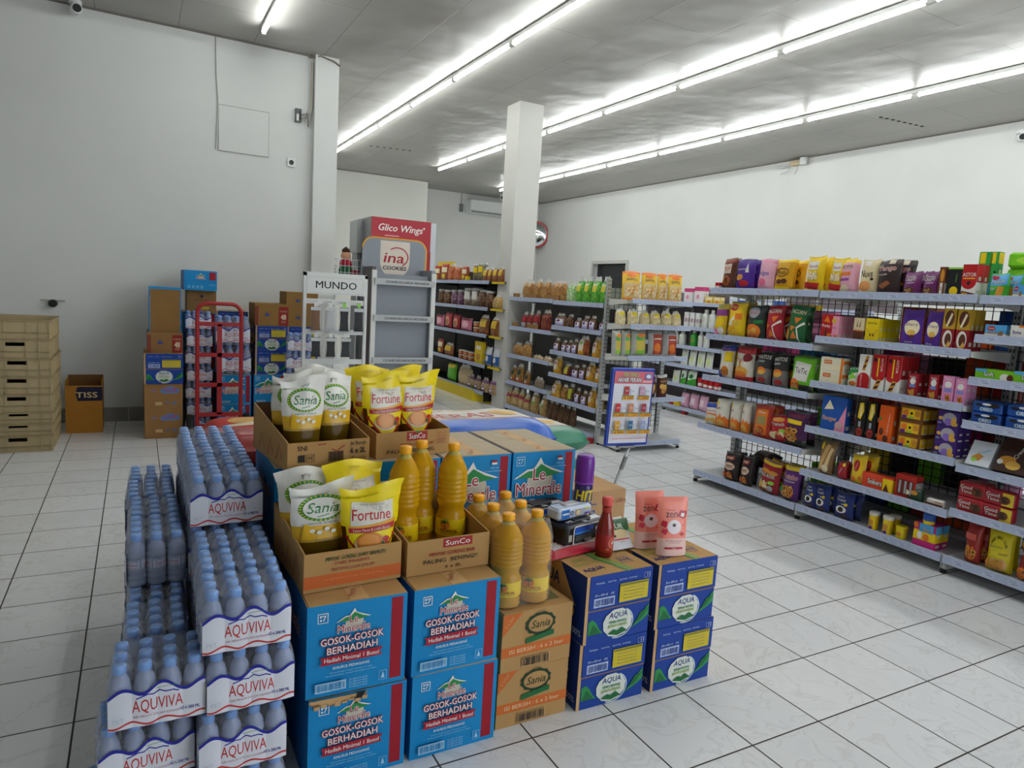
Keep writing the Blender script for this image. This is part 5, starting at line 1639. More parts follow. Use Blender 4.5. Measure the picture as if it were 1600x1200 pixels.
# key: (shape, name, category, look, body colour, [elements in 0..1 of the face])
D = {
    'redmini': ('box', 'snack_box', 'box', 'Tiny red carton', 'r', [('r', .1, .2, .9, .5, 'w')]),
    'brownwafer': ('bag', 'wafer_bag', 'snack bag', 'Dark brown wafer bag with red top', 'n', [('r', 0, .84, 1, .95, '#8E3A2A'), ('r', .15, .5, .8, .8, '#C9B6A6'), ('t', 'TOP', .47, .66, .1, 'r', .5), ('e', .5, .28, .32, .17, '#9E5A3A'), ('s', .2, .15, .8, .4, 10, .1, 'no')]),
    'purplewafer': ('bag', 'wafer_bag', 'snack bag', 'Shiny purple wafer bag', '#46208A', [('p', [(.6, .55), (.8, .55), (.7, .85)], 'w'), ('e', .3, .4, .2, .1, 'e'), ('e', .55, .2, .25, .1, 'r'), ('t', 'momogi', .45, .65, .08, 'w', .6)]),
    'pinkwafer': ('bag', 'wafer_bag', 'snack bag', 'Pale pink biscuit bag with blue lettering', '#E3A9BC', [('t', 'nige', .4, .52, .16, 'b', .75), ('e', .4, .25, .22, .12, '#D9688A'), ('r', 0, .88, 1, .97, '#D98AA6')]),
    'goldroll': ('bag', 'snack_bag', 'snack bag', 'Gold snack bag with dark choco rolls', '#D29A0E', [('r', 0, .9, 1, 1, 'y'), ('c', .45, .58, .35, .13, 'k'), ('t', 'Rolls', .45, .58, .13, 'k', .5), ('e', .35, .28, .16, .08, 'n'), ('e', .62, .3, .16, .08, 'n'), ('r', .1, .03, .9, .12, 'y')]),
    'yellownut': ('bag', 'snack_bag', 'snack bag', 'Tall yellow nut snack bag', '#E8C40C', [('r', .2, .62, .75, .85, 'w'), ('t', 'Garuda', .47, .72, .08, 'r', .5), ('s', .15, .3, .8, .58, 22, .08, 'caw'), ('p', [(.05, .1), (.8, .04), (.9, .22), (.05, .28)], 'r')]),
    'pinkyellow': ('bag', 'snack_bag', 'snack bag', 'Pink and yellow cracker bag', '#DFA5B8', [('r', 0, .9, 1, 1, 'y'), ('t', 'MOMI', .5, .78, .1, '#5A7A1E', .7), ('r', .1, .52, .8, .62, 'o'), ('e', .4, .15, .35, .1, 'c'), ('r', .1, .36, .75, .44, '#9A4A9A')]),
    'creambag': ('bag', 'snack_bag', 'snack bag', 'Cream coloured cookie bag', '#DCCBA0', [('t', 'Nuvs', .45, .58, .2, 'k', .7), ('e', .4, .22, .34, .15, '#E09A5A'), ('e', .78, .42, .08, .04, 'k'), ('r', .3, .82, .6, .95, 'w')]),
    'tango': ('bag', 'snack_bag', 'snack bag', 'Dark brown wafer bag with red lettering', '#2E1F1E', [('t', 'Tango', .5, .72, .16, 'r', .75, 'w'), ('t', 'Royale', .35, .56, .07, 'w', .4), ('p', [(.2, .25), (.6, .38), (.75, .3), (.4, .14)], '#9A5A34'), ('r', 0, 0, 1, .06, 'r'), ('r', .55, .85, .8, .97, '#D9C9B4')]),
    'crispy': ('pouch', 'snack_pouch', 'snack bag', 'Violet choco crisp pouch', '#6A1E62', [('t', 'Thwits', .4, .8, .1, 'w', .6), ('t', 'CRISPY', .45, .66, .13, 'w', .65), ('e', .45, .2, .3, .15, 'n'), ('s', .2, .08, .7, .3, 10, .08, 'nt'), ('r', .3, .5, .75, .54, '#C9A0C2')]),
    'brownstick': ('box', 'biscuit_box', 'box', 'Narrow brown biscuit stick carton', '#6A3A1A', [('e', .5, .7, .3, .22, 'e'), ('r', .3, .05, .7, .45, 'w'), ('t', 'GO', .5, .25, .12, 'n', .3)]),
    'mangobox': ('box', 'biscuit_box', 'box', 'Black carton with a yellow mango', '#15171A', [('t', 'Nabs', .6, .65, .12, 'l', .35, None, 1.57), ('e', .5, .18, .28, .16, 'y'), ('r', 0, .94, 1, 1, 'l')]),
    'astorbox': ('box', 'biscuit_box', 'box', 'Red and white wafer roll carton', 'w', [('r', 0, .45, 1, 1, 'r'), ('e', .5, .45, .5, .22, 'r'), ('t', 'ASTOR', .5, .68, .12, 'w', .9), ('r', .1, .55, .9, .58, 'y'), ('e', .5, .42, .12, .06, 'k'), ('p', [(.0, .05), (.9, .02), (1, .1), (.1, .18)], 'n'), ('p', [(.1, .07), (.5, .05), (.5, .11), (.15, .14)], 'e')]),
    'astortall': ('box', 'biscuit_box', 'box', 'White carton with striped wafer roll', 'w', [('p', [(.3, .55), (.55, .55), (.8, .97), (.55, .97)], 'e'), ('p', [(.35, .6), (.6, .65), (.62, .72), (.4, .68)], 'n'), ('p', [(.45, .76), (.7, .8), (.74, .88), (.52, .84)], 'n'), ('e', .5, .3, .5, .18, 'r'), ('r', 0, 0, 1, .3, 'r'), ('t', 'ASTOR', .3, .25, .2, 'w', .45, None, 1.57)]),
    'astortall2': ('box', 'biscuit_box', 'box', 'Red wafer roll carton with white foot', 'w', [('r', 0, .4, 1, 1, 'r'), ('e', .5, .4, .5, .12, 'r'), ('t', 'ASTOR', .72, .72, .26, 'w', .45, None, -1.57), ('r', .4, .4, .5, .9, 'y'), ('e', .2, .85, .1, .05, 'k'), ('p', [(.2, .02), (.5, .02), (.8, .32), (.5, .34)], 'e'), ('p', [(.25, .06), (.55, .1), (.6, .16), (.35, .13)], 'k'), ('p', [(.4, .2), (.7, .24), (.74, .3), (.5, .27)], 'k')]),
    'malkist': ('pouch', 'cracker_pack', 'snack bag', 'Green and sky blue cracker pack', '#3FA628', [('r', .06, .5, .94, .95, 'u'), ('e', .3, .83, .2, .09, 'r'), ('t', 'Malkist', .5, .66, .13, 'w', .7, 'b'), ('p', [(.45, .1), (.75, .05), (.85, .4), (.55, .48)], 'e'), ('r', .1, .3, .4, .4, '#7E9A86')]),
    'nabatibox': ('box', 'wafer_box', 'box', 'Sky blue and white wafer carton', 'u', [('r', 0, 0, 1, .3, 'c'), ('e', .3, .7, .2, .17, 'r'), ('t', 'Nabati', .3, .7, .13, 'w', .28), ('t', 'richeese', .4, .42, .16, 'w', .6, 'b'), ('p', [(.6, .05), (.9, .05), (.85, .55), (.7, .5)], '#8A6A52')]),
    'greenbox': ('box', 'snack_box', 'box', 'Tall green carton at the back', '#2E9A44', [('r', .1, .75, .6, .98, 'y'), ('e', .65, .5, .2, .1, 'k'), ('e', .62, .35, .2, .08, 'w'), ('r', 0, .1, .25, .35, 'u')]),
    'pinkyellowchip': ('bag', 'chip_bag', 'snack bag', 'Pink and yellow chip bag', '#D9B42A', [('r', 0, .62, 1, .82, '#8A3A8A'), ('t', 'TARO', .5, .88, .1, 'l', .7), ('e', .55, .42, .35, .16, 'y'), ('r', 0, 0, .6, .2, 'i'), ('e', .7, .15, .25, .12, 'w')]),
    'lays': ('bag', 'chip_bag', 'snack bag', 'Yellow potato chip bag', '#EDC714', [('e', .4, .84, .25, .1, 'r'), ('t', 'Chips', .4, .84, .09, 'y', .4), ('r', .55, .5, .9, .68, 'o'), ('p', [(.1, .35), (.5, .6), (.6, .4), (.5, .2)], 'w'), ('e', .35, .2, .3, .13, '#E0A60C'), ('e', .6, .12, .25, .1, '#F0C428'), ('e', .6, .4, .2, .1, '#D9B43A')]),
    'ringsnack': ('bag', 'chip_bag', 'snack bag', 'Dark bag with orange onion rings', '#24332E', [('e', .45, .78, .32, .16, 's'), ('t', 'RING', .48, .78, .1, 'r', .5), ('e', .45, .22, .42, .22, 'o'), ('e', .28, .2, .12, .08, 'a'), ('e', .55, .25, .13, .09, 'a'), ('r', .5, .45, .95, .55, 'g')]),
    'redcorn': ('bag', 'chip_bag', 'snack bag', 'Red corn chip bag with orange triangles', '#A8182A', [('t', 'TACORN', .5, .82, .1, 'w', .8), ('p', [(.45, .66), (.85, .68), (.6, .5)], 'o'), ('p', [(.05, .5), (.4, .42), (.1, .3)], 'o'), ('p', [(.3, .1), (.65, .12), (.45, .32)], 'o'), ('l', [(.95, .55), (.55, .4), (.75, 0)], .07, 'w')]),
    'greencorn': ('bag', 'chip_bag', 'snack bag', 'Green corn chip bag with orange triangles', '#14602E', [('t', 'TACORN', .55, .82, .1, 'c', .75), ('p', [(.45, .66), (.85, .68), (.6, .5)], 'o'), ('p', [(.3, .45), (.6, .42), (.35, .3)], 'o'), ('p', [(.35, .1), (.7, .12), (.5, .32)], 'o'), ('l', [(.95, .55), (.65, .4), (.8, 0)], .07, 'w'), ('e', .15, .22, .15, .14, 'e')]),
    'pockyred': ('box', 'biscuit_box', 'box', 'Red stick biscuit carton', 'r', [('t', 'Pocky', .45, .5, .16, 'w', .7), ('p', [(.35, .05), (.6, .05), (.55, .4), (.4, .4)], 'n'), ('p', [(.2, .7), (.8, .65), (.5, .95)], 'o'), ('r', .6, .05, .95, .2, 'o')]),
    'pockypink': ('box', 'biscuit_box', 'box', 'Pink stick biscuit carton', '#E59AB2', [('t', 'Pocky', .45, .48, .16, '#C94A7A', .7), ('e', .5, .78, .25, .12, 'a'), ('e', .5, .2, .2, .1, 'i'), ('r', .6, .02, .95, .16, 'o')]),
    'pockybrown': ('box', 'biscuit_box', 'box', 'Cream and brown stick biscuit carton', '#D9C8A0', [('r', 0, 0, 1, .45, 'n'), ('t', 'Pocky', .5, .45, .15, 'o', .7), ('p', [(.3, .6), (.4, .6), (.35, .95)], 'n'), ('p', [(.55, .6), (.65, .6), (.7, .95)], 'n')]),
    'yellowcard': ('box', 'biscuit_box', 'box', 'Bright yellow biscuit carton', '#E3C60E', [('t', 'Good Day', .5, .8, .1, '#7A6A12', .7), ('l', [(.05, .55), (.4, .35), (.6, .35), (.95, .55)], .03, 'e'), ('e', .4, .3, .06, .05, 'n'), ('e', .62, .3, .06, .05, 'n')]),
    'purpletall': ('pouch', 'choco_pouch', 'snack bag', 'Tall purple chocolate pouch', '#4E1F8C', [('e', .5, .5, .38, .22, 'c'), ('t', 'Dairy', .5, .58, .1, 'p', .6), ('e', .5, .36, .2, .08, 'a'), ('e', .55, .25, .1, .05, 'n'), ('t', 'choco', .4, .1, .05, 'w', .4)]),
    'choco_red': ('box', 'choco_box', 'box', 'Gold and red chocolate pie carton', '#8E1824', [('r', 0, .5, 1, 1, '#B99428'), ('e', .5, .76, .38, .2, 'n'), ('p', [(.25, .56), (.4, .55), (.75, .86), (.6, .9)], 'c'), ('e', .5, .25, .38, .22, 'w'), ('e', .55, .24, .26, .16, 'n'), ('p', [(.35, .02), (.8, .08), (.65, .22)], 'a'), ('t', 'CHOCO', .9, .76, .1, 'n', .4, None, -1.57)]),
    'whitewafer': ('box', 'wafer_box', 'box', 'White wafer carton with blue script', 'w', [('t', 'Roma', .5, .5, .25, 'b', .6), ('r', .6, .85, 1, 1, 'o')]),
    'blueyellow': ('bag', 'chip_bag', 'snack bag', 'Blue, white and yellow cheese puff bag', '#D9D4C6', [('r', 0, .82, 1, 1, 'b'), ('t', 'Cheetos', .5, .88, .09, 'r', .7), ('r', .5, .5, .98, .8, 'y'), ('r', 0, 0, .4, .25, 'b'), ('e', .6, .22, .28, .15, 'o'), ('s', .3, .1, .9, .35, 10, .1, 'eo')]),
    'redwhite': ('bag', 'chip_bag', 'snack bag', 'Red and white potato chip bag', '#D9D2C2', [('r', 0, .8, 1, 1, 'r'), ('e', .75, .7, .22, .12, 'm'), ('e', .45, .3, .4, .14, 'a'), ('r', 0, 0, 1, .14, 'r'), ('e', .45, .2, .35, .1, 'o'), ('t', 'POTATO', .4, .62, .08, 'r', .6), ('r', .35, .35, .45, .6, 'e')]),
    'maitos': ('bag', 'chip_bag', 'snack bag', 'Black tortilla chip bag with grey foot', '#2B2929', [('t', 'MAITOS', .5, .84, .11, 'w', .85), ('r', .05, .68, .6, .73, 's'), ('r', 0, 0, 1, .5, '#6E6A68'), ('e', .45, .42, .33, .12, 'o'), ('e', .5, .38, .24, .07, 'a'), ('e', .55, .15, .25, .08, 'r')]),
    'tictic': ('bag', 'chip_bag', 'snack bag', 'Lime green snack bag, white panel, black lettering', '#6EC41E', [('p', [(.15, .3), (.8, .3), (.9, .82), (.25, .85)], 'w'), ('t', 'TicTic', .52, .6, .16, 'k', .55), ('e', .22, .22, .25, .14, 'o'), ('s', .05, .05, .6, .3, 12, .09, 'oa'), ('r', .5, .02, 1, .2, 'k')]),
    'crackerbox': ('box', 'cracker_box', 'box', 'White cracker carton with orange label', '#E3DCC2', [('r', .15, .5, .5, .8, 'o'), ('e', .7, .3, .22, .2, 'c'), ('r', .9, 0, 1, 1, 'o'), ('t', 'CRACK', .33, .65, .12, 'w', .28)]),
    'greenwhite': ('bag', 'chip_bag', 'snack bag', 'Green and white vegetable snack bag', '#DDE2D4', [('p', [(0, .5), (1, .8), (1, 1), (0, 1)], 'g'), ('p', [(.1, .3), (.9, .5), (.5, .75)], 'l'), ('e', .6, .2, .3, .12, 'o')]),
    'redpanda': ('box', 'biscuit_box', 'box', 'Dark red filled biscuit carton', '#9A1B26', [('e', .5, .68, .3, .14, 'w'), ('t', 'Hello', .5, .86, .09, 'w', .6), ('r', .2, .42, .8, .55, '#6C7FBE'), ('s', .1, .05, .9, .35, 7, .13, 'ae')]),
    'pinkpanda': ('box', 'biscuit_box', 'box', 'Pink filled biscuit carton', '#DE8FBC', [('e', .5, .68, .3, .12, 'w'), ('t', 'Hello', .5, .88, .08, 'w', .6), ('r', .15, .4, .85, .54, '#8A86C6'), ('s', .2, .05, .9, .3, 5, .13, 'ao')]),
    'greensoft': ('box', 'cake_box', 'box', 'Lime green soft cake carton', '#7BC322', [('t', 'Soft', .35, .58, .4, 'w', .25, 'g'), ('r', 0, .75, .3, 1, 'u'), ('e', .75, .4, .12, .35, 'w'), ('e', .88, .4, .08, .32, 'n')]),
    'oreo': ('pack', 'cookie_pack', 'snack bag', 'Blue sandwich cookie pack', '#164A9C', [('t', 'OREO', .5, .35, .3, 'w', .4, 'u'), ('e', .7, .75, .22, .2, 'k'), ('e', .25, .7, .12, .12, 'k'), ('e', .5, .8, .15, .1, 'w')]),
    'bluechip': ('bag', 'chip_bag', 'snack bag', 'Navy and white banana chip bag', '#D9D4C4', [('r', 0, .78, 1, 1, 'b'), ('e', .5, .62, .42, .16, 'w'), ('t', 'KUSUKA', .5, .64, .1, 'r', .65), ('l', [(0, .45), (.5, .52), (1, .45)], .07, 'o'), ('e', .35, .2, .22, .12, 'a'), ('e', .7, .2, .2, .14, 'a'), ('e', .5, .1, .2, .08, 'w')]),
    'potato': ('bag', 'chip_bag', 'snack bag', 'White shoestring snack bag with orange flames', '#DAD5C8', [('t', 'Leo', .3, .68, .1, 'r', .35), ('p', [(0, 0), (1, 0), (1, .3), (.8, .42), (.7, .28), (.5, .48), (.35, .3), (.15, .45), (0, .3)], 'o'), ('p', [(.1, 0), (.9, 0), (.8, .2), (.5, .3), (.2, .2)], 'a'), ('e', .2, .85, .15, .06, 'y')]),
    'redorange': ('bag', 'noodle_bag', 'snack bag', 'Red and orange rice cracker bag', '#B3301C', [('r', .2, .1, .85, .85, 'o'), ('r', .28, .4, .78, .65, '#9A8A52'), ('t', 'Oyes', .52, .75, .1, 'w', .4), ('e', .5, .22, .25, .12, 'r'), ('s', .25, .12, .8, .35, 8, .07, 'oa')]),
    'rednoodle': ('bag', 'chip_bag', 'snack bag', 'Big red fries snack bag', '#B3162A', [('e', .45, .82, .28, .08, 'e'), ('t', 'French', .45, .66, .13, 'w', .6, 'n'), ('e', .7, .42, .16, .08, 'l'), ('s', .05, .08, .85, .42, 24, .1, 'cac'), ('e', .6, .2, .18, .1, 'r')]),
    'twist': ('bag', 'chip_bag', 'snack bag', 'Purple and black twist snack bag', '#4B1C52', [('r', .2, .64, .85, .76, 'y'), ('t', 'TWISTKO', .55, .88, .1, 'r', .7), ('r', 0, 0, 1, .2, 'k'), ('s', .1, .1, .85, .58, 20, .12, 'oea')]),
    'rangesblue': ('box', 'snack_box', 'box', 'Blue and pink snack carton', '#1F55A8', [('p', [(.55, 0), (1, 0), (1, .8)], 'i'), ('p', [(.1, .6), (.5, .65), (.3, .9)], 'c'), ('t', 'Ranges', .35, .35, .14, 'r', .55, 'w'), ('e', .75, .2, .15, .12, '#C9A0A0')]),
    'banana': ('box', 'biscuit_box', 'box', 'Black carton with bananas', '#1A1716', [('p', [(.2, .55), (.5, .5), (.8, .75), (.7, .97), (.3, .95)], 'y'), ('p', [(.4, .6), (.55, .58), (.6, .9), (.45, .9)], 'c'), ('e', .5, .16, .33, .12, '#A8342A'), ('t', 'WOW', .5, .16, .09, 'k', .4), ('r', .35, .3, .6, .45, 's')]),
    'superstar': ('box', 'wafer_box', 'box', 'Bright orange wafer carton', '#DE5A10', [('t', 'Superstar', .7, .5, .2, 'w', .8, None, 1.4), ('e', .25, .3, .16, .1, 'n'), ('e', .6, .12, .2, .1, 'n'), ('r', .05, .6, .2, .68, 'g')]),
    'nabatibrown': ('box', 'wafer_box', 'box', 'Brown wafer carton with yellow picture label', '#6E4318', [('r', .06, .1, .9, .82, 'e'), ('r', .1, .14, .86, .75, '#E3B41A'), ('e', .25, .5, .13, .22, 'o'), ('e', .5, .52, .14, .25, 'y'), ('e', .5, .48, .06, .1, 'k'), ('e', .75, .5, .12, .22, 'e'), ('r', .1, .1, .3, .3, 'p'), ('r', .4, .12, .6, .25, 'l')]),
    'purplechip': ('box', 'cookie_box', 'box', 'Purple cookie carton with round window', '#3E2470', [('e', .55, .5, .33, .42, '#A9A4AE'), ('e', .5, .3, .17, .25, '#8A6AC0'), ('e', .75, .35, .12, .3, 'a'), ('e', .14, .5, .1, .12, 'a'), ('e', .85, .2, .1, .13, 'a'), ('r', .02, .15, .2, .22, 's')]),
    'cream_w': ('box', 'biscuit_box', 'box', 'White cream biscuit carton with blue lettering', '#D5DBE2', [('t', 'Cream', .6, .6, .22, 'u', .62, 'w', .5), ('p', [(.15, .3), (.4, .5), (.65, .4), (.5, .18)], 'e'), ('e', .3, .22, .12, .08, 'l')]),
    'cream_d': ('box', 'biscuit_box', 'box', 'Dark brown cream biscuit carton', '#3A211A', [('t', 'Cream', .6, .65, .2, 'w', .55, None, 1.2), ('e', .35, .35, .25, .14, 'e'), ('e', .55, .22, .22, .13, 'a'), ('e', .15, .28, .09, .08, 'w')]),
    'tanbag': ('bag', 'bread_bag', 'snack bag', 'Tall tan bread stick bag', '#8A6A3E', [('p', [(.1, .1), (.35, .1), (.75, .9), (.5, .95)], 't'), ('p', [(.5, .15), (.75, .2), (.95, .8), (.8, .85)], '#E0C08A'), ('e', .6, .18, .22, .12, 'c'), ('r', .1, .75, .3, .95, 'y')]),
    'redsmall': ('bag', 'candy_bag', 'snack bag', 'Small dark red candy bag', '#A3182A', [('t', 'TOP', .5, .5, .2, 'w', .5, None, .9), ('e', .75, .85, .12, .1, 'y')]),
    'yellowfish': ('bag', 'candy_bag', 'snack bag', 'Yellow candy bag with red oval', '#E6C012', [('e', .5, .62, .22, .2, 'r'), ('t', 'Choki', .5, .62, .12, 'w', .35, None, 1.2), ('e', .3, .15, .18, .1, 'o'), ('e', .75, .2, .1, .08, 'o')]),
    'snickers': ('box', 'candy_box', 'box', 'Low orange-red chocolate bar carton', '#D8472A', [('t', 'Snikers', .42, .5, .34, 'w', .45, 'n'), ('r', .68, .05, 1, .9, 'y'), ('p', [(.7, .05), (.9, .05), (.8, .6)], 'n')]),
    'redcandy': ('box', 'candy_box', 'box', 'Red and brown chocolate display carton', '#B3261A', [('r', .08, .12, .92, .8, '#6A2416'), ('r', .18, .2, .28, .75, 's'), ('r', .45, .2, .55, .75, 's'), ('r', .72, .2, .82, .75, 's')]),
    'darkgreen': ('pack', 'candy_pack', 'snack bag', 'Flat dark green candy pack', '#163622', [('e', .3, .6, .2, .25, 'c'), ('e', .7, .7, .15, .2, 'e')]),
    'whitebar': ('pack', 'candy_pack', 'snack bag', 'Flat white and brown wafer bars', '#D8D4CC', [('r', 0, .2, 1, .45, 'n'), ('r', .5, .6, 1, .8, '#B98A5A')]),
    'goodtime': ('pack', 'cookie_pack', 'snack bag', 'Red choc chip cookie pack', '#A81A28', [('t', 'Good', .3, .66, .24, 'w', .42, 'm'), ('t', 'Time', .32, .38, .2, 'w', .4, 'm'), ('e', .72, .45, .22, .3, '#6B3A22'), ('s', .55, .2, .9, .75, 7, .09, 'kn')]),
    'goodtime2': ('pack', 'cookie_pack', 'snack bag', 'Red cookie pack with yellow end', '#9A1826', [('t', 'Good', .3, .66, .24, 'w', .42, 'm'), ('t', 'Time', .32, .38, .2, 'w', .4, 'm'), ('r', .62, .08, .98, .92, '#D9BE2A'), ('e', .7, .45, .18, .28, '#7A4422'), ('s', .55, .2, .9, .75, 7, .09, 'kn')]),
    'blackbbq': ('bag', 'chip_bag', 'snack bag', 'Black barbecue snack bag', '#201816', [('e', .5, .82, .34, .09, 'm'), ('t', 'MIE', .5, .82, .08, 'c', .4), ('e', .5, .52, .36, .14, '#D9B8A2'), ('t', 'KREMEZ', .5, .52, .1, 'n', .55), ('s', .08, .05, .92, .36, 16, .1, 'oer')]),
    'redburger': ('bag', 'chip_bag', 'snack bag', 'Red burger snack bag with yellow strip', '#9C1424', [('r', .02, .88, .98, .96, 'y'), ('e', .35, .68, .22, .07, 'e'), ('e', .72, .66, .22, .07, 'e'), ('t', 'BIG BOSS', .5, .55, .1, 'w', .7, 'k'), ('s', .05, .08, .7, .42, 16, .1, 'aca'), ('e', .75, .36, .14, .06, 'l'), ('e', .72, .18, .14, .09, 's')]),
    'twisko': ('bag', 'chip_bag', 'snack bag', 'Purple twist snack bag with red lettering', '#5B2478', [('r', .02, .88, .98, .99, 'y'), ('t', 'Twistko', .5, .7, .14, 'r', .85, 'w'), ('t', 'JAGUNG BAKAR', .5, .56, .06, 'w', .7), ('s', .05, .06, .95, .48, 22, .12, 'oea'), ('e', .2, .3, .15, .08, 'g')]),
    'bluesoft': ('bag', 'cookie_bag', 'snack bag', 'Dark blue mini cookie bag', '#152C72', [('t', 'Crunch', .42, .72, .11, 'w', .5), ('t', 'mini', .4, .84, .06, 'w', .3), ('e', .7, .56, .1, .06, 'y'), ('e', .45, .35, .28, .14, 'w'), ('e', .45, .35, .14, .1, 'k'), ('e', .45, .35, .4, .2, '#1D4EA0') if False else ('r', .45, .55, .6, .58, 'w'), ('p', [(.2, .05), (.8, .1), (.7, .2)], 'n')]),
    'yellowtub': ('tub', 'candy_tub', 'tub', 'Yellow candy tub with white lid', 'y', [('e', 0, .4, .3, .2, 'e'), ('e', 0, .1, .25, .1, 'p')]),
    'yellowcup': ('tub', 'candy_tub', 'tub', 'Low yellow candy cup with yellow lid', '#E0CC12', [('e', 0, .4, .3, .2, 'e')]),
    'bluelid': ('tub', 'candy_tub', 'tub', 'Yellow jar with blue lid', 'y', [('e', 0, .4, .3, .2, 'r')]),
    'kidsbox': ('box', 'biscuit_box', 'box', 'Colourful pink, blue and yellow kids carton', '#C2287A', [('r', 0, .3, 1, .7, 'y'), ('r', .25, .65, .9, 1, 'u'), ('t', 'Gery', .6, .74, .2, 'k', .4, 'w'), ('e', .3, .5, .12, .16, 'w'), ('e', .6, .45, .14, .14, 'o'), ('r', 0, .8, .2, 1, 'o')]),
    'redbag': ('bag', 'snack_bag', 'snack bag', 'Plain red prawn cracker bag', '#9A2420', [('s', .1, .05, .9, .45, 14, .13, 'oe'), ('r', .1, .6, .8, .75, '#C9584A')]),
    'lunde': ('bag', 'snack_bag', 'snack bag', 'Large yellow snack bag with curved lettering', '#DCC91E', [('t', 'LUNDE SNACK OCHE', .5, .8, .08, 'k', .85, 'w'), ('r', .2, .6, .7, .63, '#9A9A3A'), ('t', 'BALADO', .75, .45, .05, 'k', .3), ('s', .05, .03, .95, .36, 22, .1, 't#C79858')]) if False else
             ('bag', 'snack_bag', 'snack bag', 'Large yellow snack bag with curved lettering', '#DCC91E', [('a', 'LUNDE SNACK OCHE', .5, .3, .52, .075, 'k'), ('r', .2, .58, .7, .61, '#9A9A3A'), ('t', 'BALADO', .75, .45, .05, 'k', .3), ('s', .05, .03, .95, .36, 22, .1, 'tt'), ('s', .05, .03, .95, .36, 12, .09, 'e')]),
    'redorangebag': ('bag', 'snack_bag', 'snack bag', 'Red snack bag with orange chips', '#8E1B20', [('t', 'BALADO', .5, .7, .12, 'w', .8, 'b'), ('s', .0, .02, .9, .4, 18, .14, 'oo'), ('r', 0, .86, 1, .95, 'e')]),
    # crackers in clear bags
    'cracker': ('clear', 'cracker_bag', 'snack bag', 'Clear bag of brown crackers', ('#C9A05C', '#A87634', '#7A4E1E'), []),
    'mixgreen': ('clear', 'cracker_bag', 'snack bag', 'Clear bag of green and white crackers', ('#D9DCC6', '#A8C98A', '#5FA04A'), []),
    'greencrack': ('clear', 'cracker_bag', 'snack bag', 'Clear bag of bright green crackers, yellow label', ('#7CC23E', '#4FA02A', '#2E7A1C'), [('r', .15, .45, .7, .68, '#D3CA3A'), ('r', .15, .68, .7, .75, '#C9D0A8')]),
    'redsnack': ('clear', 'snack_packet', 'snack bag', 'Small red and white labelled snack packet', ('#B9453A', '#8A2A22', '#5A1A14'), [('r', .05, .4, .95, .75, 'm'), ('e', .5, .58, .3, .15, 'r'), ('r', .1, .1, .9, .36, 's')]),
    'redbrown': ('clear', 'snack_packet', 'snack bag', 'Red-brown spicy snack bag', ('#A8502A', '#7A2A16', '#3A1410'), []),
    'purplelab': ('clear', 'cracker_bag', 'snack bag', 'Clear brown snack bag with lilac label', ('#8A6238', '#6A4420', '#4A2E18'), [('r', .1, .08, .9, .62, '#B8AEDA'), ('r', .2, .3, .8, .6, 'w'), ('e', .45, .48, .15, .1, 'p')]),
    'brownjar': ('clear', 'cracker_bag', 'snack bag', 'Clear bag of dark brown snacks', ('#7A4E24', '#5A3414', '#3A200C'), []),
    'orangelab': ('clear', 'cracker_bag', 'snack bag', 'Orange snack bag with white label', ('#C06A1E', '#9A4A14', '#6A2E10'), [('r', .08, .15, .6, .85, '#DDD6C4'), ('r', .08, .05, .7, .25, '#E0A012'), ('e', .35, .65, .12, .08, 'l')]),
    'macaroni': ('clear', 'cracker_bag', 'snack bag', 'Yellow macaroni bag with white label', ('#E0B84A', '#C9962A', '#9A6A1A'), [('r', .15, .25, .6, .75, '#DDD2C6'), ('r', .08, .05, .8, .22, '#E0A012'), ('e', .38, .6, .1, .07, 'r')]),
    'nutbag': ('clear', 'nut_bag', 'snack bag', 'Nut bag with leaf picture label', ('#C99A4A', '#9A6A2A', '#6A4418'), [('e', .55, .55, .25, .15, 'd'), ('r', .05, .05, .9, .2, '#C9503A'), ('e', .4, .2, .2, .08, 'w')]),
    'buns': ('clear', 'bun_pack', 'bread', 'Pack of pale bread rolls', ('#D9BE94', '#CFAF82', '#C09C6C'), [('r', 0, .31, 1, .335, '#8E7048'), ('r', 0, .64, 1, .665, '#8E7048'), ('r', .48, 0, .52, 1, '#9A7A50')]),
    'greybun': ('clear', 'bun_pack', 'bread', 'Pack of greyish brown rolls', ('#9A8A74', '#857560', '#6A5C4A'), [('r', 0, .48, 1, .52, '#4A4034')]),
    'redyellow': ('clear', 'cracker_bag', 'snack bag', 'Dark red snack bag with yellow label', ('#7A2A1E', '#5A1A14', '#3A100C'), [('r', .3, .2, .75, .85, '#CBBF3E')]),
    'tanroll': ('clear', 'roll_pack', 'snack bag', 'Pink-banded bag of tan wafer rolls', ('#D6BC86', '#C0A066', '#9A7A44'), [('r', 0, .5, 1, .65, '#B04A5E'), ('r', .2, .75, .8, .95, 'c')]),
    'wafertan': ('clear', 'wafer_bag', 'snack bag', 'Clear bag of tan wafers with green label', ('#C9A868', '#A8864A', '#7A5C2A'), [('r', .25, .55, .65, .78, 'w'), ('r', .2, .45, .75, .56, '#7AA63A')]),
    'brownroll': ('clear', 'wafer_bag', 'snack bag', 'Dim brown bag of wafer sticks', ('#7A5630', '#5E3E20', '#3E2814'), [('r', .3, 0, .38, 1, '#4A2E18'), ('r', .65, 0, .72, 1, '#4A2E18')]),
    'yellowgreen': ('clear', 'cracker_bag', 'snack bag', 'Dark bag with lime label', ('#8A6A34', '#5E4620', '#3A2A14'), [('r', .15, .15, .8, .75, '#B9C22E')]),
    # end rack
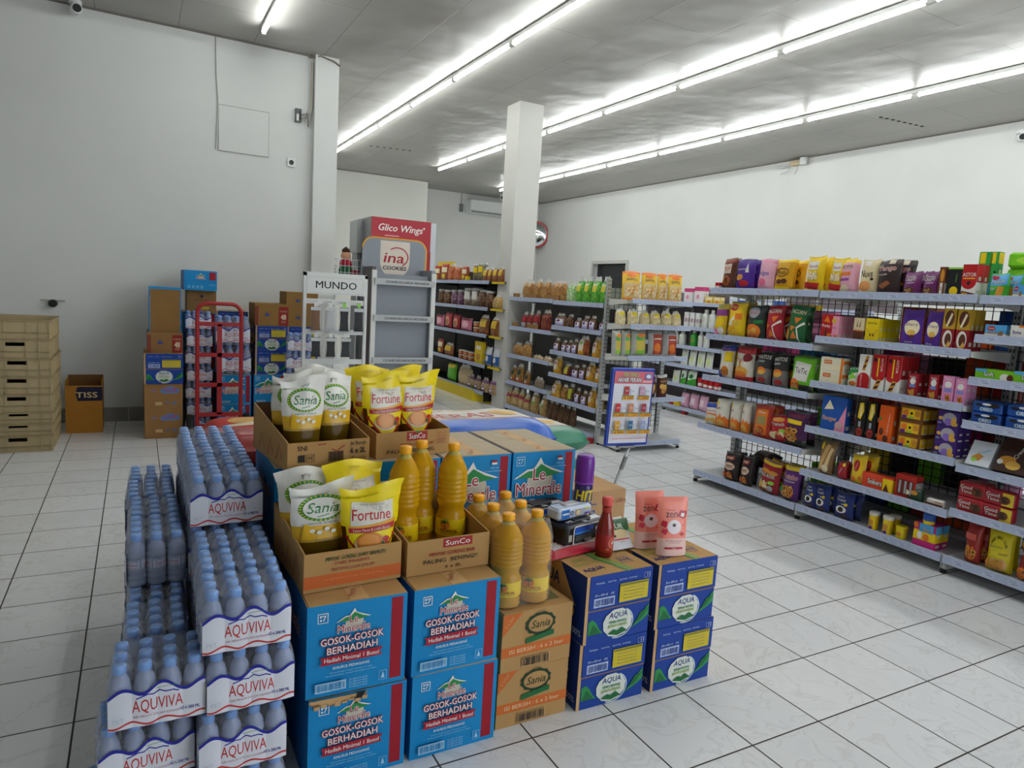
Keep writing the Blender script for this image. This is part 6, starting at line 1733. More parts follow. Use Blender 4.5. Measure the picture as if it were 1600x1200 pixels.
    'banul': ('pouch', 'snack_pouch', 'snack bag', 'Yellow and orange pouch of onion snacks', '#E3B81E', [('r', 0, .92, 1, 1, 'o'), ('e', .5, .86, .3, .07, 'o'), ('t', 'BAMUL', .5, .72, .09, '#2A2A5A', .6), ('r', .05, .08, .95, .6, '#CDB27A'), ('s', .1, .1, .95, .55, 20, .1, 'tec'), ('r', 0, 0, 1, .06, 'o')]),
    'ricecake': ('clear', 'cracker_pack', 'snack bag', 'Clear pack of pale rice cakes, yellow dot', ('#E0D2AC', '#D3C296', '#B9A676'), [('e', .55, .72, .28, .13, '#DCC81E'), ('r', .05, .45, .95, .49, '#C0AE80')]),
    'silvergreen': ('bag', 'snack_bag', 'snack bag', 'Silver bag with green and yellow panel', '#A9ACA6', [('r', .25, .1, .95, .85, '#C9B44A'), ('r', .25, .62, .95, .78, '#4FAE5A'), ('e', .6, .8, .25, .08, 'o'), ('r', .25, .1, .95, .25, 'l')]),
    'silverred': ('bag', 'snack_bag', 'snack bag', 'Silver bag with red and orange panel', '#B0B2B0', [('r', .25, .1, .95, .85, '#A8361E'), ('e', .55, .32, .25, .2, 'o'), ('r', .3, .66, .85, .7, 'w')]),
    'bananachip': ('bag', 'snack_bag', 'snack bag', 'Dark brown banana chip bag in clear wrap', '#4A1E16', [('e', .35, .5, .2, .12, 'a'), ('e', .65, .45, .2, .13, 'a'), ('e', .5, .3, .2, .12, 'e'), ('t', 'PISANG', .5, .72, .08, 'a', .6), ('r', 0, .88, 1, 1, '#C9CBC8')]),
    # yellow-footed rack
    'redyel': ('bag', 'snack_bag', 'snack bag', 'Red and yellow peanut bag', '#9A4A26', [('r', .05, .5, .95, .8, 'c'), ('r', 0, .85, 1, 1, 'r'), ('r', .3, .1, .8, .4, 'y')]),
    'orangebag': ('clear', 'cracker_bag', 'snack bag', 'Tall clear bag of orange snacks', ('#D9824A', '#B85A26', '#8A3A16'), []),
    'greyjar': ('jar', 'snack_jar', 'jar', 'Yellow-labelled jar of grey snacks', ('#8A8478', '#5E584C', '#C9B23A'), [('e', 0, .65, .9, .16, 'y')]),
    'nutyel': ('clear', 'nut_bag', 'snack bag', 'Brown nut bag with yellow label', ('#B0703A', '#8A4E22', '#5E3214'), [('r', .15, .4, .8, .8, '#D9B41E')]),
    'jarbrown': ('jar', 'snack_jar', 'jar', 'Clear jar of brown snacks', ('#7A5034', '#54341E', '#A87850'), []),
    'jarpurple': ('jar', 'snack_jar', 'jar', 'Clear jar of purple sweets', ('#8A5A7A', '#5A3450', '#C9A0B0'), []),
    'jarwhite': ('jar', 'snack_jar', 'jar', 'Clear jar with pale upper label', ('#B5A48E', '#7A5A3A', '#D6CFC4'), [('e', 0, .6, .9, .22, 'w')]),
    'tanball': ('clear', 'cracker_bag', 'snack bag', 'Rounded bag of pale tan crackers', ('#D0B070', '#B8924E', '#8E6A30'), []),
    'pinkcand': ('bag', 'candy_bag', 'snack bag', 'Pink sweets bag', '#D47A94', [('e', .5, .5, .3, .25, '#E9B2BE'), ('r', .1, .8, .9, .92, 'm')]),
    'redcand': ('bag', 'candy_bag', 'snack bag', 'Red edged sweets bag', '#B02A34', [('e', .5, .45, .34, .3, '#D9A08A'), ('s', .2, .2, .8, .7, 8, .12, 'to')]),
    'orangecup': ('tub', 'snack_cup', 'tub', 'Orange noodle cup', '#C9622A', [('e', 0, .5, .5, .2, '#E0A070')]),
    'yellowbox': ('box', 'snack_box', 'box', 'Yellow biscuit carton', '#E2C21A', [('e', .5, .3, .3, .16, 'e'), ('r', .2, .65, .8, .8, 'w')]),
    'bluewhite': ('bag', 'snack_bag', 'snack bag', 'Blue and white snack bag', '#C9CCD2', [('r', 0, .1, 1, .6, '#2A5A9A'), ('e', .5, .4, .2, .15, 'w')]),
    'greenbagy': ('bag', 'snack_bag', 'snack bag', 'Bright green snack bag', '#5CB81E', [('r', .1, .75, .9, .95, 'y')]),
    'creamchips': ('clear', 'cracker_bag', 'snack bag', 'Large bag of cream crackers', ('#D6C29A', '#BFA678', '#A0824E'), []),
    'purplecr': ('clear', 'cracker_bag', 'snack bag', 'Cracker bag with purple print', ('#C9AE8A', '#B0916A', '#8A6A48'), [('r', 0, .68, 1, .9, '#6A3A86'), ('e', .5, .25, .3, .14, '#6A3A86'), ('e', .5, .25, .2, .08, 'w')]),
    # rear aisle
    'pinkwhite': ('box', 'tissue_pack', 'box', 'White tissue pack with pink top', '#DDD8DA', [('r', 0, .75, 1, 1, '#C9407A'), ('e', .4, .4, .15, .15, 'i')]),
    'yelbox': ('box', 'soap_box', 'box', 'Yellow and white soap carton', '#D9B63A', [('r', .1, .5, .9, .9, 'c'), ('e', .5, .3, .2, .15, 'o')]),
    'whitepack': ('box', 'tissue_pack', 'box', 'Plain white tissue pack', '#DCDDE0', [('r', .1, .3, .9, .6, '#C2CEDC')]),
    'bluepack': ('box', 'tissue_pack', 'box', 'Blue and white tissue pack', '#3A62B0', [('r', .1, .5, .9, .9, 'w')]),
    'whitebox': ('box', 'tissue_pack', 'box', 'Narrow white tissue box', '#D6D6D4', [('r', .2, .35, .8, .6, '#A88A92')]),
    'whitebot': ('tub', 'shampoo_bottle', 'bottle', 'White toiletry bottle', '#D5D6D2', [('e', 0, .5, .5, .16, '#8A9A5A')]),
    'greenbot': ('tub', 'shampoo_bottle', 'bottle', 'Bright green toiletry bottle', '#2E9A34', [('e', 0, .4, .5, .16, 'o')]),
    'whitepouch': ('pouch', 'refill_pouch', 'pouch', 'Pale refill pouch with lime tint', '#D3D8CC', [('e', .5, .45, .25, .2, '#C6D68A')]),
    'greenpouch': ('pouch', 'refill_pouch', 'pouch', 'Green and white refill pouch', '#D5DCD0', [('p', [(0, 0), (1, 0), (1, .5), (0, .3)], '#3E9A2E'), ('e', .5, .6, .25, .15, 'g')]),
    'pinkpack': ('bag', 'diaper_pack', 'pack', 'Pale pink sanitary pack', '#D3A0B8', [('r', .25, .3, .75, .7, '#E6CCD8')]),
    'redyelbox': ('box', 'snack_box', 'box', 'Red and yellow carton', 'r', [('r', .45, 0, 1, 1, 'y')]),
}

ROWS_A = [
    ('L5', 'redmini', 1.816, 0.05, 0.049, 0.05, 1), ('L5', 'brownwafer', 1.741, 0.123, 0.231, 0.06, 2), ('L5', 'purplewafer', 1.586, 0.174, 0.219, 0.06, 2),
    ('L5', 'pinkwafer', 1.404, 0.147, 0.216, 0.06, 1), ('L5', 'goldroll', 1.256, 0.159, 0.209, 0.05, 3), ('L5', 'yellownut', 1.017, 0.14, 0.228, 0.06, 2),
    ('M6', 'yellownut', 0.886, 0.119, 0.221, 0.06, 2), ('M6', 'pinkyellow', 0.791, 0.119, 0.204, 0.06, 2), ('M6', 'creambag', 0.656, 0.12, 0.205, 0.06, 1),
    ('M6', 'tango', 0.536, 0.152, 0.202, 0.07, 3), ('M6', 'crispy', 0.392, 0.104, 0.134, 0.05, 2), ('M6', 'crispy', 0.289, 0.095, 0.134, 0.05, 2), ('M6', 'brownstick', 0.223, 0.036, 0.153, 0.05, 1),
    ('M6', 'mangobox', 0.159, 0.079, 0.15, 0.05, 1), ('M6', 'astorbox', 0.088, 0.077, 0.165, 0.05, 2), ('R7', 'malkist', -0.011, 0.094, 0.125, 0.05, 3), ('R7', 'nabatibox', -0.142, 0.049, 0.067, 0.06, 1),
    ('M6', 'greenbox', 0.111, 0.059, 0.242, 0.05, 1), ('M6', 'greenbox', 0.061, 0.036, 0.241, 0.05, 1), ('L4', 'pinkyellowchip', 1.778, 0.113, 0.235, 0.06, 1),
    ('L4', 'lays', 1.628, 0.167, 0.254, 0.08, 2), ('L4', 'ringsnack', 1.45, 0.161, 0.238, 0.08, 1), ('L4', 'redcorn', 1.291, 0.146, 0.244, 0.08, 1), ('L4', 'greencorn', 1.124, 0.148, 0.25, 0.08, 2),
    ('M5', 'pockyred', 0.908, 0.081, 0.146, 0.035, 2), ('M5', 'pockypink', 0.827, 0.07, 0.138, 0.035, 5), ('M5', 'pockybrown', 0.663, 0.069, 0.136, 0.035, 2),
    ('M5', 'yellowcard', 0.578, 0.086, 0.137, 0.035, 5), ('M5', 'purpletall', 0.348, 0.119, 0.202, 0.02, 2), ('M5', 'purpletall', 0.238, 0.087, 0.2, 0.02, 1),
    ('M5', 'choco_red', 0.155, 0.067, 0.214, 0.04, 3), ('M5', 'choco_red', 0.084, 0.068, 0.213, 0.04, 3), ('R6', 'nabatibox', -0.068, 0.101, 0.063, 0.05, 1),
    ('R6', 'whitewafer', -0.164, 0.063, 0.066, 0.05, 1), ('L3', 'blueyellow', 1.684, 0.134, 0.247, 0.07, 1), ('L3', 'redwhite', 1.518, 0.173, 0.249, 0.08, 1),
    ('L3', 'maitos', 1.345, 0.129, 0.23, 0.08, 1), ('L3', 'maitos', 1.204, 0.128, 0.227, 0.08, 3), ('L3', 'tictic', 0.98, 0.178, 0.229, 0.07, 2), ('M4', 'crackerbox', 0.81, 0.161, 0.163, 0.06, 1),
    ('M4', 'greenwhite', 0.671, 0.078, 0.125, 0.05, 1), ('M4', 'astortall', 0.594, 0.079, 0.205, 0.05, 1), ('M4', 'astortall2', 0.508, 0.084, 0.214, 0.05, 1),
    ('M4', 'astortall2', 0.417, 0.087, 0.216, 0.05, 3), ('M4', 'redpanda', 0.304, 0.056, 0.129, 0.05, 2), ('M4', 'redpanda', 0.192, 0.053, 0.137, 0.05, 2),
    ('M4', 'pinkpanda', 0.117, 0.061, 0.14, 0.05, 1), ('M4', 'pinkpanda', 0.052, 0.055, 0.135, 0.05, 2), ('R5', 'greensoft', -0.07, 0.188, 0.054, 0.05, 2),
    ('R5', 'greensoft', -0.253, 0.152, 0.061, 0.05, 1), ('R4', 'oreo', -0.08, 0.144, 0.113, 0.05, 3), ('R4', 'oreo', -0.245, 0.159, 0.122, 0.05, 2), ('L2', 'bluechip', 1.821, 0.149, 0.171, 0.06, 2),
    ('L2', 'potato', 1.67, 0.135, 0.21, 0.06, 1), ('L2', 'potato', 1.545, 0.099, 0.22, 0.06, 1), ('L2', 'potato', 1.449, 0.079, 0.227, 0.06, 1), ('L2', 'redorange', 1.307, 0.156, 0.237, 0.06, 1),
    ('L2', 'rednoodle', 1.149, 0.192, 0.186, 0.08, 2), ('L2', 'twist', 0.951, 0.186, 0.231, 0.08, 1), ('M3', 'rangesblue', 0.759, 0.172, 0.215, 0.05, 1), ('M3', 'banana', 0.581, 0.064, 0.217, 0.04, 1),
    ('M3', 'banana', 0.514, 0.061, 0.22, 0.04, 1), ('M3', 'superstar', 0.426, 0.086, 0.216, 0.045, 2), ('M3', 'nabatibrown', 0.286, 0.135, 0.237, 0.06, 2),
    ('M3', 'purplechip', 0.092, 0.114, 0.242, 0.06, 2), ('R3', 'cream_w', -0.07, 0.117, 0.136, 0.03, 1), ('R3', 'cream_d', -0.216, 0.157, 0.175, 0.03, 1),
    ('M2', 'tanbag', 0.792, 0.106, 0.211, 0.06, 2), ('M2', 'redsmall', 0.667, 0.067, 0.108, 0.05, 1), ('M2', 'yellowfish', 0.566, 0.1, 0.18, 0.05, 3), ('M2', 'snickers', 0.431, 0.192, 0.088, 0.06, 1),
    ('M2', 'redcandy', 0.269, 0.119, 0.13, 0.07, 1), ('M2', 'darkgreen', 0.242, 0.138, 0.065, 0.04, 1), ('M2', 'whitebar', 0.105, 0.091, 0.04, 0.04, 1), ('R2', 'goodtime', -0.038, 0.135, 0.157, 0.05, 2),
    ('R2', 'goodtime2', -0.195, 0.144, 0.154, 0.05, 1), ('L1', 'blackbbq', 1.538, 0.148, 0.207, 0.07, 2), ('L1', 'blackbbq', 1.396, 0.106, 0.212, 0.07, 1),
    ('L1', 'redburger', 1.202, 0.177, 0.227, 0.07, 2), ('L1', 'twisko', 1.032, 0.141, 0.234, 0.07, 1), ('M1', 'bluesoft', 0.893, 0.101, 0.164, 0.05, 2), ('M1', 'bluesoft', 0.775, 0.109, 0.171, 0.05, 1),
    ('M1', 'bluesoft', 0.627, 0.14, 0.165, 0.05, 3), ('M1', 'yellowtub', 0.439, 0.057, 0.104, 0.045, 1), ('M1', 'yellowtub', 0.353, 0.062, 0.105, 0.045, 2),
    ('M1', 'yellowcup', 0.272, 0.064, 0.072, 0.05, 1), ('M1', 'kidsbox', 0.133, 0.122, 0.132, 0.06, 2), ('M1', 'bluelid', 0.133, 0.062, 0.189, 0.06, 1), ('R1', 'redbag', -0.104, 0.082, 0.216, 0.06, 1),
    ('R1', 'lunde', -0.226, 0.129, 0.217, 0.07, 1), ('R1', 'redorangebag', -0.352, 0.092, 0.205, 0.07, 1),
]
ROWS_B = [
    ('F5', 'cracker', 4.681, 0.227, 0.216, 0.07, 1), ('F5', 'cracker', 4.476, 0.161, 0.23, 0.07, 1), ('F5', 'cracker', 4.297, 0.142, 0.231, 0.07, 1), ('F5', 'cracker', 4.06, 0.28, 0.226, 0.07, 1),
    ('F5', 'mixgreen', 3.82, 0.149, 0.208, 0.07, 1), ('N6', 'greencrack', 3.668, 0.121, 0.262, 0.07, 1), ('N6', 'greencrack', 3.538, 0.117, 0.263, 0.07, 1),
    ('N6', 'greencrack', 3.402, 0.134, 0.263, 0.07, 1), ('N6', 'greencrack', 3.266, 0.118, 0.263, 0.07, 1), ('F4', 'redsnack', 4.708, 0.114, 0.192, 0.06, 1),
    ('F4', 'redsnack', 4.588, 0.098, 0.197, 0.06, 1), ('F4', 'redsnack', 4.453, 0.122, 0.217, 0.06, 1), ('F4', 'redbrown', 4.264, 0.207, 0.232, 0.06, 1), ('N5', 'purplelab', 3.979, 0.204, 0.141, 0.06, 1),
    ('N5', 'brownjar', 3.806, 0.115, 0.137, 0.06, 1), ('N5', 'purplelab', 3.655, 0.111, 0.114, 0.06, 1), ('N5', 'purplelab', 3.527, 0.107, 0.139, 0.06, 1),
    ('N5', 'purplelab', 3.412, 0.103, 0.145, 0.06, 1), ('N5', 'purplelab', 3.25, 0.089, 0.124, 0.06, 1), ('F3', 'cracker', 4.835, 0.193, 0.155, 0.07, 1), ('F3', 'cracker', 4.633, 0.184, 0.186, 0.07, 1),
    ('F3', 'buns', 4.361, 0.187, 0.059, 0.05, 1), ('F3', 'buns', 4.164, 0.178, 0.065, 0.05, 1), ('N4', 'purplelab', 4.013, 0.097, 0.136, 0.06, 1), ('N4', 'purplelab', 3.873, 0.083, 0.128, 0.06, 1),
    ('N4', 'purplelab', 3.779, 0.081, 0.136, 0.06, 1), ('N4', 'purplelab', 3.685, 0.09, 0.156, 0.06, 1), ('N4', 'orangelab', 3.536, 0.172, 0.199, 0.06, 1),
    ('N4', 'macaroni', 3.321, 0.132, 0.21, 0.06, 1), ('F2', 'nutbag', 4.891, 0.106, 0.19, 0.05, 1), ('F2', 'nutbag', 4.745, 0.16, 0.221, 0.05, 1), ('F2', 'nutbag', 4.571, 0.112, 0.17, 0.05, 1),
    ('F2', 'greybun', 4.311, 0.198, 0.126, 0.05, 1), ('N3', 'macaroni', 3.974, 0.133, 0.2, 0.06, 1), ('N3', 'redyellow', 3.792, 0.139, 0.136, 0.06, 1), ('N3', 'purplelab', 3.641, 0.111, 0.134, 0.06, 1),
    ('N3', 'purplelab', 3.522, 0.086, 0.154, 0.06, 1), ('N3', 'macaroni', 3.389, 0.125, 0.199, 0.06, 1), ('N3', 'macaroni', 3.25, 0.11, 0.203, 0.06, 1), ('F1', 'tanroll', 4.967, 0.108, 0.209, 0.06, 1),
    ('F1', 'tanroll', 4.831, 0.134, 0.229, 0.06, 1), ('F1', 'tanroll', 4.681, 0.101, 0.228, 0.06, 1), ('F1', 'tanroll', 4.554, 0.112, 0.197, 0.06, 1), ('F1', 'wafertan', 4.386, 0.148, 0.251, 0.06, 1),
    ('F1', 'wafertan', 4.203, 0.129, 0.237, 0.06, 1), ('F1', 'brownroll', 4.063, 0.087, 0.211, 0.06, 1), ('F1', 'brownroll', 3.963, 0.085, 0.214, 0.06, 1),
    ('N2', 'macaroni', 3.971, 0.146, 0.178, 0.06, 1), ('N2', 'cracker', 3.817, 0.105, 0.166, 0.06, 1), ('N2', 'yellowgreen', 3.697, 0.09, 0.183, 0.06, 1),
    ('N2', 'purplelab', 3.58, 0.088, 0.156, 0.06, 1), ('N2', 'purplelab', 3.463, 0.096, 0.148, 0.06, 1), ('N2', 'macaroni', 3.338, 0.103, 0.215, 0.06, 1),
    ('N2', 'macaroni', 3.215, 0.099, 0.209, 0.06, 1), ('N1', 'brownroll', 3.853, 0.083, 0.211, 0.06, 1), ('N1', 'brownroll', 3.745, 0.081, 0.216, 0.06, 1),
    ('N1', 'brownroll', 3.641, 0.078, 0.214, 0.06, 1),
]
ROWS_E = [
    ('E5', 'banul', 2.108, 0.192, 0.245, 0.05, 1), ('E5', 'banul', 2.304, 0.17, 0.247, 0.05, 1), ('E5', 'banul', 2.451, 0.109, 0.246, 0.05, 1), ('E5', 'banul', 2.599, 0.156, 0.25, 0.05, 1),
    ('E4', 'ricecake', 2.022, 0.109, 0.149, 0.06, 1), ('E4', 'ricecake', 2.157, 0.118, 0.149, 0.06, 1), ('E4', 'ricecake', 2.285, 0.106, 0.144, 0.06, 1), ('E4', 'ricecake', 2.404, 0.116, 0.143, 0.06, 1),
    ('E4', 'ricecake', 2.532, 0.111, 0.149, 0.06, 1), ('E4', 'ricecake', 2.647, 0.105, 0.148, 0.06, 1), ('E3', 'silvergreen', 2.001, 0.095, 0.231, 0.06, 1),
    ('E3', 'silvergreen', 2.104, 0.097, 0.234, 0.06, 1), ('E3', 'silvergreen', 2.24, 0.163, 0.244, 0.06, 1), ('E3', 'silverred', 2.43, 0.16, 0.249, 0.06, 1),
    ('E3', 'silverred', 2.603, 0.15, 0.231, 0.06, 1), ('E2', 'bananachip', 2.426, 0.095, 0.221, 0.06, 1), ('E2', 'bananachip', 2.55, 0.119, 0.215, 0.06, 1),
    
]
ROWS_Y = [
    ('Y5', 'redyel', 7.127, 0.212, 0.212, 0.08, 1), ('Y5', 'redyel', 6.865, 0.225, 0.235, 0.08, 1), ('Y5', 'orangebag', 6.635, 0.194, 0.24, 0.08, 1), ('Y5', 'orangebag', 6.412, 0.206, 0.221, 0.08, 1),
    ('Y5', 'redyel', 6.207, 0.158, 0.194, 0.08, 1), ('Y5', 'greyjar', 5.874, 0.129, 0.214, 0.06, 1), ('Y5', 'greyjar', 5.731, 0.125, 0.227, 0.06, 1), ('Y5', 'nutyel', 5.584, 0.122, 0.187, 0.06, 1),
    ('Y5', 'nutyel', 5.455, 0.102, 0.186, 0.06, 1), ('Y5', 'nutyel', 5.322, 0.132, 0.192, 0.06, 1), ('Y5', 'nutyel', 5.184, 0.112, 0.191, 0.06, 1), ('Y4', 'jarbrown', 6.948, 0.16, 0.201, 0.08, 1),
    ('Y4', 'jarbrown', 6.745, 0.198, 0.196, 0.08, 1), ('Y4', 'jarpurple', 6.508, 0.19, 0.201, 0.08, 1), ('Y4', 'jarpurple', 6.311, 0.162, 0.205, 0.08, 1),
    ('Y4', 'jarwhite', 6.086, 0.214, 0.233, 0.08, 1), ('Y4', 'jarwhite', 5.867, 0.185, 0.237, 0.08, 1), ('Y4', 'jarbrown', 5.656, 0.16, 0.218, 0.08, 1), ('Y4', 'jarbrown', 5.479, 0.12, 0.206, 0.08, 1),
    ('Y4', 'tanball', 5.251, 0.229, 0.181, 0.08, 1), ('Y3', 'pinkcand', 6.931, 0.253, 0.178, 0.06, 1), ('Y3', 'redcand', 6.644, 0.24, 0.219, 0.06, 1), ('Y3', 'redcand', 6.376, 0.206, 0.206, 0.06, 1),
    ('Y3', 'pinkcand', 6.072, 0.311, 0.181, 0.06, 1), ('Y3', 'orangecup', 5.789, 0.166, 0.141, 0.05, 1), ('Y3', 'nutyel', 5.559, 0.245, 0.248, 0.06, 1), ('Y3', 'nutyel', 5.275, 0.181, 0.239, 0.06, 1),
    ('Y2', 'redyel', 6.88, 0.183, 0.209, 0.06, 1), ('Y2', 'nutyel', 6.586, 0.302, 0.182, 0.06, 1), ('Y2', 'orangecup', 6.197, 0.12, 0.116, 0.05, 1), ('Y2', 'orangecup', 6.047, 0.136, 0.114, 0.05, 1),
    ('Y2', 'orangecup', 5.892, 0.133, 0.113, 0.05, 1), ('Y2', 'yellowbox', 5.624, 0.214, 0.273, 0.05, 1), ('Y2', 'bluewhite', 5.39, 0.17, 0.232, 0.05, 1),
    ('Y2', 'bluewhite', 5.195, 0.146, 0.22, 0.05, 1), ('Y1', 'greenbagy', 6.467, 0.297, 0.243, 0.08, 1), ('Y1', 'creamchips', 6.05, 0.371, 0.282, 0.08, 1),
    ('Y1', 'purplecr', 5.852, 0.188, 0.183, 0.07, 1), ('Y1', 'purplecr', 5.655, 0.162, 0.184, 0.07, 1), ('Y1', 'purplecr', 5.45, 0.173, 0.187, 0.07, 1), ('Y1', 'purplecr', 5.252, 0.149, 0.198, 0.07, 1),
    
]
ROWS_C = [
    ('C6', 'pinkwhite', 4.438, 0.155, 0.178, 0.08, 1), ('C6', 'pinkwhite', 4.261, 0.159, 0.197, 0.08, 1), ('C6', 'yelbox', 4.095, 0.123, 0.088, 0.06, 1), ('C6', 'yelbox', 3.963, 0.12, 0.085, 0.06, 1),
    ('C6', 'whitepack', 3.715, 0.113, 0.12, 0.06, 1), ('C6', 'bluepack', 3.579, 0.119, 0.117, 0.06, 1), ('C6', 'whitepack', 3.431, 0.124, 0.128, 0.06, 1),
    ('C6', 'whitepack', 3.216, 0.118, 0.133, 0.06, 1), ('C6', 'bluepack', 3.1, 0.098, 0.136, 0.06, 1), ('C5', 'whitebox', 4.439, 0.077, 0.183, 0.08, 1), ('C5', 'whitebox', 4.34, 0.076, 0.18, 0.08, 1),
    ('C5', 'whitebox', 4.247, 0.064, 0.177, 0.08, 1), ('C5', 'whitebot', 4.153, 0.094, 0.227, 0.05, 1), ('C5', 'whitebot', 4.044, 0.082, 0.224, 0.05, 1), ('C4', 'whitebot', 4.626, 0.081, 0.182, 0.05, 1),
    ('C4', 'whitebot', 4.517, 0.091, 0.182, 0.05, 1), ('C4', 'greenbot', 4.319, 0.086, 0.212, 0.05, 1), ('C4', 'whitebot', 4.193, 0.074, 0.198, 0.05, 1), ('C4', 'whitebot', 4.098, 0.072, 0.197, 0.05, 1),
    ('C3', 'whitepouch', 4.433, 0.112, 0.212, 0.05, 1), ('C3', 'whitepouch', 4.293, 0.119, 0.21, 0.05, 1), ('C3', 'whitepouch', 4.153, 0.116, 0.208, 0.05, 1),
    ('C3', 'whitepouch', 4.017, 0.112, 0.214, 0.05, 1), ('C2', 'whitepouch', 4.551, 0.126, 0.165, 0.05, 1), ('C2', 'greenpouch', 4.421, 0.089, 0.181, 0.05, 1),
    ('C2', 'greenpouch', 4.277, 0.152, 0.191, 0.05, 1), ('C2', 'redmini', 4.111, 0.073, 0.119, 0.05, 1), ('C2', 'redmini', 4.023, 0.072, 0.101, 0.05, 1), ('C2', 'redmini', 3.94, 0.07, 0.097, 0.05, 1),
    ('C2', 'redmini', 3.849, 0.069, 0.095, 0.05, 1), ('C1', 'redyelbox', 4.523, 0.172, 0.055, 0.06, 1), ('C1', 'pinkpack', 4.368, 0.122, 0.191, 0.08, 1), ('C1', 'pinkpack', 4.213, 0.139, 0.199, 0.08, 1),
    ('C1', 'pinkpack', 4.053, 0.135, 0.201, 0.08, 1),
]


def art_of(els, fm, base_h=1, base_w=1):
    A = Art(); asp = base_w / base_h
    for i, e in enumerate(els):
        k = e[0]
        if k == 'r':
            A.rect(e[1], e[2], e[3], e[4], fm(K_(e[5])), 3)
        elif k == 'e':
            A.ell(e[1], e[2], e[3], e[4], fm(K_(e[5])), 16)
        elif k == 'c':
            A.ring(e[1], e[2], e[3], e[4], .03, fm(K_(e[5])))
        elif k == 'p':
            A.poly(e[1], fm(K_(e[2])))
        elif k == 'l':
            A.stroke(e[1], e[2], fm(K_(e[3])))
        elif k == 's':
            A.scatter(e[1], e[2], e[3], e[4], int(e[5] * 1.3), e[6], [fm(K_(c)) for c in e[7]], i + 3, fm('#6A3A16') if 'o' in e[7] else None)
        elif k == 'a':        # lettering along an arch
            s, cx, cy, r_, h, c = e[1:]
            for q, ch in enumerate(s):
                if ch != ' ':
                    a = math.radians(140 - 100 * q / (len(s) - 1)); A.text(ch, cx + r_ * .8 * math.cos(a), cy + r_ * math.sin(a), h, fm(K_(c)), w=.05, bold=.02, rot=a - PI / 2)
        elif k == 't':
            s, cx, cy, h, c, w_ = e[1:7]; out = e[7] if len(e) > 7 else None; rot = e[8] if len(e) > 8 else 0
            if rot:     # keep the letters' proportions on the face when turned
                B = Art(); B.text(s, 0, 0, h * .6 / max(.5, 1), fm(K_(c)), w=w_ * .8, bold=.015)
                V, F, m = B.items[0]; ca, sa = math.cos(rot), math.sin(rot)
                A.raw([(cx + (ca * x - sa * y * 1) * (1 if asp >= 1 else 1), cy + (sa * x + ca * y)) for x, y in V], F, m)
            else:
                A.text(s, cx, cy, h, fm(K_(c)), w=w_, bold=.015, out=fm(K_(out)) if out else None, outw=.05)
    return A


_PD = {}


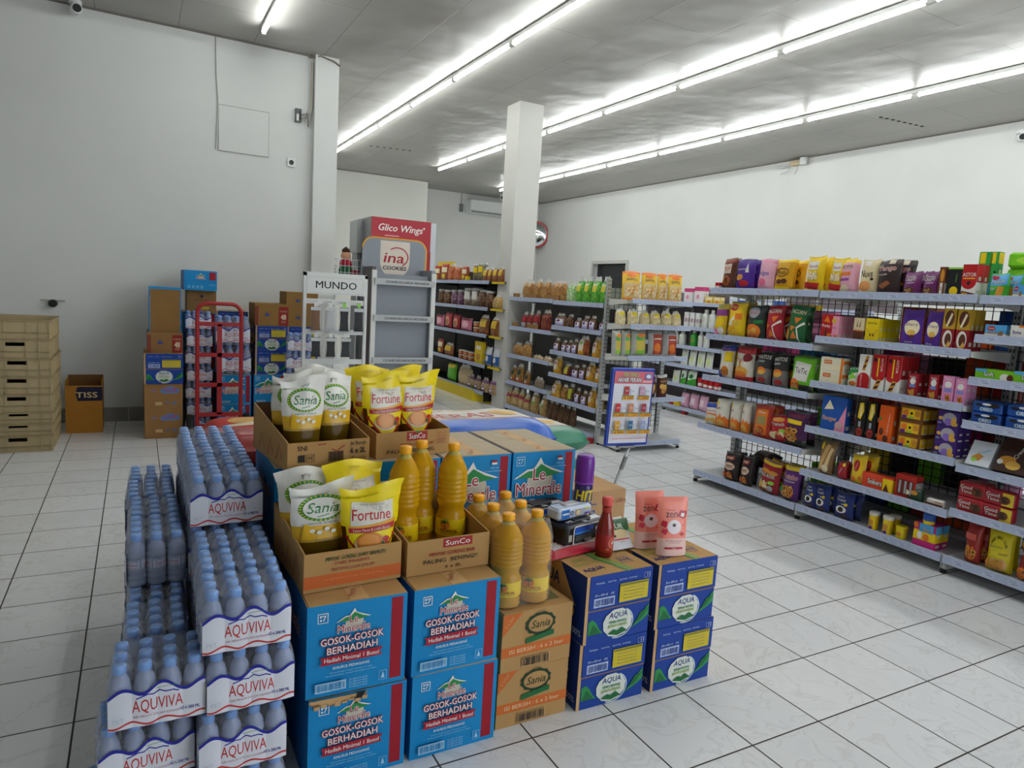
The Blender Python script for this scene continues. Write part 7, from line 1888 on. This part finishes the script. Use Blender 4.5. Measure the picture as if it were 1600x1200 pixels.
def product_data(key, w, h, d, variant=0):
    w, h = round(w * 100) / 100, round(h * 50) / 50
    ck = (key, w, h, d)
    if ck in _PD:
        return _PD[ck]
    shape, name, cat, look, col, els = D[key]
    rn = random.Random(hash(key) % 1000 if False else sum(map(ord, key)))
    mb = MB()
    if shape in ('bag', 'clear', 'pouch'):
        clear = shape == 'clear'
        body = mottled('snacks_in_clear_bag', *col, scale=70 if h < .2 else 45) if clear else film(K_(col))
        topm = mat('#CFCFC8', .25, .6, vary=.15, scale=80, bump=.4) if clear else body
        ph = rn.uniform(0, 6)

        def f(u, v, o=0, s=-1):
            x = 2 * u - 1
            if shape == 'pouch':
                t = d / 2 * max(0, 1 - v ** 2) ** .6 * max(0, 1 - abs(x) ** 3) ** .6; ww = w / 2
            elif clear:
                vv = min(1, v / .84); t = d / 2 * max(0, 1 - abs(x) ** 3.5) ** .5 * max(.1, 1 - vv ** 5) ** .6 * (.75 + .25 * min(1, v * 6))
                ww = w / 2 * (1 if v < .8 else 1 - .35 * math.sin((v - .8) / .2 * PI * .6))
            else:
                t = d / 2 * max(0, 1 - abs(x) ** 3) ** .6 * max(0, 1 - abs(2 * v - 1) ** 4) ** .55; ww = w / 2 * (1 - .05 * math.sin(PI * v))
            wob = .0025 * math.sin(u * 7 + ph) * math.sin(v * 9 + ph) * (s if not clear else 1)
            zz = v * h + ((.012 * math.sin(u * 11 + ph) + .008 * math.sin(u * 23)) * max(0, v - .82) / .18 if clear else .004 * math.sin(u * 5 + ph) * v)
            return (x * ww, s * (t + o) + wob * (t > .004) + .06 * h * v * v, max(0, zz))
        if clear:
            zone = lambda u, v: body if v < .84 else topm
        elif shape == 'bag':
            dk = film(K_(col))
            zone = lambda u, v: dk
        else:
            zone = lambda u, v: body
        nu, nv = 8, 14
        mb.grid(lambda u, v: f(u, v), nu, nv, None, zone).grid(lambda u, v: f(u, v, 0, 1), nu, nv, None, zone, flip=True)
        art_of(els, film, h, w).onto(mb, lambda u, v, o: f(u, v, o), .13, .00025, .0008)
        if shape == 'bag':   # crimped seals
            for v0 in (.0, .955):
                for i in range(3):
                    vv = v0 + .012 + .013 * i
                    Art().rect(.0, vv, 1, vv + .005, mat('#B9B9B4', .3, .5, .3)).onto(mb, lambda u, v, o: f(u, v, o), .2, .0002, .0005) if v0 else None
    elif shape in ('box', 'pack'):
        fm = card if shape == 'box' else film
        if shape == 'box':
            mb.box(-w / 2, -d / 2, 0, w / 2, d / 2, h, fm(K_(col)))
        else:
            mb.rbox(-w / 2, -d / 2, 0, w / 2, d / 2, h, min(.014, d * .3, w * .2), fm(K_(col)), 3)
        fc = facing(w, d, h)
        art_of(els, fm, h, w).onto(mb, lambda u, v, o: fc(u * w, v * h, o), None, .0003, .0006)
        if shape == 'box':   # the end panels repeat the colours of the face
            fr = facing(w, d, h, 'right'); B = Art(); B.rect(.08, .06, .92, .94, fm(K_(col)))
            for e in els[:2]:
                if e[0] == 'r' and e[4] - e[2] > .2:
                    B.rect(.0, e[2], 1, e[4], fm(K_(e[5])))
            B.rect(.2, .1, .8, .2, fm('#C9C4B8')); B.rect(.3, .5, .7, .62, fm('#C9C4B8'))
            B.onto(mb, lambda u, v, o: fr(u * d, v * h, o), None, .0003, .0006)
    elif shape == 'jar':
        r_ = min(w, .13) / 2
        m1 = mottled('jar_contents', *col, scale=60, rough=.12)
        mb.lathe([(r_ * .9, 0), (r_, .008), (r_, h * .8), (r_ * .85, h * .86)], m1, 16)
        mb.lathe([(r_ * .88, h * .85), (r_ * .95, h * .86), (r_ * .95, h * .98), (r_ * .85, h), (.001, h)], mat('#C6C6C2', .3, .5, vary=.08), 16)
        for e in els:
            A = Art(); A.rect(-r_ * e[3], h * (e[2] - e[4]), r_ * e[3], h * (e[2] + e[4]), film(K_(e[5])), 4); A.onto(mb, around(r_), .02)
    else:      # tub, cup or bottle
        r_ = w / 2; bot = name == 'shampoo_bottle'
        c1 = mat(K_(col), .35, .5)
        lid = mat({'yellowtub': '#E2DCD2', 'bluelid': '#2E5FB0', 'orangecup': '#D9D2C4'}.get(key, K_(col) if not bot else '#E3E3DF'), .4)
        if bot:
            mb.lathe([(r_ * .9, 0), (r_, .006), (r_, h * .7), (r_ * .6, h * .8), (r_ * .4, h * .83)], c1, 14).lathe([(r_ * .45, h * .82), (r_ * .5, h * .83), (r_ * .5, h * .98), (r_ * .4, h), (.001, h)], lid, 14)
        else:
            mb.lathe([(r_ * .85, 0), (r_ * .88, .004), (r_ * .97, h * .78), (r_ * .95, h * .82)], c1, 18).lathe([(r_ * .98, h * .8), (r_ * 1.02, h * .81), (r_ * 1.02, h * .96), (r_ * .95, h), (.001, h)], lid, 18)
        for e in els:
            A = Art(); A.ell(0, h * e[2], r_ * e[3] * 1.6, h * e[4], film(K_(e[5])), 14); A.onto(mb, around(r_ * .97), .02)
    me = mb.data(name)
    _PD[ck] = me
    return me


SHN = {1: ['top'], 5: ['bottom', 'fourth', 'third', 'second', 'top'], 6: ['bottom', 'fifth', 'fourth', 'third', 'second', 'top'], 7: ['bottom', 'sixth', 'fifth', 'fourth', 'third', 'second', 'top']}


def stock(rows, plane, zs_of, bay_of, face):
    count = {}
    for r in rows:
        count[(r[0], r[1])] = count.get((r[0], r[1]), 0) + 1
    seen = {}
    for sh, key, mid, w, h, d, n in rows:
        shape, name, cat, look, col, els = D[key]
        zs = zs_of(sh[0]); i = int(sh[1]) - 1; z = zs[i] - .0105
        w = max(w, .025); h = max(h, .04)
        cap = (zs[i + 1] - zs[i] - .032) if i + 1 < len(zs) else 9
        h = min(h, cap)
        if shape == 'pouch' or shape == 'bag':
            d = min(d, .09)
        me = product_data(key, w, h, d)
        ww = max(v.co.x for v in me.vertices) * 2; hh = max(v.co.z for v in me.vertices)
        seen[(sh, key)] = seen.get((sh, key), 0) + 1
        tot, idx = count[(sh, key)], seen[(sh, key)]
        where = '%s shelf, %s' % (SHN[len(zs)][i], bay_of(sh[0]))
        if plane == 2.05:       # keep clear of the bay ends
            lo, hi = {'L': (.93, 1.855), 'M': (.013, .93), 'R': (-.905, .013)}[sh[0]]
            mid = min(max(mid, lo + .014 + w / 2), hi - .014 - w / 2)
        st = STACK.get(key, 1)
        soft = shape in ('bag', 'pouch') and face == 'x' and plane < 2.07 and plane > 2.02
        if soft:
            n = max(n, 2)
        if st > 1:
            h /= st
            me = product_data(key, w, h, d)
            ww = max(v.co.x for v in me.vertices) * 2; hh = max(v.co.z for v in me.vertices)
        thick = 2 * max(v.co.y for v in me.vertices) if shape in ('jar', 'tub') else d
        for k in range(n):
            for q in range(st):
                bits = [look]
                if tot > 1:
                    bits.append('%s from left' % ORD[idx - 1])
                if n > 1:
                    bits.append(('front of its row', 'second back', 'third back', 'fourth back', 'fifth back')[k])
                if st > 1:
                    bits.append(('lower one', 'upper one') [q] if st == 2 else ('lowest one', 'middle one', 'uppermost one')[q])
                lab = ', '.join(bits + [where])
                if len(lab.split()) > 16:
                    lab = lab.replace(' from left', '').replace(' of its row', '').replace(' one,', ',')
                off = .028 + thick / 2 + k * (thick * (1.0 if shape in ('bag', 'clear', 'pouch') else 1.04) + .002)
                if key == 'greenbox':
                    off += .16
                sc = (w * (.97 if plane == 2.05 and not soft else .94 if soft else .99) / ww, 1, h * .985 / hh)
                jit = random.uniform(-.05, .05) if shape in ('bag', 'clear', 'pouch') else random.uniform(-.015, .015)
                loc = (plane + off, mid, z + h * q) if face == 'x' else (mid, plane + off, z + h * q)
                o = put(name, me, lab, cat, loc, (XL if face == 'x' else 0) + jit, '%s packs on the %s' % (look.lower(), bay_of(sh[0])))
                o.scale = sc
                if soft:
                    o.rotation_euler[1] = random.uniform(-.05, .05); o.location.z += abs(o.rotation_euler[1]) * w / 2 + .0005
                    if k:
                        o.location.y = min(max(o.location.y + random.choice((-1, 1)) * random.uniform(.01, .035), lo + .02 + w / 2), hi - .02 - w / 2)
                if key in ('cream_w', 'cream_d'):
                    o.rotation_euler[0] = -.5; o.location.z += .0085


STACK = {'nabatibrown': 3, 'purplechip': 3, 'crackerbox': 2, 'goodtime': 2, 'goodtime2': 2, 'oreo': 2, 'choco_red': 1, 'orangecup': 2}
BAY = {'L': 'far snack bay', 'M': 'middle snack bay', 'R': 'near snack bay', 'F': 'far cracker bay', 'N': 'near cracker bay', 'E': 'end rack', 'Y': 'yellow-footed rack', 'C': 'rear aisle rack'}
ROWS_A += [('R7', 'creambag', -.42, .13, .19, .06, 1), ('R7', 'tango', -.58, .15, .19, .07, 1), ('R7', 'goldroll', -.76, .14, .18, .05, 1),
           ('R6', 'pockyred', -.42, .08, .13, .035, 3), ('R6', 'yellowcard', -.54, .1, .13, .035, 3), ('R6', 'pockypink', -.66, .08, .13, .035, 3), ('R6', 'kidsbox', -.8, .14, .12, .06, 1),
           ('R5', 'nabatibox', -.52, .16, .09, .06, 2), ('R5', 'redpanda', -.68, .08, .15, .05, 2), ('R5', 'pinkpanda', -.79, .08, .15, .05, 2),
           ('R4', 'malkist', -.52, .14, .15, .05, 2), ('R4', 'crispy', -.7, .13, .16, .05, 1),
           ('R3', 'superstar', -.44, .1, .17, .045, 2), ('R3', 'nabatibrown', -.6, .17, .17, .06, 1), ('R3', 'purplechip', -.79, .16, .17, .06, 1),
           ('R2', 'snickers', -.52, .19, .08, .06, 1), ('R2', 'redcandy', -.74, .18, .11, .07, 1),
           ('R1', 'bluesoft', -.56, .14, .17, .05, 1), ('R1', 'twisko', -.74, .16, .18, .07, 1)]
stock(ROWS_A, 2.05, lambda b: ZA[b], BAY.get, 'x')
stock(ROWS_B, 2.08, lambda b: ZB[b], BAY.get, 'x')
stock(ROWS_E, 2.80, lambda b: ZE, BAY.get, 'y')
stock(ROWS_Y, 2.0, lambda b: ZY, BAY.get, 'x')
stock(ROWS_C, 4.2, lambda b: ZC, BAY.get, 'x')

# cardboard strips standing at the front of the cracker shelves
STRIP = kraft('#9A7448')
for lab, y, w, z, h in (('leftmost, top shelf', 4.87, .15, 1.29, .05), ('middle one, top shelf', 4.55, .25, 1.29, .05), ('longest, top shelf', 4.12, .27, 1.29, .05), ('left, second shelf', 4.87, .13, .965, .05), ('right, second shelf', 4.48, .24, .965, .055)):
    e = MB().box(-w / 2, -.003, 0, w / 2, .003, h, STRIP).build('cardboard_strip', None, (2.1, y, z), XL)
    tag(e, 'Cardboard strip at the shelf front, %s of the far cracker bay' % lab, 'cardboard strip', 'cardboard strips on the cracker shelves')
# loose goods lying on others
def lying(key, w, h, d, loc, rz, rx, lab):
    shape, name, cat, look, col, els = D[key]
    return put(name, product_data(key, w, h, d), lab, cat, loc, rz, None, (rx, 0))


lying('lays', .18, .24, .05, (2.3, -.42, 1.475), XL, -1.1, 'Yellow chip bag lying behind the cracker packs on top of the near snack bay')
for k, (y, z) in enumerate(((-.12, 1.511), (-.125, 1.586), (-.115, 1.661))):
    mb = MB().rbox(-.14, -.07, 0, .14, .07, .073, .02, film('#77C81C'), 4); Art().ell(.1, .035, .07, .02, film('#A6DA3A'), 14).poly([(.17, .01), (.25, .02), (.22, .06), (.18, .05)], film('#B4E04A')).onto(mb, facing(.28, .14, .073))
    put('snack_bag', mb.data('snack_bag'), 'Lime green puffed bag %s of the pile on the near snack bay' % ('lowest', 'in the middle', 'at the top')[k], 'snack bag', (2.27, y - .03, z - .07), XL + .2 * k)
mb = cushion(.26, .2, .07, mottled('grey_noodles', '#8A8478', '#6E675C', '#57514A', 60))
put('noodle_bag', mb.data('noodle_bag'), 'Grey bag of dried noodles lying on top of the rear aisle rack', 'snack bag', (4.4, 4.25, 1.455), XL)
mb = cushion(.2, .16, .05, film('#241C1A'), Art().text('MIE', .5, .6, .2, film('#C9A88A'), w=.4).rect(.1, .15, .9, .3, film('#6A2A1A')))
put('chip_bag', mb.data('chip_bag'), 'Black snack bag leaning over the others, bottom shelf of the far snack bay', 'snack bag', (2.33, 1.44, .24), XL, None, (.5, 0))
for y, lab in ((8.6 - 2.35, 'Yellow price box on the top shelf of the yellow-footed rack'),):
    tag(MB().box(-.04, -.02, 0, .04, .02, .06, YP).build('price_box', None, (2.06, 6.12, 1.46), XL), lab, 'price box')

# stock on the far side of the snack gondola, seen through the wire backs
back = gondola('Rear half of the snack gondola, seen through its wire backs', (2.89, -.97, 0), PI / 2, [(.06, .98, ZA['R']), (.98, 1.9, ZA['M']), (1.9, 2.82, ZA['L'])], .382, 1.49, back=None)
rb = random.Random(11)
keys = ['redpanda', 'nabatibox', 'yellowcard', 'greensoft', 'pinkpanda', 'snickers', 'redcandy', 'kidsbox', 'rangesblue', 'oreo', 'banana', 'superstar']
for bi, (y0, zs) in enumerate(((-.91, ZA['R']), (.01, ZA['M']), (.93, ZA['L']))):
    for i, z in enumerate(zs[:-1]):
        y, q = y0 + .03, 0
        while y < y0 + (.62 if bi == 2 and i < 2 else .74):
            if bi == 2 and i < 2 and y > y0 + .3:
                break
            key = keys[(rb.randrange(12) + i) % 12]
            w = rb.uniform(.13, .19); h = min(zs[i + 1] - z - .06, rb.uniform(.15, .26)); y += w / 2
            me = product_data(key, w, h, .2); q += 1
            wn = max(v.co.x for v in me.vertices) * 2
            put(D[key][1], me, '%s, %s in line, rear%s bay, %s shelf' % (D[key][3], ORD[q - 1], (' near', ' middle', ' far')[bi], SHN[len(zs)][i]), D[key][2], (2.735, y, z - .0105), PI / 2, 'stock on the rear side of the snack gondola')
            y += wn / 2 + .02
